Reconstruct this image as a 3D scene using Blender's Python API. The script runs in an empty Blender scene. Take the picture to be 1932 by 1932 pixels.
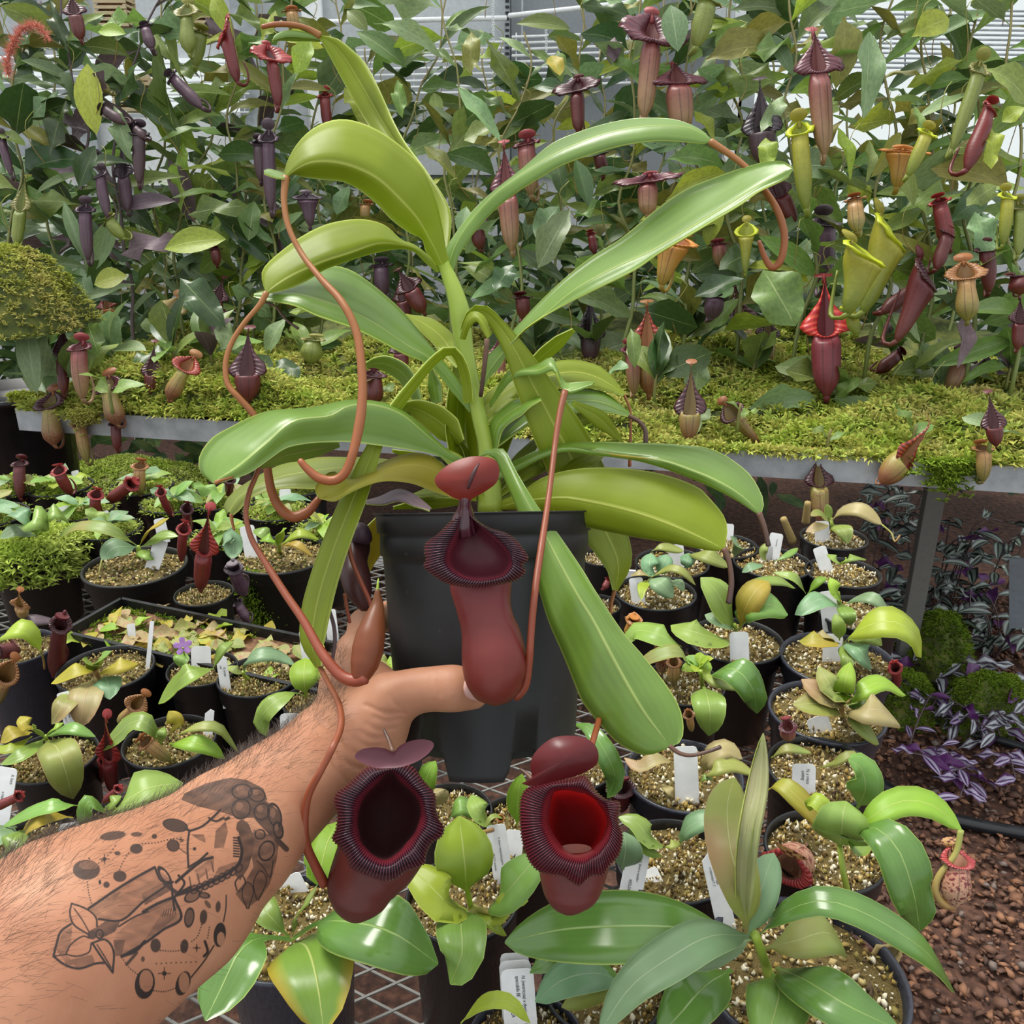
import bpy, bmesh, math, random
import numpy as np
from mathutils import Vector, Matrix

S = bpy.context.scene
random.seed(7); rng = np.random.default_rng(7)
# ------------------------------------------------------------------ camera, sky, sun, exposure
FPX = 1673.0; PITCH = math.radians(21.0); CAM = np.array([0.0, 0.0, 1.5])
cam_d = bpy.data.cameras.new('camera'); cam_o = bpy.data.objects.new('camera', cam_d)
S.collection.objects.link(cam_o); S.camera = cam_o
cam_d.sensor_width = 36.0; cam_d.lens = 36.0*FPX/1932.0
cam_d.clip_start = 0.02; cam_d.clip_end = 100
cam_o.location = CAM.tolist(); cam_o.rotation_euler = (math.radians(90)-PITCH, 0, 0)
RT = np.array([1.0, 0, 0]); FW = np.array([0, math.cos(PITCH), -math.sin(PITCH)]); UP = np.array([0, math.sin(PITCH), math.cos(PITCH)])
S.view_settings.view_transform = 'Standard'; S.view_settings.look = 'None'
S.view_settings.gamma = 1.0; S.view_settings.use_curve_mapping = False
S.view_settings.exposure = 0.42
W = bpy.data.worlds.new('overcast_sky'); S.world = W; W.use_nodes = True
nt = W.node_tree; nt.nodes.clear()
wo = nt.nodes.new('ShaderNodeOutputWorld'); bg = nt.nodes.new('ShaderNodeBackground')
tc = nt.nodes.new('ShaderNodeTexCoord'); sx = nt.nodes.new('ShaderNodeSeparateXYZ'); rp = nt.nodes.new('ShaderNodeValToRGB')
nt.links.new(tc.outputs['Generated'], sx.inputs[0]); nt.links.new(sx.outputs['Z'], rp.inputs[0])
rp.color_ramp.elements[0].position = 0.0; rp.color_ramp.elements[0].color = (0.62, 0.66, 0.68, 1)
rp.color_ramp.elements[1].position = 0.8; rp.color_ramp.elements[1].color = (1.0, 1.02, 1.05, 1)
nt.links.new(rp.outputs[0], bg.inputs[0]); bg.inputs[1].default_value = 1.1
nt.links.new(bg.outputs[0], wo.inputs[0])
sun_d = bpy.data.lights.new('sun', 'SUN'); sun_o = bpy.data.objects.new('sun', sun_d); S.collection.objects.link(sun_o)
sun_d.energy = 3.0; sun_d.angle = math.radians(25); sun_d.color = (1.0, 0.97, 0.9)
sun_o.rotation_euler = Vector((0.35, -0.25, -1.0)).to_track_quat('-Z', 'Y').to_euler()
sun_o.location = (0, 1, 5)

# ------------------------------------------------------------------ helpers
def at(px, py, d):
    return CAM + d*(FW + (px-966.0)/FPX*RT - (py-966.0)/FPX*UP)
def onp(px, py, z):
    r = FW + (px-966.0)/FPX*RT - (py-966.0)/FPX*UP
    return CAM + r*((z-CAM[2])/r[2])
def zd(p): return float(np.dot(np.asarray(p)-CAM, FW))
def nrm(v):
    v = np.asarray(v, float); return v/max(np.linalg.norm(v), 1e-12)
def cr(h):
    h = h.lstrip('#'); v = [int(h[i:i+2], 16)/255 for i in (0, 2, 4)]
    return tuple([x/12.92 if x <= .04045 else ((x+.055)/1.055)**2.4 for x in v]+[1.0])
ORG = {}
COL = S.collection
def thing(name, label, cat, loc, group=None):
    o = bpy.data.objects.new(name, None); COL.objects.link(o)
    o.empty_display_size = .02
    o.location = [float(x) for x in loc]; o['label'] = label; o['category'] = cat
    if group: o['group'] = group
    ORG[o] = np.asarray(loc, float)
    return o
def org(o):
    return ORG.get(o, np.zeros(3))
def mesh(name, V, F, mats, uv=None, mi=None, smooth=True):
    me = bpy.data.meshes.new(name)
    V = np.asarray(V, np.float32)
    if isinstance(F, np.ndarray):
        n, k = F.shape
        me.vertices.add(len(V)); me.vertices.foreach_set('co', V.ravel())
        me.loops.add(n*k); me.loops.foreach_set('vertex_index', F.astype(np.int32).ravel())
        me.polygons.add(n); me.polygons.foreach_set('loop_start', np.arange(0, n*k, k, dtype=np.int32))
        try: me.polygons.foreach_set('loop_total', np.full(n, k, np.int32))
        except Exception: pass
        me.update(calc_edges=True)
    else:
        me.from_pydata(V.tolist(), [], [list(map(int, f)) for f in F])
    for m in mats: me.materials.append(m)
    if uv is not None:
        l = me.uv_layers.new(name='UVMap')
        vi = np.empty(len(me.loops), np.int32); me.loops.foreach_get('vertex_index', vi)
        l.data.foreach_set('uv', np.asarray(uv, np.float32)[vi].ravel())
    if mi is not None: me.polygons.foreach_set('material_index', np.asarray(mi, np.int32))
    if smooth: me.polygons.foreach_set('use_smooth', np.ones(len(me.polygons), bool))
    me.validate()
    return me
def obj(name, V, F, mats, parent=None, **k):
    V = np.asarray(V, float)
    if parent is not None: V = V-org(parent)
    if not isinstance(mats, (list, tuple)): mats = [mats]
    o = bpy.data.objects.new(name, mesh(name, V, F, mats, **k)); COL.objects.link(o)
    if parent is not None: o.parent = parent; ORG[o] = org(parent)
    return o
def inst(name, me, M, mats, parent):
    o = bpy.data.objects.new(name, me); COL.objects.link(o)
    M = M.copy()
    if parent is not None:
        o.parent = parent
        if parent.type == 'EMPTY': M.translation = M.translation-Vector(org(parent))
    o.matrix_basis = M
    for i, m in enumerate(mats):
        o.material_slots[i].link = 'OBJECT'; o.material_slots[i].material = m
    return o
def M4(x, y, z, p):
    return Matrix(((x[0], y[0], z[0], p[0]), (x[1], y[1], z[1], p[1]), (x[2], y[2], z[2], p[2]), (0, 0, 0, 1)))
def tagit(o, label=None, cat=None, group=None, kind=None):
    for k, v in (('label', label), ('category', cat), ('group', group), ('kind', kind)):
        if v: o[k] = v
    return o
def spline(P, n, closed=False):
    """Catmull-Rom through P, resampled to n points evenly by length"""
    P = np.asarray(P, float)
    if len(P) == 1: return np.repeat(P, n, 0)
    if closed: Q = np.vstack([P[-1], P, P[0], P[1]]); segs = len(P)
    else: Q = np.vstack([2*P[0]-P[1], P, 2*P[-1]-P[-2]]); segs = len(P)-1
    out = []
    t = np.linspace(0, 1, 13)[:-1][:, None]
    for i in range(segs):
        a, b, c, d = Q[i], Q[i+1], Q[i+2], Q[i+3]
        out.append(.5*((2*b)+(-a+c)*t+(2*a-5*b+4*c-d)*t**2+(-a+3*b-3*c+d)*t**3))
    out.append((P[0] if closed else P[-1])[None]); C = np.vstack(out)
    L = np.r_[0, np.cumsum(np.linalg.norm(np.diff(C, axis=0), axis=1))]
    L /= L[-1]
    u = np.linspace(0, 1, n+1)[:-1] if closed else np.linspace(0, 1, n)
    return np.stack([np.interp(u, L, C[:, k]) for k in range(C.shape[1])], 1)
def ev(vals, n):
    """scalar list evaluated at n even params"""
    if np.isscalar(vals): return np.full(n, float(vals))
    return np.interp(np.linspace(0, 1, n), np.linspace(0, 1, len(vals)), vals)
def grid_faces(nr, nc, off=0, wrap=False):
    i = np.arange(nr-1)[:, None]; j = np.arange(nc if wrap else nc-1)[None]
    j2 = (j+1) % nc
    a = i*nc+j; b = i*nc+j2; c = (i+1)*nc+j2; d = (i+1)*nc+j
    return np.stack([a, b, c, d], -1).reshape(-1, 4)+off
def tube(P, R, n=8, N=None, cap=True):
    P = np.asarray(P, float); R = np.asarray(R, float)
    if N:
        P = spline(P, N); R = ev(R, N)
    m = len(P)
    if R.ndim == 0: R = np.full(m, float(R))
    if len(R) != m: R = ev(R, m)
    T = np.gradient(P, axis=0); T /= np.maximum(np.linalg.norm(T, axis=1, keepdims=True), 1e-9)
    ref = np.array([0, 0, 1.0]) if abs(T[0][2]) < .9 else np.array([1.0, 0, 0])
    a = nrm(np.cross(T[0], ref)); V = []; UV = []
    th = np.linspace(0, 2*np.pi, n, endpoint=False)
    for i in range(m):
        a = nrm(a-np.dot(a, T[i])*T[i]); b = np.cross(T[i], a)
        V.append(P[i]+R[i]*(np.cos(th)[:, None]*a+np.sin(th)[:, None]*b))
        UV.append(np.stack([th/(2*np.pi), np.full(n, i/(m-1))], 1))
    V = np.vstack(V); UV = np.vstack(UV); F = grid_faces(m, n, wrap=True)
    if cap:
        V = np.vstack([V, P[0]-T[0]*R[0]*.4, P[-1]+T[-1]*R[-1]*.4]); UV = np.vstack([UV, [0, 0], [0, 1]])
        k = m*n; q = np.arange(n); q2 = (q+1) % n
        F = np.vstack([F, np.stack([np.full(n, k), q2, q, q], 1), np.stack([np.full(n, k+1), (m-1)*n+q, (m-1)*n+q2, (m-1)*n+q2], 1)])
        F = [tuple(dict.fromkeys(f)) for f in F.tolist()]
    return V, F, UV
class MB:
    def __init__(s): s.V = []; s.F = []; s.U = []; s.n = 0
    def add(s, V, F, U=None):
        V = np.asarray(V, float); s.V.append(V)
        F = F.tolist() if isinstance(F, np.ndarray) else F
        s.F += [[int(i)+s.n for i in f] for f in F]; s.U.append(np.zeros((len(V), 2)) if U is None else np.asarray(U, float)); s.n += len(V)
    def tube(s, P, R, n=6, N=None): s.add(*tube(P, R, n, N))
    def box(s, c, h, ax=None):
        c = np.asarray(c, float); ax = np.eye(3) if ax is None else ax
        K = np.array([[-1,-1,-1],[1,-1,-1],[1,1,-1],[-1,1,-1],[-1,-1,1],[1,-1,1],[1,1,1],[-1,1,1]], float)*np.asarray(h)
        s.add(c+K@ax, [(0,3,2,1),(4,5,6,7),(0,1,5,4),(1,2,6,5),(2,3,7,6),(3,0,4,7)])
    def build(s, name, mat, parent=None, smooth=True):
        return obj(name, np.vstack(s.V), s.F, mat, parent, uv=np.vstack(s.U), smooth=smooth)

# ------------------------------------------------------------------ materials
class NT:
    def __init__(s, name):
        s.m = bpy.data.materials.new(name); s.m.use_nodes = True; s.t = s.m.node_tree; s.t.nodes.clear()
        s.out = s.n('OutputMaterial')
    def n(s, k, **kw):
        x = s.t.nodes.new('ShaderNode'+k)
        for a, b in kw.items(): setattr(x, a, b)
        return x
    def l(s, a, b): s.t.links.new(a, b)
    def setin(s, node, i, v):
        if hasattr(v, 'is_output') or isinstance(v, bpy.types.NodeSocket): s.l(v, node.inputs[i])
        else: node.inputs[i].default_value = v
    def math(s, op, a, b=0.0, clamp=False):
        x = s.n('Math', operation=op); x.use_clamp = clamp; s.setin(x, 0, a); s.setin(x, 1, b); return x.outputs[0]
    def mix(s, f, a, b, mode='MIX'):
        x = s.n('MixRGB', blend_type=mode); s.setin(x, 0, f); s.setin(x, 1, a); s.setin(x, 2, b); return x.outputs[0]
    def noise(s, scale, detail=3, vec=None, rough=.55):
        x = s.n('TexNoise'); x.inputs['Scale'].default_value = scale; x.inputs['Detail'].default_value = detail; x.inputs['Roughness'].default_value = rough
        if vec is not None: s.l(vec, x.inputs['Vector'])
        return x.outputs['Fac']
    def ramp(s, f, stops):
        x = s.n('ValToRGB'); e = x.color_ramp.elements
        e[0].position, e[0].color = stops[0]; e[1].position, e[1].color = stops[-1]
        for p, c in stops[1:-1]:
            k = e.new(p); k.color = c
        s.l(f, x.inputs[0]); return x.outputs[0]
    def coord(s, k='Object'): return s.n('TexCoord').outputs[k]
    def uv(s):
        q = s.n('SeparateXYZ'); s.l(s.coord('UV'), q.inputs[0]); return q.outputs[0], q.outputs[1]
    def principled(s, col, rough=.5, spec=.5, trans=0.0, tcol=None, bump=None, bstr=.2, bdist=.001, coat=0, sss=0, metal=0):
        p = s.n('BsdfPrincipled'); s.setin(p, 'Base Color', col); s.setin(p, 'Roughness', rough)
        p.inputs['Specular IOR Level'].default_value = spec; p.inputs['Coat Weight'].default_value = coat; p.inputs['Metallic'].default_value = metal
        p.inputs['Coat Roughness'].default_value = .15
        if sss:
            p.inputs['Subsurface Weight'].default_value = sss; p.inputs['Subsurface Radius'].default_value = (1, .35, .2); p.inputs['Subsurface Scale'].default_value = .006
        if bump is not None:
            b = s.n('Bump'); b.inputs['Strength'].default_value = bstr; b.inputs['Distance'].default_value = bdist
            s.l(bump, b.inputs['Height']); s.l(b.outputs[0], p.inputs['Normal'])
        o = p.outputs[0]
        if trans:
            t = s.n('BsdfTranslucent'); s.setin(t, 0, tcol if tcol is not None else col)
            x = s.n('MixShader'); x.inputs[0].default_value = trans; s.l(o, x.inputs[1]); s.l(t.outputs[0], x.inputs[2]); o = x.outputs[0]
        s.l(o, s.out.inputs[0]); return s.m
def flat(name, c, rough=.6, **k):
    t = NT(name); col = cr(c)
    nz = t.noise(60, 3, t.coord()); col2 = t.mix(nz, tuple(x*.78 for x in col[:3])+(1,), tuple(min(1, x*1.15) for x in col[:3])+(1,))
    return t.principled(col2, rough, **k)
def leaf_mat(name, base, rib, edge=None, rough=.38, trans=.28, var=.0, patch=None, veins=.0, rubw=.02, tcol=None, spec=.5, em=(.475, 40.0)):
    t = NT(name); u, v = t.uv(); co = t.coord()
    b = cr(base); nz = t.noise(14, 3, co)
    d = tuple(x*.72 for x in b[:3])+(1,); l = tuple(min(1, x*1.28) for x in b[:3])+(1,)
    col = t.ramp(nz, [(.25, d), (.5, b), (.8, l)])
    if patch:
        nz2 = t.noise(9, 2, co); f = t.ramp(nz2, [(.5, (0, 0, 0, 1)), (.68, (1, 1, 1, 1))]); col = t.mix(f, col, cr(patch))
    if var:
        oi = t.n('ObjectInfo').outputs['Random']
        hs = t.n('HueSaturation'); t.l(col, hs.inputs['Color'])
        t.l(t.math('ADD', t.math('MULTIPLY', oi, .05), .475), hs.inputs['Hue'])
        r2 = t.math('FRACT', t.math('MULTIPLY', oi, 17.31))
        t.l(t.math('ADD', t.math('MULTIPLY', r2, var*2), 1-var), hs.inputs['Value']); col = hs.outputs[0]
    du = t.math('ABSOLUTE', t.math('SUBTRACT', u, .5))
    # faint lengthwise veins, pale midrib, pale margin
    if veins:
        wv = t.math('SINE', t.math('MULTIPLY', u, 62.0)); wv = t.math('MULTIPLY', t.math('ADD', wv, 1.0), veins*.5)
        col = t.mix(wv, col, l)
    rf = t.math('SUBTRACT', 1.0, t.math('DIVIDE', du, rubw), clamp=True)
    col = t.mix(t.math('MULTIPLY', rf, .85), col, cr(rib))
    if edge:
        ef = t.math('MULTIPLY', t.math('SUBTRACT', du, em[0]), em[1], clamp=True); col = t.mix(t.math('MULTIPLY', ef, .8), col, cr(edge))
    hb = t.math('ADD', t.math('MULTIPLY', rf, -1.2), t.noise(35, 4, co))
    tc_ = t.mix(.5, col, cr(tcol)) if tcol else col
    return t.principled(col, rough, trans=trans, tcol=tc_, bump=hb, bstr=.35, bdist=.0012, spec=spec)
ML = {
 'lime':  leaf_mat('leaf_lime', '#8a9a1c', '#c8cf62', '#d4e070', .45, .42, veins=.2, rubw=.035, tcol='#bcc810'),
 'green': leaf_mat('leaf_green', '#6c8e2e', '#bccd74', '#cfe06a', .36, .32, veins=.25, rubw=.03, tcol='#b0c818', spec=.9),
 'deep':  leaf_mat('leaf_deep', '#4c7a2c', '#9fc060', '#b9d060', .28, .25, veins=.2, rubw=.03, spec=.7),
 'yellow':leaf_mat('leaf_yellow', '#a89c36', '#c9bf60', '#b8a850', .5, .35, patch='#8c8d2c', tcol='#c8c020'),
 'olive': leaf_mat('leaf_olive', '#7d8a35', '#b8bf68', '#b0b050', .45, .3, patch='#93804a'),
 'edge':  leaf_mat('leaf_margin', '#c8d870', '#d0dc80', None, .5, .4),
 'b_green': leaf_mat('back_leaf_green', '#728a42', '#b4c084', None, .38, .25, var=.35),
 'b_teal':  leaf_mat('back_leaf_blue_green', '#7c9464', '#b6c494', None, .42, .2, var=.3),
 'b_lime':  leaf_mat('back_leaf_bright', '#9aae3e', '#c6d078', None, .42, .38, var=.25),
 'b_olive': leaf_mat('back_leaf_olive', '#7c7c34', '#aaa462', None, .45, .22, var=.3),
 'b_dark':  leaf_mat('back_leaf_dark', '#3f582c', '#86985a', None, .32, .15, var=.35),
 'b_purple':leaf_mat('back_leaf_purple', '#66545a', '#968680', None, .45, .1, var=.25),
 'p_green': leaf_mat('pot_leaf_green', '#84a44c', '#c2d084', '#bcd078', .34, .3, var=.12, veins=.12),
 'p_teal':  leaf_mat('pot_leaf_blue_green', '#7c9c70', '#b8caa0', '#a8be90', .4, .24, var=.12),
 'p_lime':  leaf_mat('pot_leaf_bright', '#9cb83c', '#d0dc80', '#d0dc70', .4, .36, var=.12),
 'p_yellow':leaf_mat('pot_leaf_yellow', '#b9a83e', '#d8cc80', '#b88848', .45, .35, var=.1, patch='#9aa83e'),
 'p_olive': leaf_mat('pot_leaf_olive', '#8d9a4a', '#bfc684', '#b89068', .45, .25, var=.12, patch='#a08a58'),
 'p_pink':  leaf_mat('pot_leaf_flushed', '#a79a66', '#c2a888', '#b07860', .45, .25, patch='#a9765a'),
 'p_sun':   leaf_mat('pot_leaf_sunned', '#76963c', '#c8d080', '#c4a436', .34, .3, em=(.30, 5.0), veins=.1),
 'p_pale':  leaf_mat('pot_leaf_pale', '#a9b070', '#c8cc90', '#d0cca0', .5, .3, patch='#c0b890'),
 'p_deep':  leaf_mat('pot_leaf_deep', '#628a3c', '#b2cc78', '#b8cc68', .24, .25, veins=.15, spec=.7),
}
def pitcher_mat(name, top, bot, spots=None, rough=.42, trans=.12, wing=None, mid=.5):
    t = NT(name); u, v = t.uv(); co = t.coord()
    nz = t.noise(6, 3, co); vv = t.math('ADD', v, t.math('MULTIPLY', t.math('SUBTRACT', nz, .5), .35))
    col = t.ramp(vv, [(max(0, mid-.3), cr(top)), (min(1, mid+.35), cr(bot))])
    n2 = t.noise(22, 4, co); col = t.mix(t.math('MULTIPLY', n2, .35), col, (0.02, 0.01, 0.01, 1), 'MIX')
    if spots:
        n3 = t.noise(18, 3, co); f = t.ramp(n3, [(.52, (0, 0, 0, 1)), (.58, (1, 1, 1, 1))]); col = t.mix(f, col, cr(spots))
    w = t.math('ABSOLUTE', t.math('SUBTRACT', t.math('ABSOLUTE', t.math('SUBTRACT', u, .5)), .055))
    wf = t.math('SUBTRACT', 1.0, t.math('DIVIDE', w, .014), clamp=True)
    col = t.mix(t.math('MULTIPLY', wf, .6), col, cr(wing) if wing else (.03, .012, .008, 1))
    return t.principled(col, rough, trans=trans, bump=n2, bstr=.3, bdist=.002)
def stripe_mat(name, a, b, n=34, rough=.34):
    t = NT(name); u, v = t.uv()
    wv = t.math('MULTIPLY', t.math('ADD', t.math('SINE', t.math('MULTIPLY', u, n*6.2832)), 1.0), .5)
    wv = t.math('POWER', wv, 1.6)
    vf = t.ramp(v, [(0.0, (.2, .2, .2, 1)), (.35, (1, 1, 1, 1)), (.75, (.8, .8, .8, 1)), (1, (.45, .45, .45, 1))])
    nz = t.noise(9, 2, t.coord())
    col = t.mix(t.math('MULTIPLY', wv, t.math('ADD', nz, .3), clamp=True), cr(b), cr(a))
    col = t.mix(.25, col, t.mix(1.0, col, vf, 'MULTIPLY'))
    return t.principled(col, rough, spec=.6, trans=.06, bump=wv, bstr=.5, bdist=.002)
PM = {  # body, inside, peristome, lid
 'maroon': (pitcher_mat('pitcher_maroon', '#601e22', '#6c3028'), flat('pitcher_maroon_inside', '#3a1216'), stripe_mat('lip_maroon', '#521e28', '#3a121a'), flat('lid_maroon', '#5a1c20', .45, trans=.2)),
 'black':  (pitcher_mat('pitcher_black_purple', '#3c2930', '#5a3f44'), flat('pitcher_black_inside', '#24141c'), stripe_mat('lip_black_purple', '#32202a', '#22141c'), flat('lid_black_purple', '#3c2a34', .5)),
 'purple': (pitcher_mat('pitcher_purple', '#54384a', '#5e4650'), flat('pitcher_purple_inside', '#2c1a26'), stripe_mat('lip_purple', '#584050', '#2c1c28'), flat('lid_purple', '#504048', .5)),
 'pink':   (pitcher_mat('pitcher_pink_brown', '#8c4a46', '#a08058'), flat('pitcher_pink_inside', '#5a2420'), stripe_mat('lip_pink', '#70303a', '#4c1c28'), flat('lid_pink', '#a04a4c', .5, trans=.2)),
 'red':    (pitcher_mat('pitcher_red', '#7c2424', '#6e2422'), flat('pitcher_red_inside', '#4a1414'), stripe_mat('lip_red', '#b43a30', '#7c1c20'), flat('lid_red', '#9c3434', .45, trans=.25)),
 'scarlet':(pitcher_mat('pitcher_rose', '#8a3840', '#7a3038'), flat('pitcher_rose_inside', '#5a1820'), stripe_mat('lip_scarlet', '#f0664a', '#c0202a', 26), flat('lid_scarlet', '#8a2a2c', .45, trans=.2)),
 'tan':    (pitcher_mat('pitcher_tan', '#b88c56', '#8c8442'), flat('pitcher_tan_inside', '#6a4a20'), stripe_mat('lip_tan', '#c08c50', '#7a4a2a'), flat('lid_tan', '#a86a3a', .5, trans=.2)),
 'orange': (pitcher_mat('pitcher_orange', '#c88a3c', '#a88a3a'), flat('pitcher_orange_inside', '#8a4a14'), stripe_mat('lip_orange', '#e0a050', '#b06a28'), flat('lid_orange', '#c07a30', .5, trans=.25)),
 'yellow': (pitcher_mat('pitcher_yellow_green', '#b4b03c', '#8c9a3a', wing='#8a8a30', trans=.25), flat('pitcher_yellow_inside', '#7c8418'), flat('lip_yellow', '#c6d02c', .4, trans=.25), flat('lid_yellow', '#a8a040', .5, trans=.3)),
 'green':  (pitcher_mat('pitcher_green', '#7e8c3c', '#98a452', wing='#6a7030', trans=.2), flat('pitcher_green_inside', '#56601c'), stripe_mat('lip_green', '#98904a', '#6a6a30'), flat('lid_green', '#8c8a3c', .5, trans=.2)),
 'striped':(pitcher_mat('pitcher_striped', '#a39a4e', '#8a5a3c', spots='#8a6a48'), flat('pitcher_striped_inside', '#5c4a20'), stripe_mat('lip_dark_maroon', '#501a22', '#34121a'), flat('lid_brown', '#8c5430', .5)),
 'flame':  (pitcher_mat('pitcher_flame', '#a8a04e', '#94603e'), flat('pitcher_flame_inside', '#7a4a20'), stripe_mat('lip_flame', '#b84a2a', '#6c1c1c'), flat('lid_dry', '#8a5c2c', .6)),
 'spotted':(pitcher_mat('pitcher_spotted', '#c08870', '#c4a080', spots='#702c2c'), flat('pitcher_spotted_inside', '#a87a60'), stripe_mat('lip_rose', '#c85048', '#8c2a30'), pitcher_mat('lid_spotted', '#c89a60', '#c89a60', spots='#5a2a22')),
 'cream':  (pitcher_mat('pitcher_cream_brown', '#7a4a34', '#b89a70', spots='#5c2820'), flat('pitcher_cream_inside', '#8a7a50'), flat('lip_cream', '#b09a64', .4), flat('lid_cream', '#9a7048', .5)),
}
def ten_mat(name, a, b, rough=.45):
    t = NT(name); nz = t.noise(40, 3, t.coord()); u, v = t.uv()
    col = t.mix(v, cr(a), cr(b)); col = t.mix(t.math('MULTIPLY', nz, .4), col, tuple(x*.6 for x in cr(a)[:3])+(1,))
    return t.principled(col, rough, bump=nz, bstr=.4, bdist=.001)
TEN = ten_mat('tendril_orange_brown', '#94602c', '#8c4620'); TEN2 = ten_mat('tendril_red_brown', '#824624', '#883a26')
TENP = ten_mat('tendril_pale', '#9aa050', '#9a6a40'); TEND = ten_mat('tendril_dark', '#6a4a38', '#3c2a24')
STEM = ten_mat('stem_green', '#8ea238', '#98b040'); STEMB = ten_mat('stem_back', '#6f7c3a', '#8a7a4a'); STEMP = ten_mat('stem_purple', '#5c4c48', '#54424a')
def plastic(name, c, rough=.4, holes=False):
    t = NT(name); co = t.coord(); n1 = t.noise(25, 4, co); n2 = t.noise(160, 2, co)
    col = t.ramp(n1, [(.3, tuple(x*.7 for x in cr(c)[:3])+(1,)), (.8, tuple(min(1, x*1.5) for x in cr(c)[:3])+(1,))])
    f = t.ramp(n2, [(.70, (0, 0, 0, 1)), (.76, (1, 1, 1, 1))]); col = t.mix(t.math('MULTIPLY', f, .5 if holes else .08), col, cr('#9a8a60'))
    return t.principled(col, t.ramp(n1, [(.2, (rough-.1,)*3+(1,)), (.8, (rough+.15,)*3+(1,))]), spec=.45, bump=n2, bstr=.08)
M_POT = plastic('black_plastic', '#17181a', .38); M_POTH = plastic('black_mesh_plastic', '#141512', .5, True); M_HPOT = plastic('matte_black_plastic', '#1e1f20', .5)
M_POTG = plastic('grey_black_plastic', '#2c2e38', .35)
def chips_mat(name, stops, rough=.8):
    t = NT(name); u, v = t.uv(); x = t.n('ValToRGB'); x.color_ramp.interpolation = 'CONSTANT'
    e = x.color_ramp.elements; e[0].position = 0; e[0].color = cr(stops[0][1]); e[1].position = stops[1][0]; e[1].color = cr(stops[1][1])
    for p, c in stops[2:]: k = e.new(p); k.color = cr(c)
    t.l(u, x.inputs[0]); nz = t.noise(200, 2, t.coord()); col = t.mix(t.math('MULTIPLY', nz, .4), x.outputs[0], (.08, .06, .04, 1))
    return t.principled(col, rough)
M_GRIT = chips_mat('bark_and_perlite', [(0, '#ece4c8'), (.24, '#ccb476'), (.38, '#a88c42'), (.58, '#7a602c'), (.74, '#8c803a'), (.84, '#4c3a20'), (.95, '#dcd2b0')])
M_GRITL = chips_mat('mossy_bark_mix', [(0, '#d8cca0'), (.12, '#c0a868'), (.34, '#9a8444'), (.54, '#6e642c'), (.70, '#7c8038'), (.80, '#6c4c28'), (.90, '#40301a')])
M_GRAVEL = chips_mat('brown_gravel', [(0, '#6e4a38'), (.3, '#83583f'), (.55, '#5a3a2c'), (.78, '#96684a'), (.92, '#7a6a62'), (.97, '#452e24')])
def ground_mat(name, a, b, c, sc=60):
    t = NT(name); co = t.coord(); n1 = t.noise(sc, 5, co); v = t.n('TexVoronoi'); v.inputs['Scale'].default_value = sc*1.3; t.l(co, v.inputs['Vector'])
    col = t.ramp(n1, [(.3, cr(a)), (.5, cr(b)), (.72, cr(c))])
    return t.principled(col, .9, bump=v.outputs['Distance'], bstr=.6, bdist=.006)
M_SOIL = ground_mat('potting_soil', '#3c3018', '#6c5a2c', '#a8985a', 120)
M_FLOOR = ground_mat('dark_gravel_bed', '#2a1a14', '#4a3024', '#6a4836', 45)
M_PEAT = ground_mat('brown_peat', '#3a261a', '#6a4a32', '#8c6a48', 80)
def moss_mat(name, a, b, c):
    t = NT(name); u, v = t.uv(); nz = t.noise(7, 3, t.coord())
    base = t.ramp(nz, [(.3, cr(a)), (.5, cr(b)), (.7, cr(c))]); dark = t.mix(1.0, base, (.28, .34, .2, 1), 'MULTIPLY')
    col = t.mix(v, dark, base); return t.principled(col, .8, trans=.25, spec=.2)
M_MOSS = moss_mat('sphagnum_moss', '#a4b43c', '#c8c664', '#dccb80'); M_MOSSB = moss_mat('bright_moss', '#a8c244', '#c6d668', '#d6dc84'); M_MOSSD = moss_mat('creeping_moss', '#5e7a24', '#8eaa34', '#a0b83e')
M_MOSSG = ground_mat('moss_bed', '#20280c', '#48521c', '#6c6a30', 26)
M_METAL = NT('galvanised_steel')
_n = M_METAL.noise(18, 4, M_METAL.coord()); M_METAL = M_METAL.principled(M_METAL.ramp(_n, [(.3, cr('#8d9295')), (.7, cr('#b4b9bc'))]), .5, metal=.25)
M_WIRE = flat('weathered_steel_mesh', '#6c6b66', .6); M_WHITE = flat('white_paint', '#eef0f0', .45); M_GREYP = flat('grey_panel', '#c0c4c6', .6)
M_TAG = flat('white_plastic', '#e6e7e6', .45, trans=.1); M_INK = flat('black_ink', '#1a1d24', .6); M_HOSE = plastic('black_rubber', '#191b1e', .35)
M_SLAT = flat('tan_wood_slat', '#c2b08c', .7)
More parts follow.
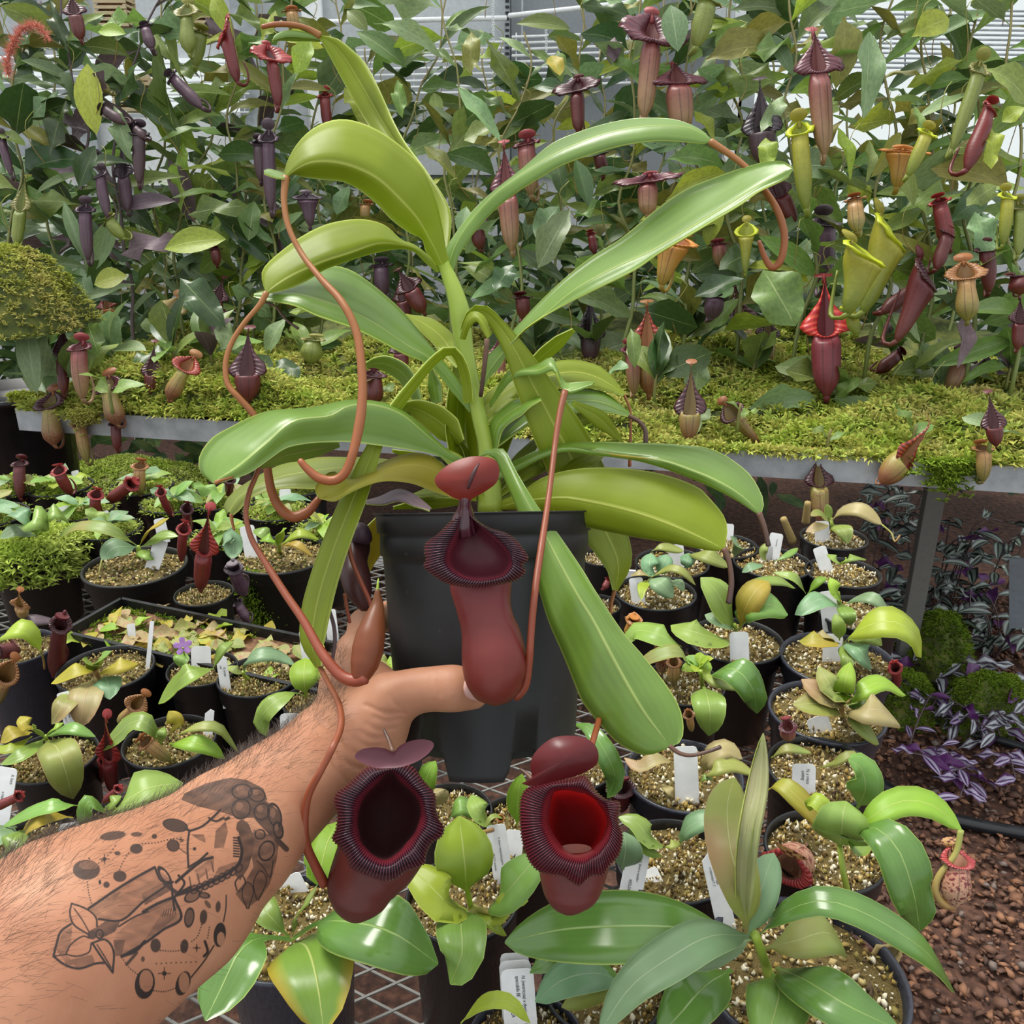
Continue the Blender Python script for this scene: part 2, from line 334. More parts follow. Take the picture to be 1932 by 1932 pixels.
# ------------------------------------------------------------------ leaves and pitchers, template meshes
def leaf_template(name, nl=9, nw=2, bend=.25, fold=.12, wave=0., twist=0., wid=1.0, peak=.5, petiole=0., side=0., seed=0):
    r = np.random.default_rng(seed)
    u = np.linspace(0, 1, nl); c = np.linspace(-1, 1, 2*nw+1)
    q = np.clip((u-petiole)/(1-petiole), 0, 1); e = math.log(.5)/math.log(peak)
    w = np.sin(np.pi*np.clip(q, 0, 1)**e)**.72*.5*wid; w = np.maximum(w, .012); w[-1] = .004
    V = []; UV = []
    ph = r.random()*6
    for i, x in enumerate(u):
        y = c*w[i]; z = -bend*x*x + bend*.25*x + fold*np.abs(y) + wave*np.sin(x*11+ph+np.sign(y)*.8)*np.abs(y)
        a = twist*x; yy = y*math.cos(a)-z*0; zz = z+y*math.sin(a)
        V.append(np.stack([np.full(len(c), x*(1-.12*bend*x)), yy+side*x*x, zz], 1)); UV.append(np.stack([(c+1)/2, np.full(len(c), x)], 1))
    return mesh(name, np.vstack(V), grid_faces(nl, len(c)), [None], uv=np.vstack(UV))
LT = [leaf_template('leaf', bend=b, fold=f, wave=wv, twist=t, peak=p, petiole=pe, side=s, seed=i) for i, (b, f, wv, t, p, pe, s) in enumerate([
    (.25, .15, 0, 0, .5, .04, 0), (.5, .2, .1, .3, .5, .08, .08), (.1, .25, .15, -.4, .45, .06, -.08), (.7, .1, .12, .2, .5, .12, 0), (-.15, .3, .1, .5, .55, .05, .1),
    (.35, -.15, .3, -.3, .5, .08, -.05), (.2, .05, .35, .1, .42, .05, .05), (.55, .2, 0, -.6, .55, .1, -.12), (.0, .1, .12, .8, .5, .06, .0), (.85, .15, .1, 0, .5, .1, .06)])]
def place_leaf(parent, p, d, n, L, wd, mat, k=None, name='leaf'):
    d = nrm(d); n = np.asarray(n, float); n = nrm(n-np.dot(n, d)*d); s = np.cross(n, d)
    me = LT[random.randrange(len(LT)) if k is None else k]
    return inst(name, me, M4(d*L, s*wd, n*L, p), [mat], parent)

def pitcher_template(name, prof, a=.2, m=.16, ry=.12, neck=.12, flare=.1, frill=.02, lid='up', lidw=.16, lidh=.2, bulge=0., hook=.3, nth=28, curve=0., spade=False):
    """origin = mouth centre, body hangs down to z=-1, mouth faces -y"""
    th = np.linspace(0, 2*np.pi, nth+1)   # 0 front
    p = (1-np.cos(th))/2
    inner = np.stack([a*np.sin(th)*(1-.55*p**2), -ry*np.cos(th)+.03, -m*np.cos(th)+neck*p**5], 1)
    if spade: inner = np.stack([a*np.sin(th)*(1-.93*p**1.3)*(1.15-.15*p), -ry*np.cos(th)+.02-.05*p, -m*np.cos(th)*(1-.25*p)+neck*p**2.2], 1)
    # body
    s = np.linspace(0, 1, 14); r = np.interp(s, np.linspace(0, 1, len(prof)), prof)
    V = []; UV = []
    for i, q in enumerate(s):
        cy = curve*q*q; circ = np.stack([r[i]*np.sin(th), -r[i]*np.cos(th)+cy, np.full(nth+1, -q)], 1)
        k = min(1, q/.32); k = k*k*(3-2*k); top = inner*np.array([1.04, 1.05, 1.0])+np.array([0, 0, -.01]); top[:, 2] -= q*1.0
        V.append(top*(1-k)+circ*k); UV.append(np.stack([(th/(2*np.pi)+.5) % 1.0001, np.full(nth+1, q)], 1))
    V.append(np.array([[0, curve, -1.02]]).repeat(nth+1, 0)); UV.append(np.stack([th*0, th*0+1], 1))
    n1 = len(V); Vb = np.vstack(V); Fb = grid_faces(n1, nth+1); UVb = np.vstack(UV); mi = np.zeros(len(Fb), int)
    # inside wall
    Vi = []
    for k in range(5):
        q = k/4; c = np.array([0, .0+curve*q*.2, -.32*q]); Vi.append(inner*(1-.45*q)*np.array([.97, .97, 1-.7*q])+c)
    Vi.append(np.array([[0, 0, -.36]]).repeat(nth+1, 0)); Vi = np.vstack(Vi); Fi = grid_faces(6, nth+1, len(Vb))[:, ::-1]
    # hooked tendril at the bottom
    hp = [(0, curve, -.99), (0, curve+.06, -1.06), (0, curve+.14, -1.05), (.02, curve+.2, -.95), (.03, curve+.22, -.95+hook*.6), (.0, curve+.2, -.95+hook*1.3)]
    Vt, Ft, Ut = tube(hp, [.035, .03, .022, .018, .015, .012], 6, 12)
    bV = np.vstack([Vb, Vi, Vt]); F = Fb.tolist()+Fi.tolist()+[[i+len(Vb)+len(Vi) for i in f] for f in Ft]
    mi = [0]*len(Fb)+[1]*len(Fi)+[0]*len(Ft)
    U = np.vstack([UVb, np.zeros((len(Vi), 2)), np.stack([Ut[:, 0]*0+.2, Ut[:, 1]*0+1], 1)])
    body = mesh(name+'_body', bV, F, [None, None], uv=U, mi=mi)
    # lip
    dirv = np.stack([np.sin(th)*(1+.5*p*(1-p)*4*.4), -.15-.35*(1-p), -np.cos(th)*.75], 1)
    w = flare*(.45+1.1*np.clip(4*p*(1-p), 0, 1)**.7)*(1-.35*p**6)
    if spade:
        w = flare*(.25+1.3*np.exp(-((p-.40)/.24)**2))*(1-.95*p**4); dirv = np.stack([np.sin(th)*1.15, -.25*(1-p)+.12*p, -np.cos(th)*.5-.28*np.sin(th)**2], 1)
    fr = frill*np.sin(th*9)*np.clip(np.sin(th)**2, 0, 1)
    rows = []
    for t, out, fy in ((-.1, 0, .03), (0, 0, 0), (.3, .35, -.02), (.65, .75, -.015), (1., 1., .015), (1.02, .97, .03)):
        rows.append(inner*(1 if t >= 0 else .96)+dirv*(w*out)[:, None]+np.array([0, 1, 0])*fy+(fr*out)[:, None]*np.array([.3, -.6, 1.0]))
    U = np.vstack([np.stack([th/(2*np.pi), np.full(nth+1, q)], 1) for q in (0, .05, .3, .65, 1, 1)])
    lip = mesh(name+'_lip', np.vstack(rows), grid_faces(6, nth+1), [None], uv=U)
    # lid : rounded heart, domed, standing on the neck
    na = 16; an = np.linspace(0, 2*np.pi, na, endpoint=False); R = []
    for q in (0., .5, .85, 1.):
        x = lidw*q*np.sin(an); z = lidh*.5*(1-q*np.cos(an)) ; y = -.05*(1-q*q)
        R.append((x, z, np.full(na, y)))
    back = np.array([0, ry+.02, m+neck]); ang = {'up': 0.25, 'over': -1.15, 'back': .9, 'tilt': -.6}[lid]
    L3 = []
    for x, z, y in R:
        L3.append(np.stack([x, back[1]+y*math.cos(ang)+z*math.sin(ang)*1.0, back[2]+z*math.cos(ang)], 1))
    L3 = np.vstack(L3); L3b = L3+np.array([0, .012, .006]); Fl = grid_faces(4, na, wrap=True)
    nk, nf, _u = tube([back+[0, 0, -.08], back, back+[0, .01, .05]], [.03, .022, .018], 6)
    o1 = 2*len(L3); FF = Fl.tolist()+(Fl[:, ::-1]+len(L3)).tolist()+[[i+o1 for i in f] for f in nf]
    lidm = mesh(name+'_lid', np.vstack([L3, L3b, nk]), FF, [None], uv=np.vstack([L3, L3b, nk])[:, [0, 2]])
    return body, lip, lidm
PT = {
 'hood':   pitcher_template('hood', [.17, .165, .16, .155, .15, .12, .03], a=.115, m=.18, ry=.07, neck=.50, flare=.115, frill=.018, lid='back', lidw=.1, lidh=.16, hook=.5, spade=True),
 'cape':   pitcher_template('cape', [.17, .16, .155, .15, .14, .12, .03], a=.12, m=.12, ry=.08, neck=.26, flare=.16, frill=.018, lid='back', lidw=.09, lidh=.16, hook=.3, spade=True),
 'squat':  pitcher_template('squat', [.36, .37, .37, .36, .32, .24, .06], a=.27, m=.34, ry=.14, neck=.85, flare=.22, frill=.03, lid='back', lidw=.2, lidh=.28, hook=.4, spade=True),
 'flask':  pitcher_template('flask', [.16, .13, .13, .15, .17, .15, .04], a=.14, m=.14, ry=.12, neck=.14, flare=.10, lid='up', lidw=.14, lidh=.22, hook=.5),
 'tube':   pitcher_template('tube', [.13, .11, .105, .11, .10, .08, .03], a=.11, m=.08, ry=.1, neck=.07, flare=.045, lid='tilt', lidw=.11, lidh=.17, hook=.35, curve=.05),
 'trumpet':pitcher_template('trumpet', [.24, .19, .15, .12, .10, .08, .03], a=.21, m=.16, ry=.15, neck=.08, flare=.06, frill=.012, lid='up', lidw=.12, lidh=.2, hook=.55, curve=.06),
 'slim':   pitcher_template('slim', [.09, .085, .08, .085, .09, .07, .025], a=.075, m=.06, ry=.07, neck=.06, flare=.03, lid='over', lidw=.07, lidh=.12, hook=.25, curve=-.04),
 'fan':    pitcher_template('fan', [.12, .115, .11, .105, .1, .09, .03], a=.09, m=.1, ry=.09, neck=.16, flare=.17, frill=.03, lid='up', lidw=.09, lidh=.14, hook=.3),
 'ring':   pitcher_template('ring', [.2, .19, .2, .23, .22, .16, .05], a=.17, m=.1, ry=.17, neck=.05, flare=.07, lid='up', lidw=.17, lidh=.2, hook=.5),
}
def place_pitcher(parent, top, bot, width, kind, col, yaw=0., tiltback=0., name='pitcher', label=None, yd=None):
    """top = mouth centre, bot = bottom, world points; width = body width in metres"""
    top = np.asarray(top, float); bot = np.asarray(bot, float); z = top-bot; L = np.linalg.norm(z); z = z/L
    y = FW.copy(); y[2] = 0; y = nrm(y); y = np.array([y[0]*math.cos(yaw)-y[1]*math.sin(yaw), y[0]*math.sin(yaw)+y[1]*math.cos(yaw), tiltback])
    if yd is not None: y = np.asarray(yd, float)
    y = nrm(y-np.dot(y, z)*z); x = np.cross(y, z)
    wref = {'hood': .34, 'flask': .34, 'tube': .24, 'trumpet': .34, 'slim': .19, 'fan': .24, 'ring': .46, 'squat': .74, 'cape': .34}[kind]
    sx_ = width/wref; b, l, d = PT[kind]; pm = PM[col]
    o = inst(name, b, M4(x*sx_, y*sx_, z*L, top), [pm[0], pm[1]], parent)
    if label: o['label'] = label
    for nm, me, mt in (('lip', l, pm[2]), ('lid', d, pm[3])):
        q = bpy.data.objects.new(nm, me); COL.objects.link(q); q.parent = o; q.material_slots[0].link = 'OBJECT'; q.material_slots[0].material = mt
    return o
def pitch_px(parent, tx, ty, bx, by, wpx, kind, col, d, **k):
    return place_pitcher(parent, at(tx, ty, d), at(bx, by, d), wpx*d/FPX, kind, col, **k)

# leaf lofted through three space curves: edge A, midrib M, edge B
def loft_leaf(parent, A, M, B, mats, name='leaf', nr=26, k=4, bulge=.0, th=.0005, wave=0.):
    """mats = (side facing the camera, other side, margin)"""
    cols = []
    NV = np.cross(B-A, np.gradient(M, axis=0)); NV /= np.maximum(np.linalg.norm(NV, axis=1, keepdims=True), 1e-9)
    toc = np.sign(np.sum(NV*(CAM-M), axis=1).sum()); NV *= toc
    for j in range(2*k+1):
        s = j/k
        P = A*(1-s)+M*s if s <= 1 else M*(2-s)+B*(s-1)
        w = np.linalg.norm(B-A, axis=1, keepdims=True)
        ss = (s if s <= 1 else 2-s)
        P = P+NV*w*bulge*math.sin(math.pi*ss)
        if wave: P = P+NV*w*wave*np.sin(np.linspace(0, 13, len(M))+s)[:, None]*abs(s-1)
        cols.append(P)
    C = np.stack(cols, 1); nrr, nc = C.shape[:2]
    du = np.gradient(C, axis=0); dv = np.gradient(C, axis=1); Nn = np.cross(dv, du)*toc
    Nn /= np.maximum(np.linalg.norm(Nn, axis=2, keepdims=True), 1e-9)
    top = (C+Nn*th).reshape(-1, 3); bot = (C-Nn*th).reshape(-1, 3)
    uvc = np.stack(np.meshgrid(np.linspace(0, 1, nc), np.linspace(0, 1, nrr)), -1).reshape(-1, 2)
    F = grid_faces(nrr, nc); n = len(top)
    if toc > 0: F1, F2 = F[:, ::-1], F+n
    else: F1, F2 = F, (F+n)[:, ::-1]
    i = np.arange(nrr-1)
    E = []
    for c0 in (0, nc-1):
        a = i*nc+c0; b = (i+1)*nc+c0; E.append(np.stack([a, b, b+n, a+n], 1))
    Fall = np.vstack([F1, F2]+E); mi = np.r_[np.zeros(len(F1)), np.ones(len(F2)), np.full(2*(nrr-1), 2)].astype(int)
    return obj(name, np.vstack([top, bot]), Fall, list(mats), parent, uv=np.vstack([uvc, uvc]), mi=mi)
def px3(P2, d, n):
    Q = spline(P2, n); D = ev(d, n) if not isinstance(d, np.ndarray) else d
    return np.array([at(q[0], q[1], D[i]) for i, q in enumerate(Q)])
def hleaf(parent, A, M, B, d, da=0., db=0., face='green', back='green', bulge=.04, nr=30, tend=None, wave=0., edge='edge', th=.0005):
    D = ev(d, nr)
    o = loft_leaf(parent, px3(A, D+ev(da, nr), nr), px3(M, D, nr), px3(B, D+ev(db, nr), nr), (ML[face], ML[back], ML[edge]), nr=nr, bulge=bulge, wave=wave, th=th)
    if tend: tendril(o, *tend)
    return o
def sleaf(parent, M, w, d, face='green', back='green', tilt=0., bulge=.04, nr=26, tend=None, wave=0., th=.0005):
    """ribbon leaf: midrib pixels M, half widths w (px), depths d, tilt = depth added to one edge and taken from the other"""
    Q = spline(M, nr); T = np.gradient(Q, axis=0); T /= np.maximum(np.linalg.norm(T, axis=1, keepdims=True), 1e-9)
    N = np.stack([-T[:, 1], T[:, 0]], 1); ww = ev(w, nr)[:, None]; D = ev(d, nr); tl = ev(tilt, nr)
    P = lambda q, dd: np.array([at(a[0], a[1], dd[i]) for i, a in enumerate(q)])
    o = loft_leaf(parent, P(Q-N*ww, D+tl), P(Q, D), P(Q+N*ww, D-tl), (ML[face], ML[back], ML['edge']), nr=nr, bulge=bulge, wave=wave, th=th)
    if tend: tendril(o, *tend)
    return o
def tendril(parent, P, rpx, d, mat=None, N=None, n=8, name='tendril'):
    N = N or max(14, len(P)*6)
    Q = spline(P, N); D = ev(d, N); R = ev(rpx, N)*D/FPX
    V, F, U = tube([at(q[0], q[1], D[i]) for i, q in enumerate(Q)], R, n)
    return obj(name, V, F, mat or TEN, parent, uv=U)
# leaf of a bench plant: pixel points with heights (m) above the rim plane
RIM = .90
def bleaf(parent, pts, hw, mat, name='leaf', face=.45, nr=12, pet=.12, peak=.5, tend=None, bulge=.06, hs=None, wave=0., prof=None):
    P = []
    for i, q in enumerate(pts):
        h = q[2] if len(q) > 2 else (.03+.03*math.sin(math.pi*i/(len(pts)-1)))
        P.append(onp(q[0], q[1], RIM+h))
    P = spline(P, nr); T = np.gradient(P, axis=0); T /= np.linalg.norm(T, axis=1, keepdims=True)
    u = np.linspace(0, 1, nr); q = np.clip((u-pet)/(1-pet), 0, 1); e = math.log(.5)/math.log(peak)
    w = np.maximum(np.sin(np.pi*q**e)**.62, .09); w[-1] = .03
    if prof is not None: w = ev(prof, nr)
    A = []; B = []
    for i in range(nr):
        v = nrm(CAM-P[i]); nn = nrm(v*face+np.array([0, 0, 1.])*(1-face)); s = np.cross(T[i], nn)
        if np.linalg.norm(s) < .2: s = np.cross(T[i], v)
        s = nrm(s); sp = s-np.dot(s, v)*v; Wm = hw*zd(P[i])/FPX/max(np.linalg.norm(sp), .35)
        A.append(P[i]-s*Wm*w[i]); B.append(P[i]+s*Wm*w[i])
    o = loft_leaf(parent, np.array(A), P, np.array(B), (ML[mat], ML[mat], ML['edge']), nr=nr, k=2, bulge=bulge, th=.00035, wave=wave, name=name)
    if tend:
        V, F, U = tube([onp(a, b, RIM+h) for a, b, h in tend], [.0016, .0012, .0014], 6, 12); obj('tendril', V, F, TENP, o, uv=U)
    return o
# ------------------------------------------------------------------ setting
def structure(o): o['kind'] = 'structure'; return o
V = [(-7, -1, 0), (7, -1, 0), (7, 9, 0), (-7, 9, 0)]
structure(obj('floor', V, [(0, 1, 2, 3)], M_FLOOR, smooth=False))
WY = 5.4
def onw(px, py, y=WY):
    r = FW + (px-966.0)/FPX*RT - (py-966.0)/FPX*UP
    return CAM + r*(y/r[1])
def wallbox(name, px0, py0, px1, py1, mat, y=WY, t=.02, parent=None):
    a = onw(px0, py1, y); b = onw(px1, py0, y)
    m = MB(); m.box((a+b)/2, (abs(b[0]-a[0])/2, t, abs(b[2]-a[2])/2)); return m.build(name, mat, parent, False)
wall = structure(wallbox('wall_back', -900, -700, 2900, 1100, M_GREYP, WY+.12, .03))
t_ = NT('daylit_polycarbonate'); e_ = t_.n('Emission'); e_.inputs[0].default_value = (.86, .93, .93, 1); e_.inputs[1].default_value = .72; t_.l(e_.outputs[0], t_.out.inputs[0]); M_LITE = t_.m; M_GREYD = flat('dark_grey_panel', '#8b9093', .6)  # daylight behind the sheet is put in as the sheet's own glow
for (a, b, c, d, mt, yy) in ((-60, 222, 470, 350, M_WHITE, WY+.05), (590, -60, 955, 330, M_GREYP, WY+.05), (965, -60, 1385, 330, M_GREYD, WY+.06), (1400, -80, 2000, 420, M_LITE, WY+.05), (-60, -80, 130, 105, M_GREYD, WY+.05), (-60, 110, 470, 215, M_LITE, WY+.06)):
    o = wallbox('window_1' if mt is M_LITE and a > 900 else 'window_2' if mt is M_LITE else 'panel', a, b, c, d, mt, yy, .01, None if mt is M_LITE else wall)
    if mt is M_LITE: structure(o)
n_ = 1
for (x, w) in ((957, 9), (985, 5), (597, 8), (1390, 8), (1412, 6), (20, 5), (130, 4), (470, 6)):
    structure(wallbox('trim_%d' % n_, x-w/2, -80, x+w/2, 330, M_METAL if w != 8 else M_WHITE, WY-.02, .02)); n_ += 1
m = MB()
for k in range(26):
    c = onw(957, 2+k*11, WY-.045); m.box(c, (.010, .003, .006))
trimholes = m.build('slot_cutouts', M_INK, None, False); tagit(trimholes, kind='structure'); trimholes.name = 'trim_%d' % n_
def blind(label, x0, x1, ys0, ys1, n, slope, mat, r=.007, grp=None):
    c = onw((x0+x1)/2, ys1, WY-.1); t = thing('pipe_rack', label, 'pipes', c, grp)
    for k in range(n):
        y = ys0+(ys1-ys0)*k/(n-1)
        V, F, U = tube([onw(x0, y+slope, WY-.1), onw(x1, y-slope, WY-.1)], [r, r], 6, 2); obj('pipe', V, F, mat, t, uv=U)
    for x in np.linspace(x0+8, x1-8, 3):
        V, F, U = tube([onw(x, ys0-4, WY-.085), onw(x, ys1+4, WY-.085)], [.004]*2, 6, 2); obj('hanger', V, F, mat, t, uv=U)
    return t
blind('rack of slim white pipes on the grey wall left of the slotted steel post', 612, 950, 82, 176, 9, 3, M_WHITE)
blind('rack of slim white pipes on the grey wall right of the slotted steel post', 966, 1190, 66, 160, 9, 4, M_WHITE, .0075)
blind('slim pale pipes across the wall behind the foliage at far left', -20, 470, 120, 214, 9, 2, M_WHITE, .006)
blind('closely spaced grey pipes over the bright panel at far right', 1425, 1990, 18, 128, 13, -4, M_METAL, .006)
for (lb, x0, y0, x1, y1) in (('long white pipe high on the wall left of the slotted post', 590, 42, 955, 34), ('long white pipe high on the wall right of the slotted post', 960, 30, 1215, 2), ('white pipe under the left pipe rack, above the foliage', 820, 194, 1000, 186), ('white pipe crossing the wall beside the reddish plume at far left', -30, 112, 250, 104)):
    V, F, U = tube([onw(x0, y0, WY-.14), onw(x1, y1, WY-.14)], [.013, .013], 10, 2)
    tagit(obj('pipe', V, F, M_WHITE, None, uv=U), lb, 'pipe', 'long white wall pipes')
m = MB(); a = onw(1292, 104, WY-.25); b = onw(1388, -70, WY-.25); m.box((a+b)/2, ((b[0]-a[0])/2, .06, (b[2]-a[2])/2))
t = thing('wall_cabinet', 'pale grey box mounted high on the wall between the hanging pitchers', 'cabinet', a)
o = obj('housing', np.vstack(m.V), m.F, M_GREYP, t, smooth=False)
m = MB(); m.box((a+b)/2+np.array([0, -.065, 0]), ((b[0]-a[0])/2-.02, .006, (b[2]-a[2])/2-.02)); m.build('cover', flat('light_grey_metal', '#b8bec0', .5), t, False)
# chains hanging in front of the wall
for (lb, x, y0, y1) in (('fine white chain hanging down left of the slotted steel post', 930, -20, 168), ('fine white chain hanging over the right pipe rack', 1030, 30, 130), ('fine pale chain hanging over the bright panel at far right', 1680, -20, 120)):
    m = MB(); k = 0
    for y in np.arange(y0, y1, 5.0):
        c = onw(x+(1.2 if k % 2 else -.3), y, WY-.3); m.tube([c+[0, 0, -.010], c+[.004, 0, 0], c+[0, 0, .010], c+[-.004, 0, 0], c+[0, 0, -.010]], [.0016]*5, 4, 8); k += 1
    tagit(m.build('chain', M_WHITE), lb, 'chain')
# slatted baskets hanging at the left
def basket(label, x0, y0, x1, y1, d, n):
    a = at(x0, y1, d); b = at(x1, y0, d); w = b[0]-a[0]; h = b[2]-a[2]; t = thing('slatted_basket', label, 'basket', (a+b)/2-[0, 0, h/2], 'wooden slatted baskets')
    for k in range(n):
        m = MB(); z = a[2]+h*(k+.5)/n; m.box((a[0]+w/2, a[1], z), (w/2, .006, h/n*.28)); m.build('slat', M_SLAT, t, False)
        m = MB(); m.box((a[0]+w/2, a[1]+w*.8, z), (w/2, .006, h/n*.28)); m.build('slat', M_SLAT, t, False)
        for xx in (a[0]+.006, b[0]-.006):
            m = MB(); m.box((xx, a[1]+w*.4, z+h/n*.4), (.006, w*.42, h/n*.2)); m.build('slat', M_SLAT, t, False)
    m = MB(); m.box((a[0]+w/2, a[1]+w*.4, (a[2]+b[2])/2-.005), (w/2-.012, w*.4-.012, h/2-.02)); m.build('fibre_fill', M_PEAT, t, False)
    for xx in (a[0]+.01, b[0]-.01):
        V, F, U = tube([(xx, a[1], b[2]), ((a[0]+b[0])/2, a[1]+w*.4, b[2]+w*1.1)], [.0015]*2, 4, 2); obj('hanging_wire', V, F, M_WIRE, t, uv=U)
basket('tan wooden slatted basket hanging at top left behind a green stem', 183, -10, 243, 52, 3.6, 6)
basket('tan wooden slatted basket hanging beside the two green pitchers at top left', 352, -8, 398, 60, 3.7, 6)
basket('tan wooden slatted basket half hidden by leaves, lowest of the three', 216, 142, 292, 212, 3.9, 6)

# moss bench
EL = onp(30, 772, .90); ER = onp(1932, 882, .90)
bx = nrm(np.array([ER[0]-EL[0], ER[1]-EL[1], 0])); by = np.array([-bx[1], bx[0], 0]); zz = np.array([0, 0, 1.])
BL = np.linalg.norm((ER-EL)[:2])+.5; AX = np.array([bx, by, zz])
mb = thing('moss_bench', 'long steel edged bench filled with living moss under the hanging pitchers', 'bench', np.array([*(EL+bx*BL/2)[:2], 0]))
def bl(u, v, z): return EL+bx*u+by*v+zz*(z-EL[2])
m = MB(); m.box(bl(BL/2, 0, .872), (BL/2, .003, .030), AX); m.box(bl(BL/2, .025, .843), (BL/2, .025, .002), AX); m.build('front_rail', M_METAL, mb, False)
m = MB(); m.box(bl(0, .75, .872), (.003, .75, .030), AX); m.build('end_rail', M_METAL, mb, False)
m = MB(); m.box(bl(BL/2, .75, .85), (BL/2-.004, .745, .004), AX); m.build('tray', M_POTH, mb, False)
for uu in (float(np.dot(onp(470, 880, .7)-EL, bx)), float(np.dot(onp(1815, 1000, .7)-EL, bx))+.06):
    m = MB(); m.box(bl(uu, .60, .42), (.025, .004, .42), AX); m.box(bl(uu-.023, .62, .42), (.003, .022, .42), AX); m.build('leg', M_WIRE, mb, False)  # darker steel on the legs carries the shade under the bench
def moss_h(u, v):
    h = np.zeros_like(u)
    for k, (fx, fy, a) in enumerate(((2.1, 2.7, .022), (6.3, 5.1, .020), (13.7, 14.3, .014), (27, 23, .007))):
        h += a*np.sin(u*fx+k*1.7+np.sin(v*fy*.7))*np.cos(v*fy+k*2.3)
    f = np.clip(v/.07, 0, 1); return .898+(f*f*(3-2*f)+.12)*(.030+1.5*h+.03*np.clip(v/.6, 0, 1))+.018*np.clip(1-v/.1, 0, 1)*0
MBX, MBY = bx.copy(), by.copy()
def rail_at(px, py, off=-.05):
    r = FW + (px-966.0)/FPX*RT - (py-966.0)/FPX*UP
    return CAM + r*((float((EL-CAM)@MBY)+off)/float(r@MBY))
def moss_at(px, py):
    z = .94
    for _ in range(6):
        p = onp(px, py, z); q = p-EL; z = float(moss_h(np.array(float(q@MBX)), np.array(max(float(q@MBY), .0))))
    return onp(px, py, z)
U_, V_ = np.meshgrid(np.linspace(.004, BL-.004, 150), np.linspace(.006, 1.45, 70)); H_ = moss_h(U_, V_)
P_ = EL+U_[..., None]*bx+V_[..., None]*by; P_[..., 2] = H_
bed = obj('moss_bed', P_.reshape(-1, 3), grid_faces(70, 150), M_MOSSG, mb)
def moss_stars(name, C, size, mat, parent, blades=11, upb=.8, seed=3):
    """C = clump centres; every clump is a star of thin pointed blades"""
    g = np.random.default_rng(seed); n = len(C); k = blades
    D = g.normal(size=(n, k, 3)); D[..., 2] = np.abs(D[..., 2])*upb+.15; D /= np.linalg.norm(D, axis=2, keepdims=True)
    L = size*(.55+.7*g.random((n, k, 1))); S_ = np.cross(D, g.normal(size=(n, k, 3))); S_ /= np.linalg.norm(S_, axis=2, keepdims=True)
    base = C[:, None]+D*L*.1; mid = base+D*L*.55; tip = base+D*L; tip[..., 2] -= L[..., 0]*.25; w = L*.11
    V = np.stack([base-S_*w, base+S_*w, mid+S_*w*.9, tip, mid-S_*w*.9], 2).reshape(-1, 3); q = np.arange(n*k)*5
    F = np.vstack([np.stack([q, q+1, q+2, q+4], 1), np.stack([q+4, q+2, q+3, q+3], 1)])
    uvv = np.tile(np.array([[0, .0], [0, .0], [0, .6], [0, 1], [0, .6]]), (n*k, 1))
    F1 = np.stack([q, q+1, q+2], 1); F2 = np.stack([q, q+2, q+4], 1); F3 = np.stack([q+4, q+2, q+3], 1)
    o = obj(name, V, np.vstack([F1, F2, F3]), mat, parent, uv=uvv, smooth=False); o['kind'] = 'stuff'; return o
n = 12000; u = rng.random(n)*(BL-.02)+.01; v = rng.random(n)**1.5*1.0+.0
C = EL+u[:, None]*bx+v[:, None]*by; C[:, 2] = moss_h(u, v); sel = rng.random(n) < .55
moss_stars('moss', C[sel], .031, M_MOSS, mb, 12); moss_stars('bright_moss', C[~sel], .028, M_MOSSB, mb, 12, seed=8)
# moss spilling over the rail
for i, (px, py, w, h) in enumerate(((158, 786, 34, 26), (400, 772, 75, 26), (60, 752, 40, 16), (1790, 880, 55, 60), (700, 790, 60, 30), (1600, 845, 40, 14))):
    g = np.random.default_rng(i); pts = []
    for k in range(260):
        a = g.normal(size=2)*.42; p = onp(px+a[0]*w, py, .90); pts.append([p[0], p[1]-.012*g.random(), .905-abs(a[1])*h*zd(p)/FPX*1.1+.01])
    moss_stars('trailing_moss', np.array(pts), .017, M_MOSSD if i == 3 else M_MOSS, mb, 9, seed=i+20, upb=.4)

# near bench of steel mesh
RA = onp(1667, 1440, .76); RB = onp(1708, 1932, .76); rd = nrm((RB-RA)); r0 = RA+rd*((1.50-RA[1])/rd[1]); r1 = RA+rd*.95
BK = lambda x: r0[1]+(x-r0[0])*(2.02-1.50)/(-1.75-r0[0])
lx = -1.75; poly = np.array([r0[:2], [lx, BK(lx)], [lx, .28], [r1[0], .28]])
nb = thing('mesh_bench', 'low steel mesh bench holding the rows of potted seedlings', 'bench', (0, 1.0, 0))
def clip(p, d):
    t0, t1 = -9., 9.
    for i in range(4):
        a, b = poly[i], poly[(i+1) % 4]; nn = np.array([-(b-a)[1], (b-a)[0]]); den = nn@d; num = nn@(a-p)
        if abs(den) < 1e-9:
            continue
        t = num/den
        if den > 0: t0 = max(t0, t)
        else: t1 = min(t1, t)
    return (t0, t1) if t1 > t0+.01 else None
m = MB()
for sgn in (1, -1):
    d = np.array([math.cos(.5), sgn*math.sin(.5)]); nn = np.array([-d[1], d[0]])
    for k in np.arange(-2.6, 2.6, .027):
        p = np.array([0, .9])+nn*k; c = clip(p, d)
        if c:
            a = p+d*c[0]; b = p+d*c[1]; mid = (a+b)/2
            m.box((mid[0], mid[1], .758+(.0008 if sgn > 0 else 0)), ((c[1]-c[0])/2, .0013, .0010), np.array([[d[0], d[1], 0], [-d[1], d[0], 0], [0, 0, 1]]))
tagit(m.build('expanded_mesh', M_WIRE, nb, False), kind='stuff')
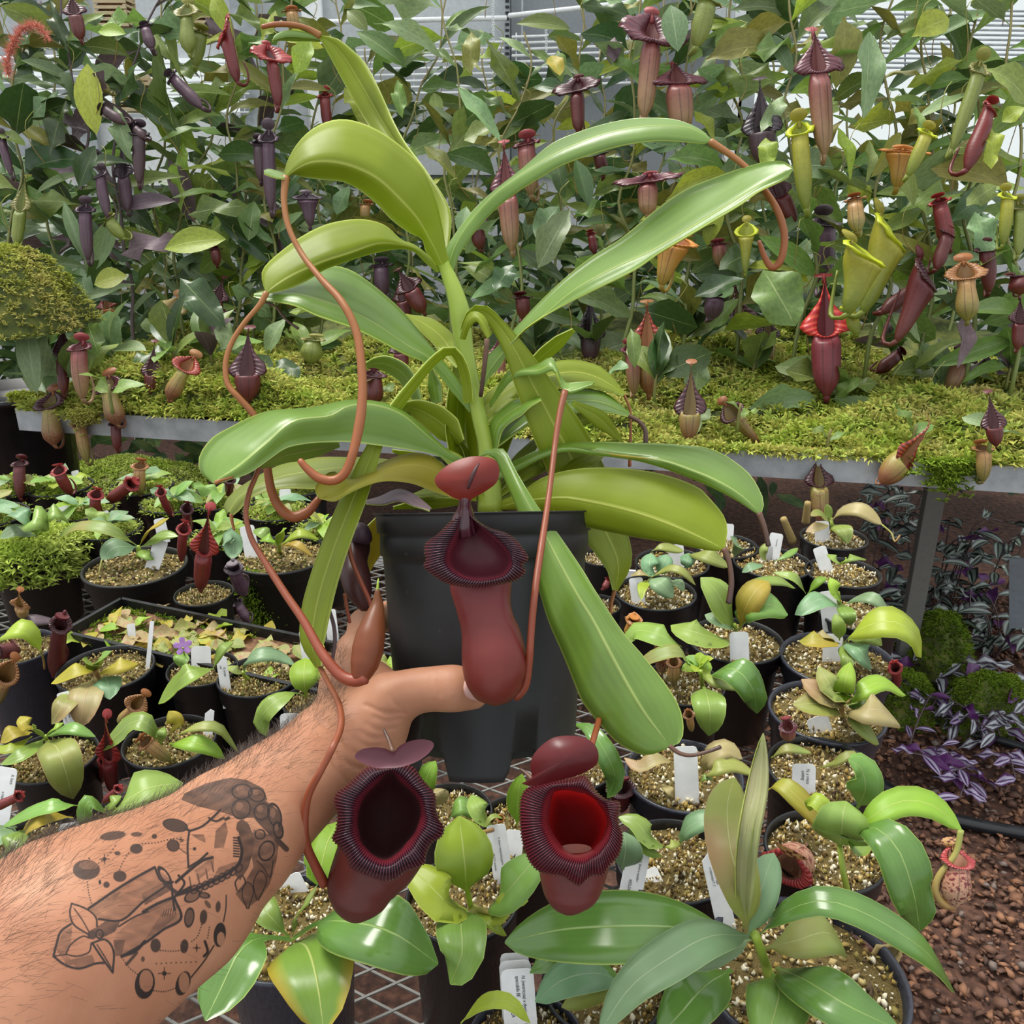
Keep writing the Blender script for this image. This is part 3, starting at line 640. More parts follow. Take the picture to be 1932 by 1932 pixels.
def rail(a, b, name='rail', z=.745, h=.02, w=.003, mat=M_WHITE):
    a = np.array([*a[:2], z]); b = np.array([*b[:2], z]); d = nrm(b-a); m = MB()
    m.box((a+b)/2, (np.linalg.norm(b-a)/2, w, h), np.array([d, [-d[1], d[0], 0], [0, 0, 1]])); m.build(name, mat, nb, False)
for i in range(4): rail(poly[i], poly[(i+1) % 4])
for (x, y) in ((r0[0]-.05, r0[1]-.1), (r1[0]-.05, .4), (lx+.1, 1.85), (lx+.1, .4), (-.45, 1.6)):
    m = MB(); m.box((x, y, .365), (.02, .02, .365)); m.build('leg', M_METAL, nb, False)

# gravel on the floor
def chips(name, C, size, mat, parent=None, flat_=.5, seed=1):
    g = np.random.default_rng(seed); n = len(C)
    K = np.array([[1, 0, 0], [.3, .9, 0], [-.8, .6, 0], [-.9, -.5, 0], [.2, -1, 0], [.1, 0, .8], [-.1, .1, -.8]], float)
    R = g.normal(size=(n, 3, 3)); Q = np.linalg.qr(R)[0]
    if flat_ < 1:
        a = g.random(n)*6.28; tz = g.normal(size=(n, 2))*.35; z = np.stack([tz[:, 0], tz[:, 1], np.ones(n)], 1); z /= np.linalg.norm(z, axis=1, keepdims=True)
        x = np.stack([np.cos(a), np.sin(a), np.zeros(n)], 1); y = np.cross(z, x); y /= np.linalg.norm(y, axis=1, keepdims=True); x = np.cross(y, z); Q = np.stack([x, y, z], 1)
    s = size*(.35+1.25*g.random((n, 1, 1))**1.5)*(np.array([1, .75, flat_])[None, None] if flat_ < 1 else (.45+.8*g.random((n, 1, 3))))
    V = (K[None]*(1+.35*g.normal(size=(n, 7, 1)))*s)@Q+C[:, None]; q = np.arange(n)*7
    T = []
    for i in range(5): j = (i+1) % 5; T.append(np.stack([q+i, q+j, q+5], 1)); T.append(np.stack([q+j, q+i, q+6], 1))
    uv = np.repeat(np.stack([g.random(n), g.random(n)], 1), 7, 0)
    o = obj(name, V.reshape(-1, 3), np.vstack(T), mat, parent, uv=uv, smooth=False); o['kind'] = 'stuff'; return o
g = np.random.default_rng(4); n = 15000
C = np.stack([.55+g.random(n)*1.5, .75+g.random(n)**1.2*2.3, .004+g.random(n)*.012], 1)
chips('gravel', C, .0105, M_GRAVEL, None, .45)
n = 7000; C = np.stack([-1.8+g.random(n)*2.0, 2.1+g.random(n)*1.6, .004+g.random(n)*.012], 1)
chips('gravel', C, .011, M_GRAVEL, None, .45, seed=9)
# hose
hp = [onp(x, y, .02) for x, y in ((1650, 1470), (1690, 1497), (1760, 1535), (1840, 1556), (1940, 1574), (2100, 1600))]
V, F, U = tube(hp, [.016]*6, 12, 50); tagit(obj('garden_hose', V, F, M_HOSE, None, uv=U), 'black rubber hose lying across the brown gravel', 'hose')
hp = [onp(x, y, .02) for x, y in ((1680, 1352), (1760, 1362), (1830, 1385), (1880, 1395), (1960, 1420))]
V, F, U = tube(hp, [.012]*5, 10, 40); tagit(obj('garden_hose', V, F, M_HOSE, None, uv=U), 'thin black pipe behind the hose, under the striped leaves', 'hose')

# inch plants and creeping moss under the moss bench
def stripe_leaf(name, sil, dk, vio):
    t = NT(name); u, v = t.uv(); d = t.math('ABSOLUTE', t.math('SUBTRACT', u, .5))
    f = t.ramp(d, [(.02, cr(dk)), (.07, cr(dk)), (.13, cr(sil)), (.30, cr(sil)), (.36, cr(dk)), (.5, cr(vio))])
    return t.principled(f, .35)
MZ = [stripe_leaf('inch_leaf_dark', '#7c8a80', '#1e2620', '#2c2430'), stripe_leaf('inch_leaf_silver', '#a8aeb0', '#3a3042', '#4a3350'), stripe_leaf('inch_leaf_violet', '#a8a0b4', '#4a2a5c', '#5c2a66')]
MZV = leaf_mat('violet_leaf', '#5e2a68', '#7a4a86', None, .4, .2)
def inch(label, px, py, n, spread, mk, z=.03, seed=0, L=.115):
    r = random.Random(seed); c = onp(px, py, z); t = thing('inch_plant', label, 'plant', (c[0], c[1], 0), None)
    for s in range(max(1, n//5)):
        a = np.array([c[0]+r.uniform(-.6, .6)*spread, c[1]+r.uniform(-.5, .5)*spread, .0]); ang = r.uniform(0, 6.28)
        P = [a, a+np.array([math.cos(ang)*.05, math.sin(ang)*.05, .05+z]), a+np.array([math.cos(ang)*.14, math.sin(ang)*.14, .05+z+r.uniform(-.02, .05)])]
        V, F, U = tube(P, [.003, .0025, .002], 5, 8); obj('stem', V, F, STEMP, t, uv=U)
        SP = spline(P, 7)
        for k in range(6):
            d = np.array([math.cos(ang+(-1)**k*1.1+r.uniform(-.5, .5)), math.sin(ang+(-1)**k*1.1+r.uniform(-.5, .5)), r.uniform(-.1, .35)])
            place_leaf(t, SP[k+1], d, np.array([r.uniform(-.3, .3), -.35, 1]), L*r.uniform(.75, 1.15), L*.30, MZ[mk] if r.random() < .85 else MZV, r.choice([0, 2, 6]))
    return t
inch('dark striped creeping plant directly left of the grey bench leg', 1720, 1010, 42, .30, 0, .25, 1)
inch('dark striped creeping plant directly right of the grey bench leg', 1870, 1050, 36, .3, 0, .2, 2)
inch('dark striped creeping plant below the steel rail under the hanging green pitcher', 1690, 940, 30, .3, 0, .2, 12)
inch('dark striped creeping plant at the foot of the grey bench leg', 1790, 1170, 36, .22, 0, .12, 3)
inch('dark striped creeping plant at the right frame edge above the green moss mat', 1895, 1170, 36, .2, 0, .1, 4)
inch('silver striped creeping plant between the two green moss mats', 1770, 1275, 30, .14, 1, .05, 5)
inch('silver striped creeping plant along the front of the moss mats', 1790, 1368, 36, .14, 1, .04, 6, .085)
inch('violet striped creeping plant lying on the gravel near the hose', 1830, 1455, 18, .1, 2, .02, 7, .08)
inch('violet striped creeping plant at the right frame edge above the hose', 1905, 1405, 24, .12, 2, .03, 8, .08)
inch('small violet creeping plant beside the bench corner on the gravel', 1715, 1400, 12, .07, 2, .02, 9, .06)
def mound(name, label, px, py, rx, ry, h, mat, z0=0., n=900, seed=0, size=.013, cat='moss'):
    c = onp(px, py, z0+h*.5); c = np.array([c[0], c[1], z0]); t = thing(name, label, cat, c); g = np.random.default_rng(seed)
    th = np.linspace(0, 2*np.pi, 33)[:-1]; V = []; R = np.linspace(1, 0.02, 12)
    for q in R:
        w = 1+.12*np.sin(3*th+seed)+.07*np.sin(7*th+seed*2)
        V.append(np.stack([c[0]+rx*q*w*np.cos(th), c[1]+ry*q*w*np.sin(th), z0+h*(1-q**2.6)*(1+.12*np.sin(5*th)*q)], 1))
    obj('mat', np.vstack(V), grid_faces(12, 32, wrap=True), M_MOSSG, t)
    a = g.random(n)*6.28; q = np.sqrt(g.random(n)); w = 1+.12*np.sin(3*a+seed)+.07*np.sin(7*a+seed*2)
    C = np.stack([c[0]+rx*q*w*np.cos(a), c[1]+ry*q*w*np.sin(a), z0+h*(1-q**2.6)*(1+.12*np.sin(5*a)*q)], 1)
    moss_stars('fronds', C, size, mat, t, 9, seed=seed); return t
mound('moss_mat', 'yellow green mat of creeping moss at the foot of the bench leg', 1768, 1225, .12, .12, .24, M_MOSSD, n=1500, seed=1)
mound('moss_mat', 'wide yellow green moss mat at the right edge above the striped leaves', 1862, 1322, .17, .09, .16, M_MOSSD, n=1500, seed=2)
mound('moss_mat', 'narrow green moss mat tucked behind the right row of pots', 1718, 1310, .08, .12, .12, M_MOSSD, n=900, seed=3)
mound('moss_mat', 'yellow green moss mat on the gravel below the left end of the moss bench', 215, 905, .42, .30, .12, M_MOSSB, z0=.3, n=2200, seed=4, size=.018)
mound('moss_mound', 'dense yellow moss dome at the left frame edge under the red lidded pitcher', 10, 545, .20, .16, .20, M_MOSS, z0=1.12, n=1500, seed=5, size=.016)
# tub at the far left, rock, plate at right edge
def lathe(prof, n=32):
    th = np.linspace(0, 2*np.pi, n, endpoint=False); V = []
    for r, z in prof: V.append(np.stack([r*np.cos(th), r*np.sin(th), np.full(n, z)], 1))
    return np.vstack(V), grid_faces(len(prof), n, wrap=True)
c = onp(20, 735, .86); V, F = lathe([(.14, -.5), (.17, -.02), (.178, -.02), (.18, 0), (.168, 0), (.16, -.03), (.001, -.035)])
tagit(obj('plastic_tub', V+c, F, M_POT), 'large black plastic tub standing behind the left end of the moss bench', 'tub')
m = MB(); m.box((c[0], c[1]+.02, .18), (.2, .2, .18)); tagit(m.build('plastic_crate', M_POTH, None, False), 'black plastic crate supporting the tub beyond the left end of the moss bench', 'crate')
g = np.random.default_rng(5); bmr = bmesh.new(); bmesh.ops.create_icosphere(bmr, subdivisions=3, radius=1)
c = onp(272, 832, .10); V = np.array([v.co[:] for v in bmr.verts]); F = [[v.index for v in f.verts] for f in bmr.faces]; bmr.free()
V = V*(1+.12*np.sin(V[:, [0]]*5+1)+.1*np.sin(V[:, [1]]*7))*np.array([.05, .05, .06])
tagit(obj('rock', V+c, F, flat('pale_stone', '#b0a494', .8)), 'pale rock on the gravel just below the moss bench rail', 'rock')
m = MB(); c = onp(1925, 1120, .3); m.box(c, (.03, .004, .12), np.array([nrm([1, -.4, .2]), nrm([.4, 1, 0]), nrm([-.2, 0, 1])])); tagit(m.build('plastic_sheet', flat('frosted_plastic', '#8c949c', .3, trans=.2), None, False), 'frosted plastic sheet standing at the right frame edge among striped leaves', 'sheet')
# reddish bottlebrush plume at the far left top
m = MB(); P = spline([at(x, y, 2.5) for x, y in ((95, 78), (75, 52), (50, 50), (28, 75), (15, 110), (14, 138))], 40); m.tube(P, [.003]*40, 5)
for i in range(900):
    p = P[rng.integers(3, 40)]; d = nrm(rng.normal(size=3)); L = .028*(.6+.5*rng.random()); s = nrm(np.cross(d, FW))*.0012
    m.add([p-s, p+s, p+d*L], [(0, 1, 2)])
tagit(m.build('flower_plume', flat('coral_bristles', '#c2705c', .7, trans=.2), None, False), 'drooping coral red flower plume at the top left corner', 'flower')
# ------------------------------------------------------------------ held plant
HP = thing('potted_pitcher_plant', 'large pitcher plant with long lime green leaves held up in a black pot', 'plant', at(918, 1428, .62))
# pot (axis lies parallel to the image plane: the pot is tipped a little away)
ct = at(913, 966, .62); cb = at(920, 1428, .62); axz = nrm(ct-cb); HL = np.linalg.norm(ct-cb)
axx = nrm(RT-np.dot(RT, axz)*axz); axy = np.cross(axz, axx); NA = 96
th = np.linspace(0, 2*np.pi, NA, endpoint=False)
def ring(r, h, dz=None):
    z = np.full(NA, h*HL) if dz is None else h*HL+dz
    return cb+r*np.cos(th)[:, None]*axx+r*np.sin(th)[:, None]*axy+z[:, None]*axz
notch = np.clip(np.cos(6*th+.5)*2.4-.9, 0, 1); ndz = .026*notch
prof = [(.001, .075, 0), (.0560, .075, 0), (.0590, .02, 1), (.0592, .0, 1), (.0600, .0, 1), (.0607, .03, .9), (.0612, .07, .55), (.0618, .11, 0), (.0640, .3, 0), (.0672, .55, 0), (.0700, .80, 0), (.0706, .828, 0), (.0722, .832, 0), (.0724, .90, 0), (.0722, .918, 0), (.0742, .922, 0), (.0750, .985, 0), (.0752, .994, 0), (.0768, .995, 0), (.0770, 1.0, 0), (.0735, 1.0, 0), (.0725, .985, 0), (.068, .90, 0)]
V = np.vstack([ring(r, h, ndz*k) for r, h, k in prof])
obj('pot', V, grid_faces(len(prof), NA, wrap=True), M_HPOT, HP)
V = np.vstack([ring(.071, .955), ring(.04, .962), ring(.001, .962)]); o = obj('soil', V, grid_faces(3, NA, wrap=True), M_SOIL, HP)
g = np.random.default_rng(2); a = g.random(500)*6.28; q = np.sqrt(g.random(500))*.068
C = cb+(q*np.cos(a))[:, None]*axx+(q*np.sin(a))[:, None]*axy+axz*HL*.963
chips('bark_and_perlite', C, .0035, M_GRIT, HP, 1.0, 3)
# main stem
def stem(P, r, d, mat=STEM, name='stem'):
    Q = spline(P, 40); D = ev(d, 40); V, F, U = tube([at(a[0], a[1], D[i]) for i, a in enumerate(Q)], ev(r, 40)*D/FPX, 12); return obj(name, V, F, mat, HP, uv=U)
stem([(925, 965), (920, 860), (905, 790), (888, 715), (875, 650), (868, 590), (856, 545), (840, 505), (830, 480)], [24, 22, 15, 14, 15, 17, 20, 15, 10], .62)
O_ = TEN
# L2 tall leaf at the back
hleaf(HP, [(832, 470), (800, 400), (750, 330), (712, 260), (691, 228), (671, 194), (646, 150), (625, 111), (609, 82), (602, 69)],
      [(838, 480), (825, 400), (780, 320), (742, 260), (722, 228), (700, 190), (676, 150), (650, 108), (625, 80), (604, 68)],
      [(845, 480), (850, 400), (810, 330), (768, 274), (747, 238), (728, 197), (708, 153), (687, 116), (661, 91), (635, 72), (603, 67)],
      [.63, .66, .69, .72, .73, .73], [0, .006, .008, 0], [0, -.012, -.016, 0], 'lime', 'green', bulge=.05,
      tend=([(603, 68), (580, 54), (552, 47), (520, 46), (494, 51)], [8, 5, 5, 5, 4], [.73, .72, .71]))
hleaf(HP, [(602, 70), (570, 60), (540, 58), (520, 66), (514, 76)], [(604, 74), (575, 70), (545, 68), (525, 72), (514, 76)], [(606, 78), (580, 77), (550, 77), (530, 76), (514, 77)], [.73, .72, .71], 0, .01, 'green', 'lime')
# L1 big arched leaf
hleaf(HP, [(846, 490), (839, 460), (834, 427), (822, 375), (801, 323), (772, 290), (728, 256), (687, 235), (646, 226), (609, 234), (578, 254), (555, 282), (541, 311), (536, 336)],
      [(834, 500), (820, 470), (806, 445), (785, 411), (752, 375), (713, 339), (672, 318), (630, 307), (591, 307), (563, 318), (542, 334), (538, 340)],
      [(822, 500), (812, 484), (803, 474), (796, 450), (770, 437), (739, 414), (713, 386), (682, 360), (648, 342), (609, 338), (578, 334), (552, 328), (541, 336)],
      [.61, .595, .575, .56, .55, .545, .55], [0, .004, .012, .018, .016, .004], [0, .004, .012, .018, .014, .004], 'lime', 'green', bulge=.04, nr=40,
      tend=([(539, 334), (536, 380), (545, 430), (570, 480), (605, 525), (645, 570), (672, 625), (682, 690), (683, 760), (672, 830), (655, 885), (632, 906), (602, 902), (580, 885), (565, 868)], [8, 6, 5.5, 5.5, 6, 7, 7.5, 8, 8.5, 9, 10, 9, 9, 9, 6], [.55, .54, .52, .51, .5, .5]))
o = hleaf(HP, [(540, 330), (525, 324), (508, 320), (498, 323)], [(538, 334), (522, 330), (507, 326), (498, 325)], [(537, 338), (522, 336), (508, 332), (498, 328)], .55, .004, -.004, 'green', 'green')
# L3 left leaf with underside to us
hleaf(HP, [(830, 510), (812, 487), (783, 463), (757, 453), (726, 426), (687, 415), (648, 417), (609, 427), (568, 448), (532, 474), (503, 500), (494, 517), (497, 538), (502, 552)],
      [(828, 512), (808, 492), (784, 470), (747, 461), (710, 461), (659, 479), (607, 496), (555, 519), (520, 540), (503, 553)],
      [(824, 514), (802, 495), (780, 474), (752, 469), (698, 479), (633, 500), (607, 511), (581, 528), (550, 543), (520, 551), (504, 554)],
      [.62, .605, .59, .575, .57, .565], [0, .006, .016, .018, .01, 0], [0, .002, .012, .012, .006, 0], 'lime', 'green', nr=36,
      tend=([(503, 552), (490, 575), (462, 608), (438, 645), (426, 685), (430, 725), (452, 752), (480, 785), (498, 830), (504, 878), (512, 925), (528, 958), (552, 975), (580, 966), (602, 940)], [6, 5, 5, 5, 5.5, 5.5, 6, 6.5, 7, 7, 8, 8.5, 10, 10, 6], [.565, .56, .555, .56, .575, .58]))
# L4 glossy leaf below it, seen from above
hleaf(HP, [(897, 765), (862, 715), (828, 672), (800, 638), (770, 600), (736, 566), (692, 530), (655, 508), (620, 503), (590, 515), (550, 535), (510, 548), (480, 555)],
      [(892, 773), (852, 722), (818, 682), (762, 650), (711, 616), (668, 595), (620, 575), (560, 556), (510, 552), (480, 556)],
      [(886, 778), (845, 730), (812, 690), (762, 668), (711, 641), (664, 619), (597, 596), (555, 577), (503, 567), (479, 560)],
      [.62, .61, .60, .59, .58, .575, .575], [0, .004, .03, .05, .04, .005], [0, -.002, -.012, -.018, -.012, 0], 'green', 'lime', nr=36, bulge=.05,
      tend=([(482, 556), (500, 570), (520, 578), (530, 592), (544, 607), (563, 620)], [3, 2.5, 2.2, 2.2, 2.6, 3], .58, TEND))
sleaf(HP, [(765, 596), (800, 612), (835, 640), (868, 690)], [2, 17, 20, 8], [.66, .655, .65, .63], 'lime', 'lime', .01)
# L7 long leaf arching over then hanging down the pot's left side
sleaf(HP, [(884, 760), (880, 715), (868, 678), (848, 660), (816, 682), (782, 722), (742, 775), (712, 830), (690, 885), (668, 940), (640, 1010), (614, 1085), (596, 1155), (590, 1215), (602, 1258)],
      [9, 9, 8, 8, 10, 11, 13, 19, 23, 24, 25, 26, 27, 24, 4], [.61, .595, .575, .56, .555, .55, .545, .54], 'lime', 'green', [.003, .006, -.008, -.012], nr=46,
      tend=([(602, 1256), (620, 1290), (640, 1330), (643, 1370), (628, 1410), (605, 1455), (582, 1500), (574, 1550), (578, 1595), (594, 1632), (612, 1668)], [5, 5.5, 6, 7, 7, 7, 8, 8, 9, 9, 10], [.54, .505, .475, .455, .455, .46, .465, .475, .485], TEN2))
# L5 big lower left leaf
hleaf(HP, [(870, 862), (855, 858), (824, 832), (793, 802), (762, 777), (729, 762), (685, 756), (646, 758), (581, 770), (516, 775), (478, 786), (439, 805), (400, 828), (377, 862), (380, 893), (404, 912)],
      [(866, 866), (858, 865), (824, 838), (793, 811), (762, 785), (729, 770), (690, 763), (655, 768), (622, 786), (555, 796), (503, 838), (452, 880), (412, 905), (405, 912)],
      [(864, 874), (852, 872), (814, 856), (762, 847), (711, 840), (659, 834), (607, 834), (568, 838), (537, 846), (505, 868), (470, 892), (430, 906), (406, 913)],
      [.60, .575, .55, .53, .515, .51, .51], [0, .012, .03, .04, .03, .003], [0, -.002, .004, .006, .004, 0], 'green', 'lime', nr=42, bulge=.045,
      tend=([(406, 911), (420, 905), (440, 900)], [4, 3, 2], .51))
sleaf(HP, [(640, 838), (590, 848), (540, 858), (505, 873), (482, 882)], [4, 14, 16, 12, 2], [.56, .55, .54, .54], 'green', 'lime', .01,
      tend=([(492, 870), (484, 895), (470, 930), (464, 970), (474, 1015), (500, 1060), (538, 1120), (572, 1170), (606, 1230), (640, 1272), (668, 1284), (690, 1278)], [4.5, 5, 5, 5.5, 6, 7, 7.5, 8, 9, 10, 11, 13], [.54, .53, .52, .51, .50, .49, .485], TEN2))
# L6 yellowing leaf left of the upper pitcher
hleaf(HP, [(905, 920), (880, 905), (840, 884), (819, 863), (788, 855), (762, 858), (736, 867), (698, 885), (659, 906), (628, 890), (606, 905), (594, 922), (600, 938)],
      [(900, 935), (880, 925), (850, 905), (820, 888), (788, 878), (750, 880), (710, 895), (670, 913), (640, 930), (615, 940), (602, 940)],
      [(895, 945), (875, 945), (861, 942), (814, 926), (775, 912), (731, 908), (698, 914), (659, 930), (633, 946), (615, 944), (604, 941)],
      [.62, .60, .575, .555, .54, .535], [0, .002, .008, .016, .0], [0, .0, -.004, -.006, 0], 'yellow', 'olive', bulge=.03, nr=34)
# L8 lower left long leaf
hleaf(HP, [(850, 905), (770, 875), (700, 864), (664, 864), (620, 863), (581, 866), (529, 878), (478, 904), (440, 930), (422, 955), (430, 970)],
      [(850, 910), (770, 892), (700, 885), (640, 884), (590, 890), (540, 898), (490, 915), (450, 940), (434, 966)],
      [(850, 915), (770, 905), (700, 910), (640, 918), (596, 923), (555, 922), (517, 924), (476, 938), (457, 957), (445, 970), (438, 974)],
      [.64, .63, .62, .61, .60, .595], [0, .02, .03, .01], [0, -.006, -.01, 0], 'olive', 'olive', bulge=.05, tend=([(436, 970), (438, 985), (442, 1000)], [4, 3, 2], .595))
# right side leaves
hleaf(HP, [(836, 520), (842, 480), (842, 468), (863, 437), (894, 397), (933, 360), (980, 324), (1038, 274), (1089, 251), (1141, 235), (1193, 225), (1245, 224), (1283, 229), (1322, 246), (1342, 264)],
      [(846, 522), (850, 490), (862, 460), (884, 424), (925, 376), (965, 343), (1038, 296), (1089, 272), (1141, 253), (1193, 242), (1245, 238), (1296, 241), (1325, 253), (1342, 266)],
      [(852, 525), (860, 499), (868, 479), (894, 440), (933, 397), (980, 360), (1038, 324), (1063, 311), (1115, 292), (1180, 274), (1245, 266), (1309, 270), (1338, 272), (1342, 268)],
      [.62, .615, .60, .585, .575, .565], [0, .01, .03, .035, .02, 0], [0, 0, -.004, -.004, 0], 'green', 'lime', nr=40, bulge=.03,
      tend=([(1340, 267), (1378, 292), (1412, 320), (1442, 358), (1468, 400), (1480, 445), (1474, 488), (1458, 505), (1444, 488), (1432, 455)], [7, 6, 5.5, 6, 6.5, 7, 7, 7, 6, 4], [.565, .56, .555, .56, .57]))
hleaf(HP, [(905, 720), (916, 675), (933, 660), (951, 642), (976, 616), (1015, 574), (1067, 525), (1119, 484), (1173, 450), (1245, 391), (1296, 357), (1348, 336), (1400, 318), (1450, 305), (1482, 306), (1494, 316)],
      [(910, 725), (930, 690), (955, 660), (985, 628), (1030, 593), (1085, 547), (1160, 506), (1230, 474), (1300, 433), (1370, 390), (1430, 352), (1475, 328), (1495, 318)],
      [(914, 730), (920, 717), (945, 690), (964, 652), (984, 626), (1015, 603), (1067, 574), (1119, 548), (1196, 510), (1245, 476), (1296, 446), (1348, 415), (1400, 384), (1432, 361), (1484, 337), (1495, 320)],
      [.61, .595, .575, .56, .545, .535], [0, .008, .025, .035, .03, 0], [0, .0, -.006, -.008, -.006, 0], 'green', 'lime', nr=44, bulge=-.03)
sleaf(HP, [(872, 640), (886, 600), (905, 585), (930, 602), (965, 650), (992, 700), (1015, 745), (1041, 795), (1070, 850), (1105, 930), (1140, 1000), (1165, 1060), (1160, 1114)],
      [9, 11, 13, 20, 30, 38, 46, 50, 52, 48, 40, 28, 4], [.62, .605, .60, .605, .615, .63, .645, .655, .66], 'lime', 'green', [-.004, .0, .01, .012], nr=44,
      tend=([(1160, 1112), (1153, 1140), (1150, 1170)], [4, 3.5, 3], .66))
# R4 the broad leaf hanging across the pot
hleaf(HP, [(905, 862), (922, 858), (935, 866), (942, 880), (958, 918), (973, 953), (992, 1005), (1007, 1062), (1017, 1109), (1036, 1173), (1064, 1238), (1090, 1303), (1101, 1327), (1132, 1366), (1163, 1399), (1196, 1418), (1225, 1424), (1262, 1410)],
      [(910, 858), (928, 852), (945, 858), (960, 880), (986, 933), (1020, 992), (1054, 1057), (1090, 1122), (1120, 1170), (1152, 1231), (1184, 1291), (1215, 1343), (1241, 1378), (1263, 1407)],
      [(918, 850), (940, 847), (955, 852), (973, 889), (1012, 953), (1054, 1010), (1100, 1078), (1121, 1113), (1175, 1194), (1212, 1237), (1258, 1295), (1283, 1339), (1289, 1378), (1282, 1400), (1266, 1408)],
      [.605, .575, .555, .535, .525, .52, .52], [0, .002, .008, .010, .006, 0], [0, .002, .008, .010, .006, 0], 'green', 'lime', nr=46, bulge=.05,
      tend=([(1263, 1407), (1282, 1421), (1305, 1425), (1335, 1418), (1360, 1409)], [5, 4, 3.5, 3.5, 4], .52, TEND))
hleaf(HP, [(905, 905), (969, 872), (1020, 848), (1067, 837), (1110, 835), (1171, 836), (1248, 838), (1300, 842), (1335, 846), (1374, 864), (1413, 895), (1434, 929), (1440, 950), (1436, 970)],
      [(905, 912), (969, 884), (1020, 858), (1067, 846), (1120, 852), (1171, 861), (1248, 870), (1300, 887), (1345, 905), (1390, 930), (1420, 955), (1434, 970)],
      [(905, 920), (969, 893), (1020, 866), (1067, 852), (1119, 858), (1196, 868), (1248, 882), (1300, 901), (1345, 920), (1390, 944), (1420, 964), (1432, 972)],
      [.62, .61, .60, .585, .57, .56, .56], [0, .012, .03, .04, .03, 0], [0, 0, .002, .004, 0], 'green', 'yellow', nr=38, bulge=.04,
      tend=([(1432, 968), (1442, 995), (1450, 1030)], [6, 5, 5], .56, TEND))
hleaf(HP, [(925, 955), (987, 926), (1028, 900), (1093, 885), (1171, 884), (1248, 895), (1313, 918), (1339, 941), (1366, 975), (1372, 1003), (1367, 1034)],
      [(930, 958), (1005, 944), (1060, 940), (1090, 943), (1142, 953), (1204, 969), (1266, 991), (1328, 1018), (1366, 1036)],
      [(930, 962), (990, 962), (1030, 970), (1080, 986), (1121, 997), (1194, 1012), (1266, 1024), (1339, 1038), (1366, 1038)],
      [.62, .60, .585, .575, .565, .56], [0, .008, .014, .010, 0], [0, .004, .010, .006, 0], 'lime', 'green', nr=36, bulge=.05,
      tend=([(1366, 1035), (1376, 1062), (1380, 1100), (1375, 1138)], [6, 5, 5.5, 6], .56, TEND))
# crown leaves right and left
sleaf(HP, [(905, 800), (960, 745), (1020, 715), (1080, 703), (1130, 715), (1177, 745)], [8, 14, 20, 24, 22, 3], [.63, .65, .67, .68], 'lime', 'green', .012, tend=([(1177, 744), (1188, 770), (1190, 800), (1188, 880)], [3, 2.5, 3, 3.5], .68))
sleaf(HP, [(930, 840), (990, 785), (1050, 760), (1110, 756), (1150, 765), (1186, 784)], [8, 16, 22, 24, 20, 3], [.63, .64, .655, .66], 'green', 'lime', .015, tend=([(1185, 784), (1205, 795), (1217, 812), (1218, 836)], [4, 4, 4.5, 5], .66, TEND))
sleaf(HP, [(930, 850), (940, 800), (985, 765), (1020, 752)], [7, 14, 16, 3], [.62, .61, .60], 'green', 'lime', .008)
sleaf(HP, [(895, 790), (925, 762), (960, 735), (1000, 712)], [6, 18, 20, 4], .645, 'lime', 'lime', .01)
sleaf(HP, [(1000, 690), (1030, 665), (1060, 640), (1082, 622)], [8, 13, 12, 3], .65, 'lime', 'green', -.008)
# folded narrow leaf that carries the upper pitcher's tendril
hleaf(HP, [(925, 760), (960, 700), (1010, 690), (1040, 675), (1052, 700), (1066, 722), (1085, 722), (1123, 721)], [(925, 765), (965, 708), (1015, 700), (1042, 690), (1055, 720), (1066, 738), (1085, 736), (1120, 724)], [(925, 770), (970, 715), (1020, 708), (1045, 700), (1058, 730), (1068, 742), (1085, 740), (1118, 727)],
      [.62, .60, .58, .575], .008, 0, 'green', 'lime', nr=30,
      tend=([(1066, 738), (1056, 780), (1047, 840), (1040, 900), (1032, 960), (1020, 1040), (1010, 1110), (1003, 1180), (998, 1250), (990, 1295), (972, 1316)], [7, 6, 5.5, 5.5, 6, 7, 7, 7, 7, 7.5, 9], [.575, .56, .54, .51, .49, .49, .50], TEN2))
# bract at the stem with a cut petiole
hleaf(HP, [(868, 640), (880, 600), (895, 588), (915, 600), (925, 632)], [(872, 640), (884, 606), (898, 598), (912, 612), (922, 636)], [(878, 640), (890, 612), (902, 608), (910, 624), (920, 640)], [.60, .59, .585, .585], .004, 0, 'lime', 'lime', nr=18)
tb, tf, tu = tube([at(919, 640, .585), at(914, 690, .59), at(907, 748, .60)], [.0018, .0016, .0014], 8, 10); obj('petiole', tb, tf, TEND, HP, uv=tu)
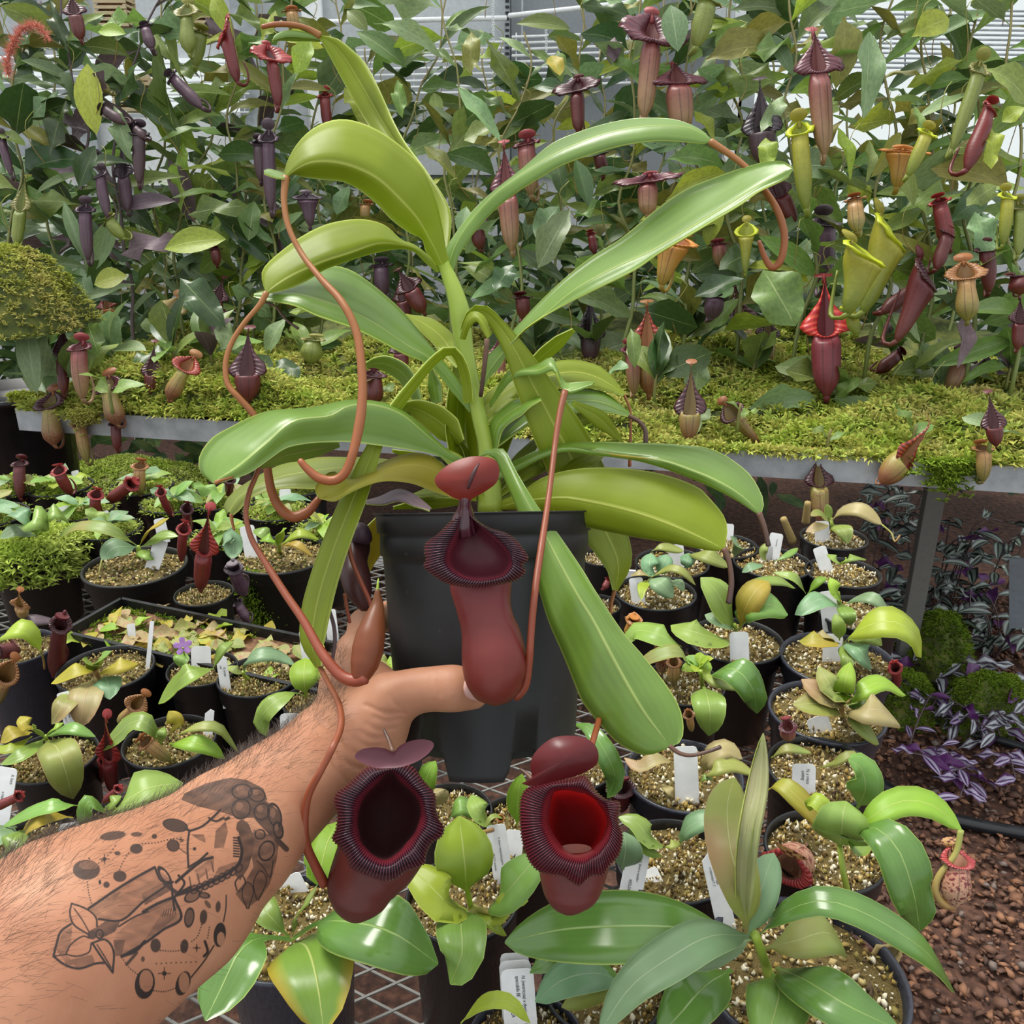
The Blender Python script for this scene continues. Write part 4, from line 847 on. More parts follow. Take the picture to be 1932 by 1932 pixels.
# left crown leaves
sleaf(HP, [(790, 757), (768, 712), (740, 690), (712, 684), (690, 689)], [7, 14, 16, 14, 4], [.66, .665, .67], 'green', 'lime', .012)
sleaf(HP, [(870, 835), (835, 800), (800, 777), (772, 768), (756, 778)], [8, 26, 26, 18, 3], [.635, .64, .65], 'lime', 'green', .01)
sleaf(HP, [(862, 870), (862, 800), (864, 740), (872, 680), (880, 640)], [12, 22, 20, 16, 4], .645, 'lime', 'green', -.01)
sleaf(HP, [(825, 760), (820, 725), (814, 695)], [10, 13, 3], .65, 'green', 'green', .01)
sleaf(HP, [(905, 880), (900, 820), (890, 770), (880, 735)], [14, 20, 16, 5], .64, 'lime', 'lime', .01)
r = random.Random(11)
for i, (x0, y0, x1, y1, x2, y2, w) in enumerate([(905, 930, 850, 900, 760, 905, 15), (900, 940, 840, 925, 770, 938, 13), (930, 940, 980, 900, 1040, 880, 16), (940, 945, 1000, 920, 1060, 915, 14), (890, 930, 800, 870, 740, 850, 16), (935, 930, 990, 860, 1030, 812, 15),
      (925, 930, 935, 870, 975, 800, 16), (915, 930, 890, 860, 860, 820, 16), (940, 935, 1010, 880, 1080, 860, 15), (930, 950, 960, 925, 1000, 890, 10), (880, 945, 800, 950, 742, 958, 12), (1020, 880, 1080, 800, 1140, 790, 20), (1060, 890, 1130, 850, 1170, 832, 22), (1080, 760, 1130, 790, 1175, 835, 17), (900, 935, 870, 880, 800, 830, 15)]):
    sleaf(HP, [(x0, y0), (x1, y1), (x2, y2)], [5, w, 2], [.62, .64+r.uniform(-.02, .02), .65], r.choice(['lime', 'lime', 'green', 'olive']), 'green', r.uniform(-.01, .01), nr=14)
# old dark leaf lying over the rim, small yellow leaf below
sleaf(HP, [(690, 948), (720, 945), (755, 935), (790, 950), (812, 962)], [3, 9, 12, 10, 3], [.585, .575, .56], 'b_purple', 'b_purple', .006)
sleaf(HP, [(718, 975), (708, 1000), (694, 1040), (690, 1080)], [5, 22, 24, 6], .66, 'yellow', 'yellow', .01)

# ---- hero pitchers
def lip_mat(name, crest, valley, inner):
    t = NT(name); u, v = t.uv()
    w = t.math('MULTIPLY', t.math('ADD', t.math('COSINE', t.math('MULTIPLY', u, 6.2832)), 1.0), .5)
    col = t.mix(t.math('POWER', w, 1.3), cr(valley), cr(crest))  # dark valleys and a purple grey crest sheen painted into the ribs
    vf = t.ramp(v, [(.0, (1, 1, 1, 1)), (.22, (.0, .0, .0, 1))]); col = t.mix(t.math('MULTIPLY', vf, .6), col, cr(inner))
    of = t.ramp(v, [(.7, (0, 0, 0, 1)), (1., (1, 1, 1, 1))]); col = t.mix(t.math('MULTIPLY', of, .6), col, cr('#5a1018'))
    nz = t.noise(60, 3, t.coord()); col = t.mix(t.math('MULTIPLY', nz, .35), col, cr('#1a060a'))
    return t.principled(col, .24, spec=.7, coat=.15)
def hero_pitcher(label, inner, outer, d, tilt, spine, rad, sd, bodymat, inmat, lipmat, ribs=84, roll=.006, deep=.03, orange_band=None, yc=None):
    """inner/outer: closed pixel curves from the neck round; d depth of the mouth, tilt depth gained per px upwards"""
    N = ribs*10
    I = spline(inner, N, True); O = spline(outer, N, True); yc = yc or I[:, 1].mean(); cx = I[:, 0].mean()
    ph = np.arange(N)/N*ribs; rib = .5+.5*np.cos(2*np.pi*ph)
    dep = lambda q: d+tilt*(yc-q[:, 1])
    ts = [(-.12, .007), (-.04, .003), (0, 0), (.08, -.35), (.22, -.8), (.42, -1), (.62, -.8), (.8, -.45), (.93, -.1), (1.0, .1), (1.0, .5)]
    V = []; U = []
    env = lambda t: max(0, math.sin(math.pi*min(max(t, 0), 1)))**.5
    for k, (t, rr) in enumerate(ts):
        tt = t; q = I*(1-tt)+O*tt
        if k == len(ts)-1: q = I*.06+O*.94
        if t >= .93 and k < len(ts)-1:
            n = O-I; n /= np.linalg.norm(n, axis=1, keepdims=True); q = q+n*(rib[:, None]*2.6-.5)
        dd = dep(q)+ (rr*roll if k > 1 else rr) - env(t if t < 1 else .9)*.0017*rib
        V.append(CAM+dd[:, None]*(FW+((q[:, 0]-966)/FPX)[:, None]*RT-((q[:, 1]-966)/FPX)[:, None]*UP)); U.append(np.stack([ph, np.full(N, max(0, t))], 1))
    V = np.vstack(V); U = np.vstack(U)
    # body
    SPX = spline([(a[0], a[1], b) for a, b in zip(spine, rad)], 60); SP = SPX[:, :2]; R = SPX[:, 2]; D = np.interp(SP[:, 1], [q[1] for q in spine], sd); P3 = np.array([at(a[0], a[1], D[i]) for i, a in enumerate(SP)])
    Vb, Fb, Ub = tube(P3, R*D/FPX, 72)
    rel = Vb-CAM; dz_ = rel@FW; qx = rel@RT/dz_*FPX+966; qy = 966-rel@UP/dz_*FPX
    ic = I.mean(0); an = np.arctan2(I[:, 1]-ic[1], I[:, 0]-ic[0]); rad_ = np.hypot(I[:, 0]-ic[0], I[:, 1]-ic[1]); oo = np.argsort(an)
    rr_ = np.interp(np.arctan2(qy-ic[1], qx-ic[0]), an[oo], rad_[oo], period=2*np.pi); s_ = np.hypot(qx-ic[0], qy-ic[1])/rr_
    need = d+tilt*(yc-qy)+deep*1.1*np.clip((1.16-s_)/.12, 0, 1)**.7*(s_ < 1.16); dn_ = np.where(s_ < 1.16, np.maximum(dz_, need), dz_)
    Vb = CAM+dn_[:, None]*(FW+((qx-966)/FPX)[:, None]*RT-((qy-966)/FPX)[:, None]*UP)
    body = obj('pitcher', Vb, Fb, bodymat, HP, uv=Ub); body['label'] = label
    obj('lip', V, grid_faces(len(ts), N, wrap=True)[:, ::-1], lipmat, body, uv=U)
    # inside wall
    Ic = I[::6]; n = len(Ic); W_ = []; c = Ic.mean(0)
    for k, (s, dz) in enumerate(((1.0, .001), (.95, .008), (.88, .016), (.75, .023), (.5, .027), (.2, .029))):
        q = c+(Ic-c)*s; dd = dep(q)+dz*deep/.03
        W_.append(CAM+dd[:, None]*(FW+((q[:, 0]-966)/FPX)[:, None]*RT-((q[:, 1]-966)/FPX)[:, None]*UP))
    W_.append(W_[-1].mean(0)[None].repeat(n, 0)); obj('inner_wall', np.vstack(W_), grid_faces(7, n, wrap=True), inmat, body)
    if orange_band:
        a = np.linspace(0, 6.283, 33)[:-1]; fx, fy, fw, fh = orange_band
        q = np.stack([fx+fw*np.cos(a), fy+fh*np.sin(a)], 1); dd = dep(q)+.010+.0*a
        Vf = CAM+dd[:, None]*(FW+((q[:, 0]-966)/FPX)[:, None]*RT-((q[:, 1]-966)/FPX)[:, None]*UP)
        obj('orange_band', np.vstack([Vf, Vf.mean(0)[None].repeat(32, 0)]), grid_faces(2, 32, wrap=True), flat('amber_band', '#742c08', .35), body)  # flat disc added for the orange band low on the inner wall
    return body
def hero_lid(body, outline, centre, d, dc, mat, fold=0., slit=None, spur=None, tilt=0.):
    n = 64; O = spline(outline, n, True); c = np.array(centre, float); V = []
    for side in (0, 1):
        for s in (1, .97, .85, .65, .4, .15, 0):
            q = c+(O-c)*s; dd = d+(dc-d)*(1-s*s)+tilt*(c[1]-q[:, 1])+side*.0012*(1 if s < 1 else 0)+fold*np.abs(q[:, 0]-c[0])
            V.append(CAM+dd[:, None]*(FW+((q[:, 0]-966)/FPX)[:, None]*RT-((q[:, 1]-966)/FPX)[:, None]*UP))
    F = grid_faces(7, n, wrap=True); o = obj('lid', np.vstack(V), np.vstack([F, F[:, ::-1]+7*n]), mat, body)
    if slit:
        V, F, U = tube([at(x, y, dd) for x, y, dd in slit], [.0004, .0012, .0013, .0008], 6, 12); obj('ridge', V, F, flat('dark_ridge', '#3a1012', .5), body, uv=U)
    if spur:
        V, F, U = tube([at(x, y, dd) for x, y, dd in spur], [.0014, .0011, .0008], 6, 8); obj('spur', V, F, TEND, body, uv=U)
    return o
def skinny(name, a, b, spots, rough=.4, trans=.1):
    t = NT(name); u, v = t.uv(); nz = t.noise(16, 4, t.coord(), .65); n2 = t.noise(120, 2, t.coord())
    col = t.mix(t.math('ADD', v, t.math('MULTIPLY', t.math('SUBTRACT', nz, .5), .9), clamp=True), cr(a), cr(b))
    col = t.mix(t.math('MULTIPLY', t.ramp(nz, [(.42, (0, 0, 0, 1)), (.7, (1, 1, 1, 1))]), .5), col, cr(spots)); col = t.mix(t.math('MULTIPLY', n2, .2), col, (.05, .01, .01, 1))
    return t.principled(col, rough, trans=trans, bump=n2, bstr=.15, bdist=.0006, spec=.4)
LM = lip_mat('ribbed_lip_dark_red', '#583040', '#1a0408', '#8a2a34')
LMR = lip_mat('ribbed_lip_red', '#642a38', '#3c060e', '#9c3438')
A_ = hero_pitcher('upper pitcher with a pinched waist, hanging in front of the pot',
  [(877, 958), (873, 980), (868, 998), (855, 1026), (847, 1052), (854, 1070), (873, 1085), (898, 1092), (924, 1091), (948, 1083), (960, 1062), (956, 1044), (942, 1026), (922, 1008), (899, 988), (884, 972)],
  [(874, 955), (867, 966), (847, 987), (826, 1008), (805, 1023), (801, 1040), (804, 1056), (801, 1070), (826, 1091), (847, 1102), (873, 1107), (901, 1109), (929, 1105), (955, 1100), (976, 1093), (991, 1079), (986, 1066), (996, 1053), (986, 1035), (971, 1016), (948, 1003), (922, 995), (898, 980), (882, 962)],
  .487, .00006, [(905, 1075), (907, 1104), (912, 1142), (919, 1173), (927, 1205), (932, 1238), (935, 1269), (940, 1290), (946, 1305), (951, 1317), (954, 1323), (955, 1326)], [50, 58, 52, 51, 57, 61, 60, 54, 44, 30, 16, 4], [.508, .506, .502, .500, .498, .496, .496, .496, .496, .496, .496, .496],
  skinny('pitcher_wall_red', '#6e2226', '#743022', '#5a161c'), skinny('pitcher_inner_dark_red', '#5c2430', '#54202c', '#441420', .5), LM, ribs=92, deep=.016)
hero_lid(A_, [(883, 944), (860, 941), (841, 930), (826, 919), (820, 905), (831, 888), (857, 871), (891, 861), (922, 863), (937, 871), (942, 889), (937, 910), (919, 925), (896, 938)], (882, 905), .480, .474, skinny('lid_red', '#8a2e20', '#7e241c', '#521214', .4, .25),
  slit=[(904, 874, .472), (895, 890, .470), (888, 906, .470), (883, 922, .472)])
Vn, Fn, Un = tube([at(878, 935, .482), at(877, 950, .484), at(877, 968, .488), at(875, 984, .492), at(876, 996, .496)], [.0036, .0034, .0050, .0070, .0080], 16, 16); obj('neck', Vn, Fn, LM, A_, uv=np.stack([Un[:, 0]*14, np.full(len(Un), .8)], 1))
B_ = hero_pitcher('lower left pitcher with an open dark red mouth and two winged lid',
  [(733, 1457), (716, 1470), (695, 1490), (678, 1511), (672, 1536), (671, 1563), (678, 1588), (693, 1609), (714, 1623), (732, 1625), (749, 1615), (767, 1598), (784, 1576), (796, 1549), (796, 1526), (788, 1503), (769, 1483), (751, 1466), (742, 1457)],
  [(734, 1446), (715, 1445), (695, 1447), (678, 1460), (654, 1483), (637, 1495), (631, 1510), (636, 1536), (634, 1564), (627, 1582), (640, 1598), (654, 1617), (660, 1634), (674, 1644), (699, 1654), (726, 1662), (749, 1657), (765, 1645), (784, 1638), (800, 1629), (804, 1611), (815, 1590), (833, 1578), (837, 1560), (826, 1543), (822, 1520), (820, 1498), (798, 1472), (780, 1448), (761, 1441), (744, 1444)],
  .462, .0001, [(733, 1540), (726, 1580), (710, 1618), (694, 1645), (682, 1668), (674, 1692), (668, 1712), (664, 1726), (662, 1732), (661, 1736)], [70, 84, 80, 71, 65, 58, 44, 28, 17, 4], [.495, .492, .488, .486, .485, .484, .484, .484, .484, .484],
  skinny('pitcher_wall_brown_red', '#5a2622', '#5a2a22', '#481a1c'), skinny('pitcher_inner_black_red', '#30060a', '#24040a', '#3c060c', .8), LM, ribs=104, deep=.034)
hero_lid(B_, [(736, 1449), (711, 1449), (691, 1443), (675, 1434), (669, 1426), (682, 1414), (705, 1410), (726, 1412), (743, 1419), (753, 1408), (774, 1398), (798, 1395), (815, 1399), (818, 1409), (805, 1425), (784, 1438), (757, 1447)], (742, 1431), .450, .452, skinny('lid_mauve', '#683a44', '#6c3a44', '#5c3038', .45, .15),
  spur=[(741, 1418, .462), (733, 1395, .470), (724, 1376, .474)])
C_ = hero_pitcher('lower right pitcher with a glowing red mouth and rounded lid',
  [(1050, 1490), (1040, 1498), (1033, 1518), (1030, 1547), (1035, 1569), (1045, 1588), (1059, 1605), (1076, 1615), (1097, 1617), (1117, 1609), (1137, 1588), (1146, 1567), (1148, 1549), (1140, 1528), (1124, 1507), (1103, 1495), (1076, 1489)],
  [(1035, 1474), (1016, 1480), (993, 1489), (983, 1507), (981, 1536), (984, 1578), (991, 1605), (1001, 1628), (1018, 1644), (1041, 1650), (1061, 1653), (1078, 1664), (1093, 1671), (1107, 1659), (1119, 1652), (1137, 1651), (1149, 1634), (1168, 1612), (1175, 1578), (1167, 1550), (1170, 1520), (1163, 1511), (1146, 1509), (1127, 1495), (1115, 1476), (1103, 1463), (1082, 1467), (1057, 1471)],
  .462, .0001, [(1087, 1545), (1085, 1590), (1082, 1630), (1080, 1660), (1079, 1683), (1079, 1702), (1080, 1713), (1081, 1719), (1082, 1723)], [60, 74, 67, 61, 54, 42, 28, 17, 4], [.495, .492, .488, .486, .485, .485, .485, .485, .485],
  skinny('pitcher_wall_pinkish_brown', '#5c2020', '#743a34', '#5e2626', trans=.2), skinny('pitcher_inner_red', '#9a0c0c', '#880a0e', '#600408', .8, .5), LMR, ribs=104, deep=.034, orange_band=(1086, 1601, 30, 9))
hero_lid(C_, [(1008, 1483), (984, 1478), (1003, 1470), (1001, 1450), (1004, 1429), (1018, 1410), (1041, 1393), (1066, 1388), (1097, 1390), (1117, 1400), (1128, 1416), (1128, 1437), (1115, 1451), (1093, 1462), (1066, 1470), (1035, 1477)], (1068, 1432), .452, .444, skinny('lid_deep_red', '#561218', '#4c1016', '#6a1e1c', .35, .2),
  spur=[(1004, 1470, .458), (992, 1458, .462), (981, 1451, .464)])
tendril(C_, [(1131, 1356), (1124, 1380), (1116, 1408), (1106, 1450)], [6, 6, 6, 6], [.53, .50, .485, .48], TEN2)
# dark pitcher behind, left of the pot, and the unopened brown one
Vd, Fd, Ud = tube([at(680, 1002, .60), at(676, 1030, .60), at(668, 1060, .59), at(672, 1095, .58), at(682, 1130, .575), at(690, 1150, .575)], [.0060, .0085, .0088, .0100, .0088, .003], 20, 24)
dk = obj('pitcher', Vd, Fd, skinny('pitcher_wall_dark', '#34201e', '#4c2a28', '#3a2022'), HP, uv=Ud); dk['label'] = 'dark brown pitcher behind the hanging leaf, left of the pot'
Vd, Fd, Ud = tube([at(664, 994, .595), at(680, 1006, .59), at(693, 1020, .595)], [.004, .0075, .004], 12, 10); obj('lid', Vd, Fd, PM['black'][3], dk, uv=Ud)
tendril(dk, [(655, 1000), (662, 1050), (680, 1095), (698, 1135), (702, 1160)], [4, 4.5, 4.5, 4.5, 4], .56, TEN2)
tendril(dk, [(650, 1120), (655, 1150), (660, 1175)], [3.5, 3.5, 3], .56, TEN2)
Ve, Fe, Ue = tube([at(712, 1112, .50), at(712, 1140, .50), at(706, 1170, .497), at(698, 1205, .493), at(691, 1240, .49), at(684, 1265, .488), at(678, 1284, .487)], [.0012, .0036, .0062, .0082, .0088, .0078, .0045], 24, 30)
eb = obj('pitcher', Ve, Fe, skinny('pitcher_wall_brown', '#6c3e1c', '#7c3a1e', '#5a3414'), HP, uv=Ue); eb['label'] = 'small unopened brown pitcher resting against the hand'
Ve, Fe, Ue = tube([at(712, 1116, .50), at(713, 1100, .50), at(714, 1092, .502)], [.0011, .0007, .0004], 6, 8); obj('lid', Ve, Fe, STEM, eb, uv=Ue)
sleaf(HP, [(618, 1140), (630, 1180), (632, 1215), (626, 1250)], [3, 3.5, 3.5, 3], .55, 'b_purple', 'b_purple')

# ------------------------------------------------------------------ forearm and hand
def C3(px, py, d): return np.array([(px-966)/FPX*d, -(py-966)/FPX*d, d])
CH = [  # chains of (px, py, depth, radius m)
 [(-260, 2120, .32, .054), (-60, 1950, .35, .051), (130, 1792, .385, .047), (225, 1738, .405, .0440), (321, 1684, .43, .0412), (437, 1580, .465, .0345), (520, 1505, .487, .0290), (573, 1462, .50, .0258), (612, 1425, .515, .0248), (655, 1375, .54, .0250)],
 [(650, 1370, .552, .0235), (668, 1300, .575, .0190), (672, 1235, .60, .0130), (690, 1180, .635, .0108), (735, 1162, .685, .0098), (800, 1168, .712, .0088)],
 [(690, 1345, .560, .019), (735, 1300, .645, .0125), (775, 1290, .700, .0098), (845, 1300, .716, .0085)],
 [(690, 1365, .560, .019), (745, 1350, .650, .0120), (790, 1345, .698, .0094), (850, 1350, .712, .0082)],
 [(690, 1385, .560, .018), (745, 1400, .640, .0110), (785, 1402, .690, .0085), (835, 1405, .705, .0075)],
 [(625, 1405, .520, .022), (668, 1392, .525, .0215), (700, 1368, .527, .0200), (735, 1322, .525, .0150), (782, 1303, .523, .0108), (820, 1299, .522, .0104), (858, 1299, .521, .0116), (895, 1312, .526, .0082)],
 [(655, 1285, .575, .0150), (700, 1290, .560, .0130), (745, 1304, .540, .0110)],
 [(650, 1425, .520, .0215), (690, 1402, .530, .0170), (722, 1370, .535, .0130)],
]
h = .00135; lo = np.array([-.30, -.285, .26]); hi = np.array([.0, -.045, .745]); nn = ((hi-lo)/h).astype(int)+1
F_ = np.full(nn, .03, np.float32)
def smin(a, b, k=.009):
    q = np.maximum(k-np.abs(a-b), 0)/k; return np.minimum(a, b)-q*q*k*.25
for ch in CH:
    for (x0, y0, d0, r0_), (x1, y1, d1, r1_) in zip(ch[:-1], ch[1:]):
        a = C3(x0, y0, d0); b = C3(x1, y1, d1); R = max(r0_, r1_)+.016
        l = np.maximum(((np.minimum(a, b)-R-lo)/h).astype(int), 0); u = np.minimum(((np.maximum(a, b)+R-lo)/h).astype(int)+1, nn)
        if np.any(u <= l): continue
        gx = (lo[0]+np.arange(l[0], u[0])*h)[:, None, None].astype(np.float32); gy = (lo[1]+np.arange(l[1], u[1])*h)[None, :, None].astype(np.float32); gz = (lo[2]+np.arange(l[2], u[2])*h)[None, None, :].astype(np.float32)
        ba = b-a; L2 = ba@ba
        t = np.clip(((gx-a[0])*ba[0]+(gy-a[1])*ba[1]+(gz-a[2])*ba[2])/L2, 0, 1)
        D = np.sqrt((gx-a[0]-t*ba[0])**2+(gy-a[1]-t*ba[1])**2+(gz-a[2]-t*ba[2])**2)-(r0_+(r1_-r0_)*t)
        sl = (slice(l[0], u[0]), slice(l[1], u[1]), slice(l[2], u[2])); F_[sl] = smin(F_[sl], D.astype(np.float32))
def surface_nets(F, lo, h):
    s = F < 0; nx, ny, nz = F.shape
    c = np.zeros((nx-1, ny-1, nz-1), np.int8)
    for i in (0, 1):
        for j in (0, 1):
            for k in (0, 1): c += s[i:nx-1+i, j:ny-1+j, k:nz-1+k]
    I = np.argwhere((c > 0) & (c < 8)); idx = np.full(c.shape, -1, np.int32); idx[I[:, 0], I[:, 1], I[:, 2]] = np.arange(len(I))
    acc = np.zeros((len(I), 3)); cnt = np.zeros(len(I))
    cs = [(i, j, k) for i in (0, 1) for j in (0, 1) for k in (0, 1)]
    for p in cs:
        for ax in range(3):
            if p[ax]: continue
            q = list(p); q[ax] = 1
            fa = F[I[:, 0]+p[0], I[:, 1]+p[1], I[:, 2]+p[2]]; fb = F[I[:, 0]+q[0], I[:, 1]+q[1], I[:, 2]+q[2]]
            m_ = (fa < 0) != (fb < 0); t = np.where(m_, fa/np.where(m_, fa-fb, 1), 0); pt = np.tile(np.array(p, float), (len(I), 1)); pt[:, ax] += t
            acc[m_] += pt[m_]; cnt[m_] += 1
    V = lo+h*(I+acc/cnt[:, None]); faces = []
    for ax in range(3):
        a = s; sh = [slice(None)]*3; sh2 = [slice(None)]*3; sh[ax] = slice(0, -1); sh2[ax] = slice(1, None)
        e = a[tuple(sh)] != a[tuple(sh2)]; E = np.argwhere(e); o1, o2 = [x for x in range(3) if x != ax]
        ok = (E[:, o1] > 0) & (E[:, o2] > 0) & (E[:, o1] < F.shape[o1]-1) & (E[:, o2] < F.shape[o2]-1); E = E[ok]
        g_ = []
        for d1, d2 in ((0, 0), (1, 0), (1, 1), (0, 1)):
            q = E.copy(); q[:, o1] -= d1; q[:, o2] -= d2; g_.append(idx[q[:, 0], q[:, 1], q[:, 2]])
        f = np.stack(g_, 1); inside = a[E[:, 0], E[:, 1], E[:, 2]]; flip = inside if ax != 1 else ~inside
        f[flip] = f[flip][:, ::-1]; faces.append(f)
    return V, np.vstack(faces)
Vc, Fc = surface_nets(F_, lo, h); del F_
def topx(Vc): return np.stack([Vc[:, 0]/Vc[:, 2]*FPX+966, -Vc[:, 1]/Vc[:, 2]*FPX+966], 1)
# refine the inked skin, then smooth
bm = bmesh.new(); vs = [bm.verts.new(v) for v in Vc]; bm.verts.ensure_lookup_table()
for f in Fc.tolist():
    try: bm.faces.new([vs[i] for i in f])
    except ValueError: pass
bmesh.ops.recalc_face_normals(bm, faces=bm.faces)
for _ in range(5): bmesh.ops.smooth_vert(bm, verts=bm.verts, factor=.5, use_axis_x=True, use_axis_y=True, use_axis_z=True)
bm.normal_update()
ed = set()
for f in bm.faces:
    c = f.calc_center_median(); x = c.x/c.z*FPX+966; y = -c.y/c.z*FPX+966
    if 85 < x < 560 and 1450 < y < 1900 and f.normal.z < .25: ed.update(f.edges)
bmesh.ops.subdivide_edges(bm, edges=list(ed), cuts=3, use_grid_fill=True)
for _ in range(3): bmesh.ops.smooth_vert(bm, verts=bm.verts, factor=.5, use_axis_x=True, use_axis_y=True, use_axis_z=True)
bmesh.ops.triangulate(bm, faces=[f for f in bm.faces if len(f.verts) > 4])
bm.normal_update()
Vc = np.array([v.co[:] for v in bm.verts]); Nc = np.array([v.normal[:] for v in bm.verts])
# skin creases pressed in along the thumb joint, thumb base and wrist
PX = topx(Vc); front = Nc[:, 2] < .35
def crease(P, depth, w):
    global Vc
    Q = spline(P, 40); d2 = np.full(len(PX), 1e9); sel = np.where(front & (PX[:, 0] > 540) & (PX[:, 0] < 930))[0]
    for q in Q: d2[sel] = np.minimum(d2[sel], (PX[sel, 0]-q[0])**2+(PX[sel, 1]-q[1])**2)
    Vc = Vc-Nc*(depth*np.exp(-d2/(2*w*w)))[:, None]
for P, dd, w in (([(829, 1268), (827, 1290), (831, 1312)], .0006, 2.2), ([(816, 1272), (812, 1290), (815, 1308)], .0004, 2), ([(838, 1268), (839, 1285)], .0003, 2),
                 ([(690, 1330), (725, 1345), (762, 1346)], .0009, 3), ([(705, 1352), (730, 1360), (758, 1356)], .0006, 2.6), ([(690, 1365), (715, 1378), (745, 1374)], .0006, 2.6), ([(680, 1380), (700, 1392), (730, 1390)], .0006, 2.6), ([(668, 1392), (690, 1407), (716, 1408)], .0006, 2.6), ([(648, 1395), (668, 1418), (690, 1432)], .0009, 3), ([(632, 1405), (655, 1438), (682, 1452)], .0011, 3.2), ([(624, 1425), (640, 1455), (660, 1480)], .0008, 3),
                 ([(735, 1312), (742, 1325), (758, 1338)], .0006, 3), ([(650, 1300), (665, 1285), (690, 1278)], -.0008, 5), ([(600, 1360), (630, 1385), (640, 1400)], .0004, 3)):
    crease(P, dd, w)
Vw = CAM+Vc[:, :1]*RT+Vc[:, 1:2]*UP+Vc[:, 2:]*FW; Nw = Nc[:, :1]*RT+Nc[:, 1:2]*UP+Nc[:, 2:]*FW
Fl = [[v.index for v in f.verts] for f in bm.faces]; bm.free()
# the camera frame (x right, y up, z forward) is left handed: turn the faces round
Fl = [f[::-1] for f in Fl]
def skin_mat():
    t = NT('skin'); co = t.coord(); n1 = t.noise(22, 4, co); n2 = t.noise(420, 3, co, .6); n3 = t.noise(70, 3, co)
    col = t.ramp(n1, [(.3, cr('#9c6a4e')), (.5, cr('#a8775a')), (.7, cr('#b48566'))])
    col = t.mix(t.math('MULTIPLY', n3, .25), col, cr('#a06450'))
    at_ = t.n('Attribute', attribute_name='ink'); col = t.mix(at_.outputs['Fac'], col, cr('#14181b'))
    hgt = t.math('ADD', t.math('MULTIPLY', n2, .5), n3)
    return t.principled(col, .52, sss=.08, bump=hgt, bstr=.25, bdist=.0009, spec=.35)
M_SKIN = skin_mat()
PR = thing('person', 'bare tattooed hairy forearm and hand gripping the large black pot', 'person', at(-150, 2100, .33))
arm = obj('skin', Vw, Fl, M_SKIN, PR)
# ---- tattoo, drawn in the design's own sheet (3.22 units per photo pixel)
TX = PX[:, 0]*3.22; TY = (PX[:, 1]-1450)*3.22
ink = np.zeros(len(PX)); reg = np.where(front & (PX[:, 0] > 80) & (PX[:, 0] < 570) & (PX[:, 1] > 1455) & (PX[:, 1] < 1900))[0]; X = TX[reg]; Y = TY[reg]; K = np.zeros(len(reg))
nz1 = .5+.25*np.sin(X*.045+np.sin(Y*.06)*2)+.25*np.sin(Y*.07+X*.03)
def put(a):
    global K
    K = np.maximum(K, a)
def er(a):
    global K
    K = np.minimum(K, a)
def sm(d, w=3.0): return np.clip(.5-d/w, 0, 1)
def ell(cx, cy, rx, ry, ang=0., fill=1., line=0., inner=None):
    a = math.radians(ang); dx = X-cx; dy = Y-cy; u = (dx*math.cos(a)+dy*math.sin(a))/rx; v = (-dx*math.sin(a)+dy*math.cos(a))/ry
    d = (np.sqrt(u*u+v*v)-1)*min(rx, ry)
    if fill: put(fill*sm(d))
    if line: put(sm(np.abs(d)-line))
def pl(P, w=4, s=1., sp=True):
    Q = spline(P, 30 if len(P) > 2 else 12) if sp else np.array(P, float); d = np.full(len(X), 1e9)
    for p, q in zip(Q[:-1], Q[1:]):
        e = q-p; t = np.clip(((X-p[0])*e[0]+(Y-p[1])*e[1])/max(e@e, 1e-6), 0, 1); d = np.minimum(d, np.hypot(X-p[0]-t*e[0], Y-p[1]-t*e[1]))
    put(s*sm(d-w, 4))
def poly_in(P):
    P = np.array(P, float); c = np.zeros(len(X), bool)
    for i in range(len(P)):
        x1, y1 = P[i]; x2, y2 = P[i-1]; m_ = ((y1 > Y) != (y2 > Y)) & (X < (x2-x1)*(Y-y1)/((y2-y1) or 1e-9)+x1); c ^= m_
    return c
def shade(P, s, var=.6): put(np.where(poly_in(P), s*(1-var+var*nz1), 0))
def star(cx, cy, r): pl([(cx-r, cy), (cx+r, cy)], 2.5); pl([(cx, cy-r), (cx, cy+r)], 2.5); ell(cx, cy, r*.4, r*.4)
def dots(P, n):
    for q in spline(P, n): ell(q[0], q[1], 4.2, 4.2)
# dark leafy mass and berries at the top right
shade([(1120, 150), (1250, 90), (1400, 55), (1500, 70), (1600, 120), (1625, 190), (1560, 230), (1450, 300), (1330, 260), (1200, 230), (1100, 190)], .78, .35)
shade([(1400, 180), (1520, 150), (1620, 200), (1700, 260), (1720, 360), (1700, 430), (1650, 420), (1540, 300), (1440, 300)], .85, .3)
shade([(1540, 370), (1700, 420), (1680, 560), (1640, 700), (1580, 790), (1500, 850), (1430, 760), (1480, 700), (1540, 600), (1520, 480)], .62, .5)
shade([(1440, 330), (1500, 320), (1540, 400), (1545, 480), (1510, 600), (1460, 680), (1420, 640), (1470, 560), (1460, 440)], .8, .4)
for (cx, cy, rx, ry, an) in ((1465, 245, 55, 60, 20), (1590, 262, 45, 50, 25), (1668, 285, 38, 70, -15), (1560, 160, 50, 40, 20), (1470, 140, 60, 45, 0), (1690, 375, 28, 48, -10), (1580, 400, 30, 28, 0), (1620, 500, 45, 60, 20)):
    ell(cx, cy, rx, ry, an, 0, 5); ell(cx-8, cy-14, rx*.35, ry*.25, an, .25)
    a = math.radians(an); d = np.hypot((X-cx+10)/rx, (Y-cy+16)/ry); K = np.where(d < .42, np.minimum(K, .45), K)
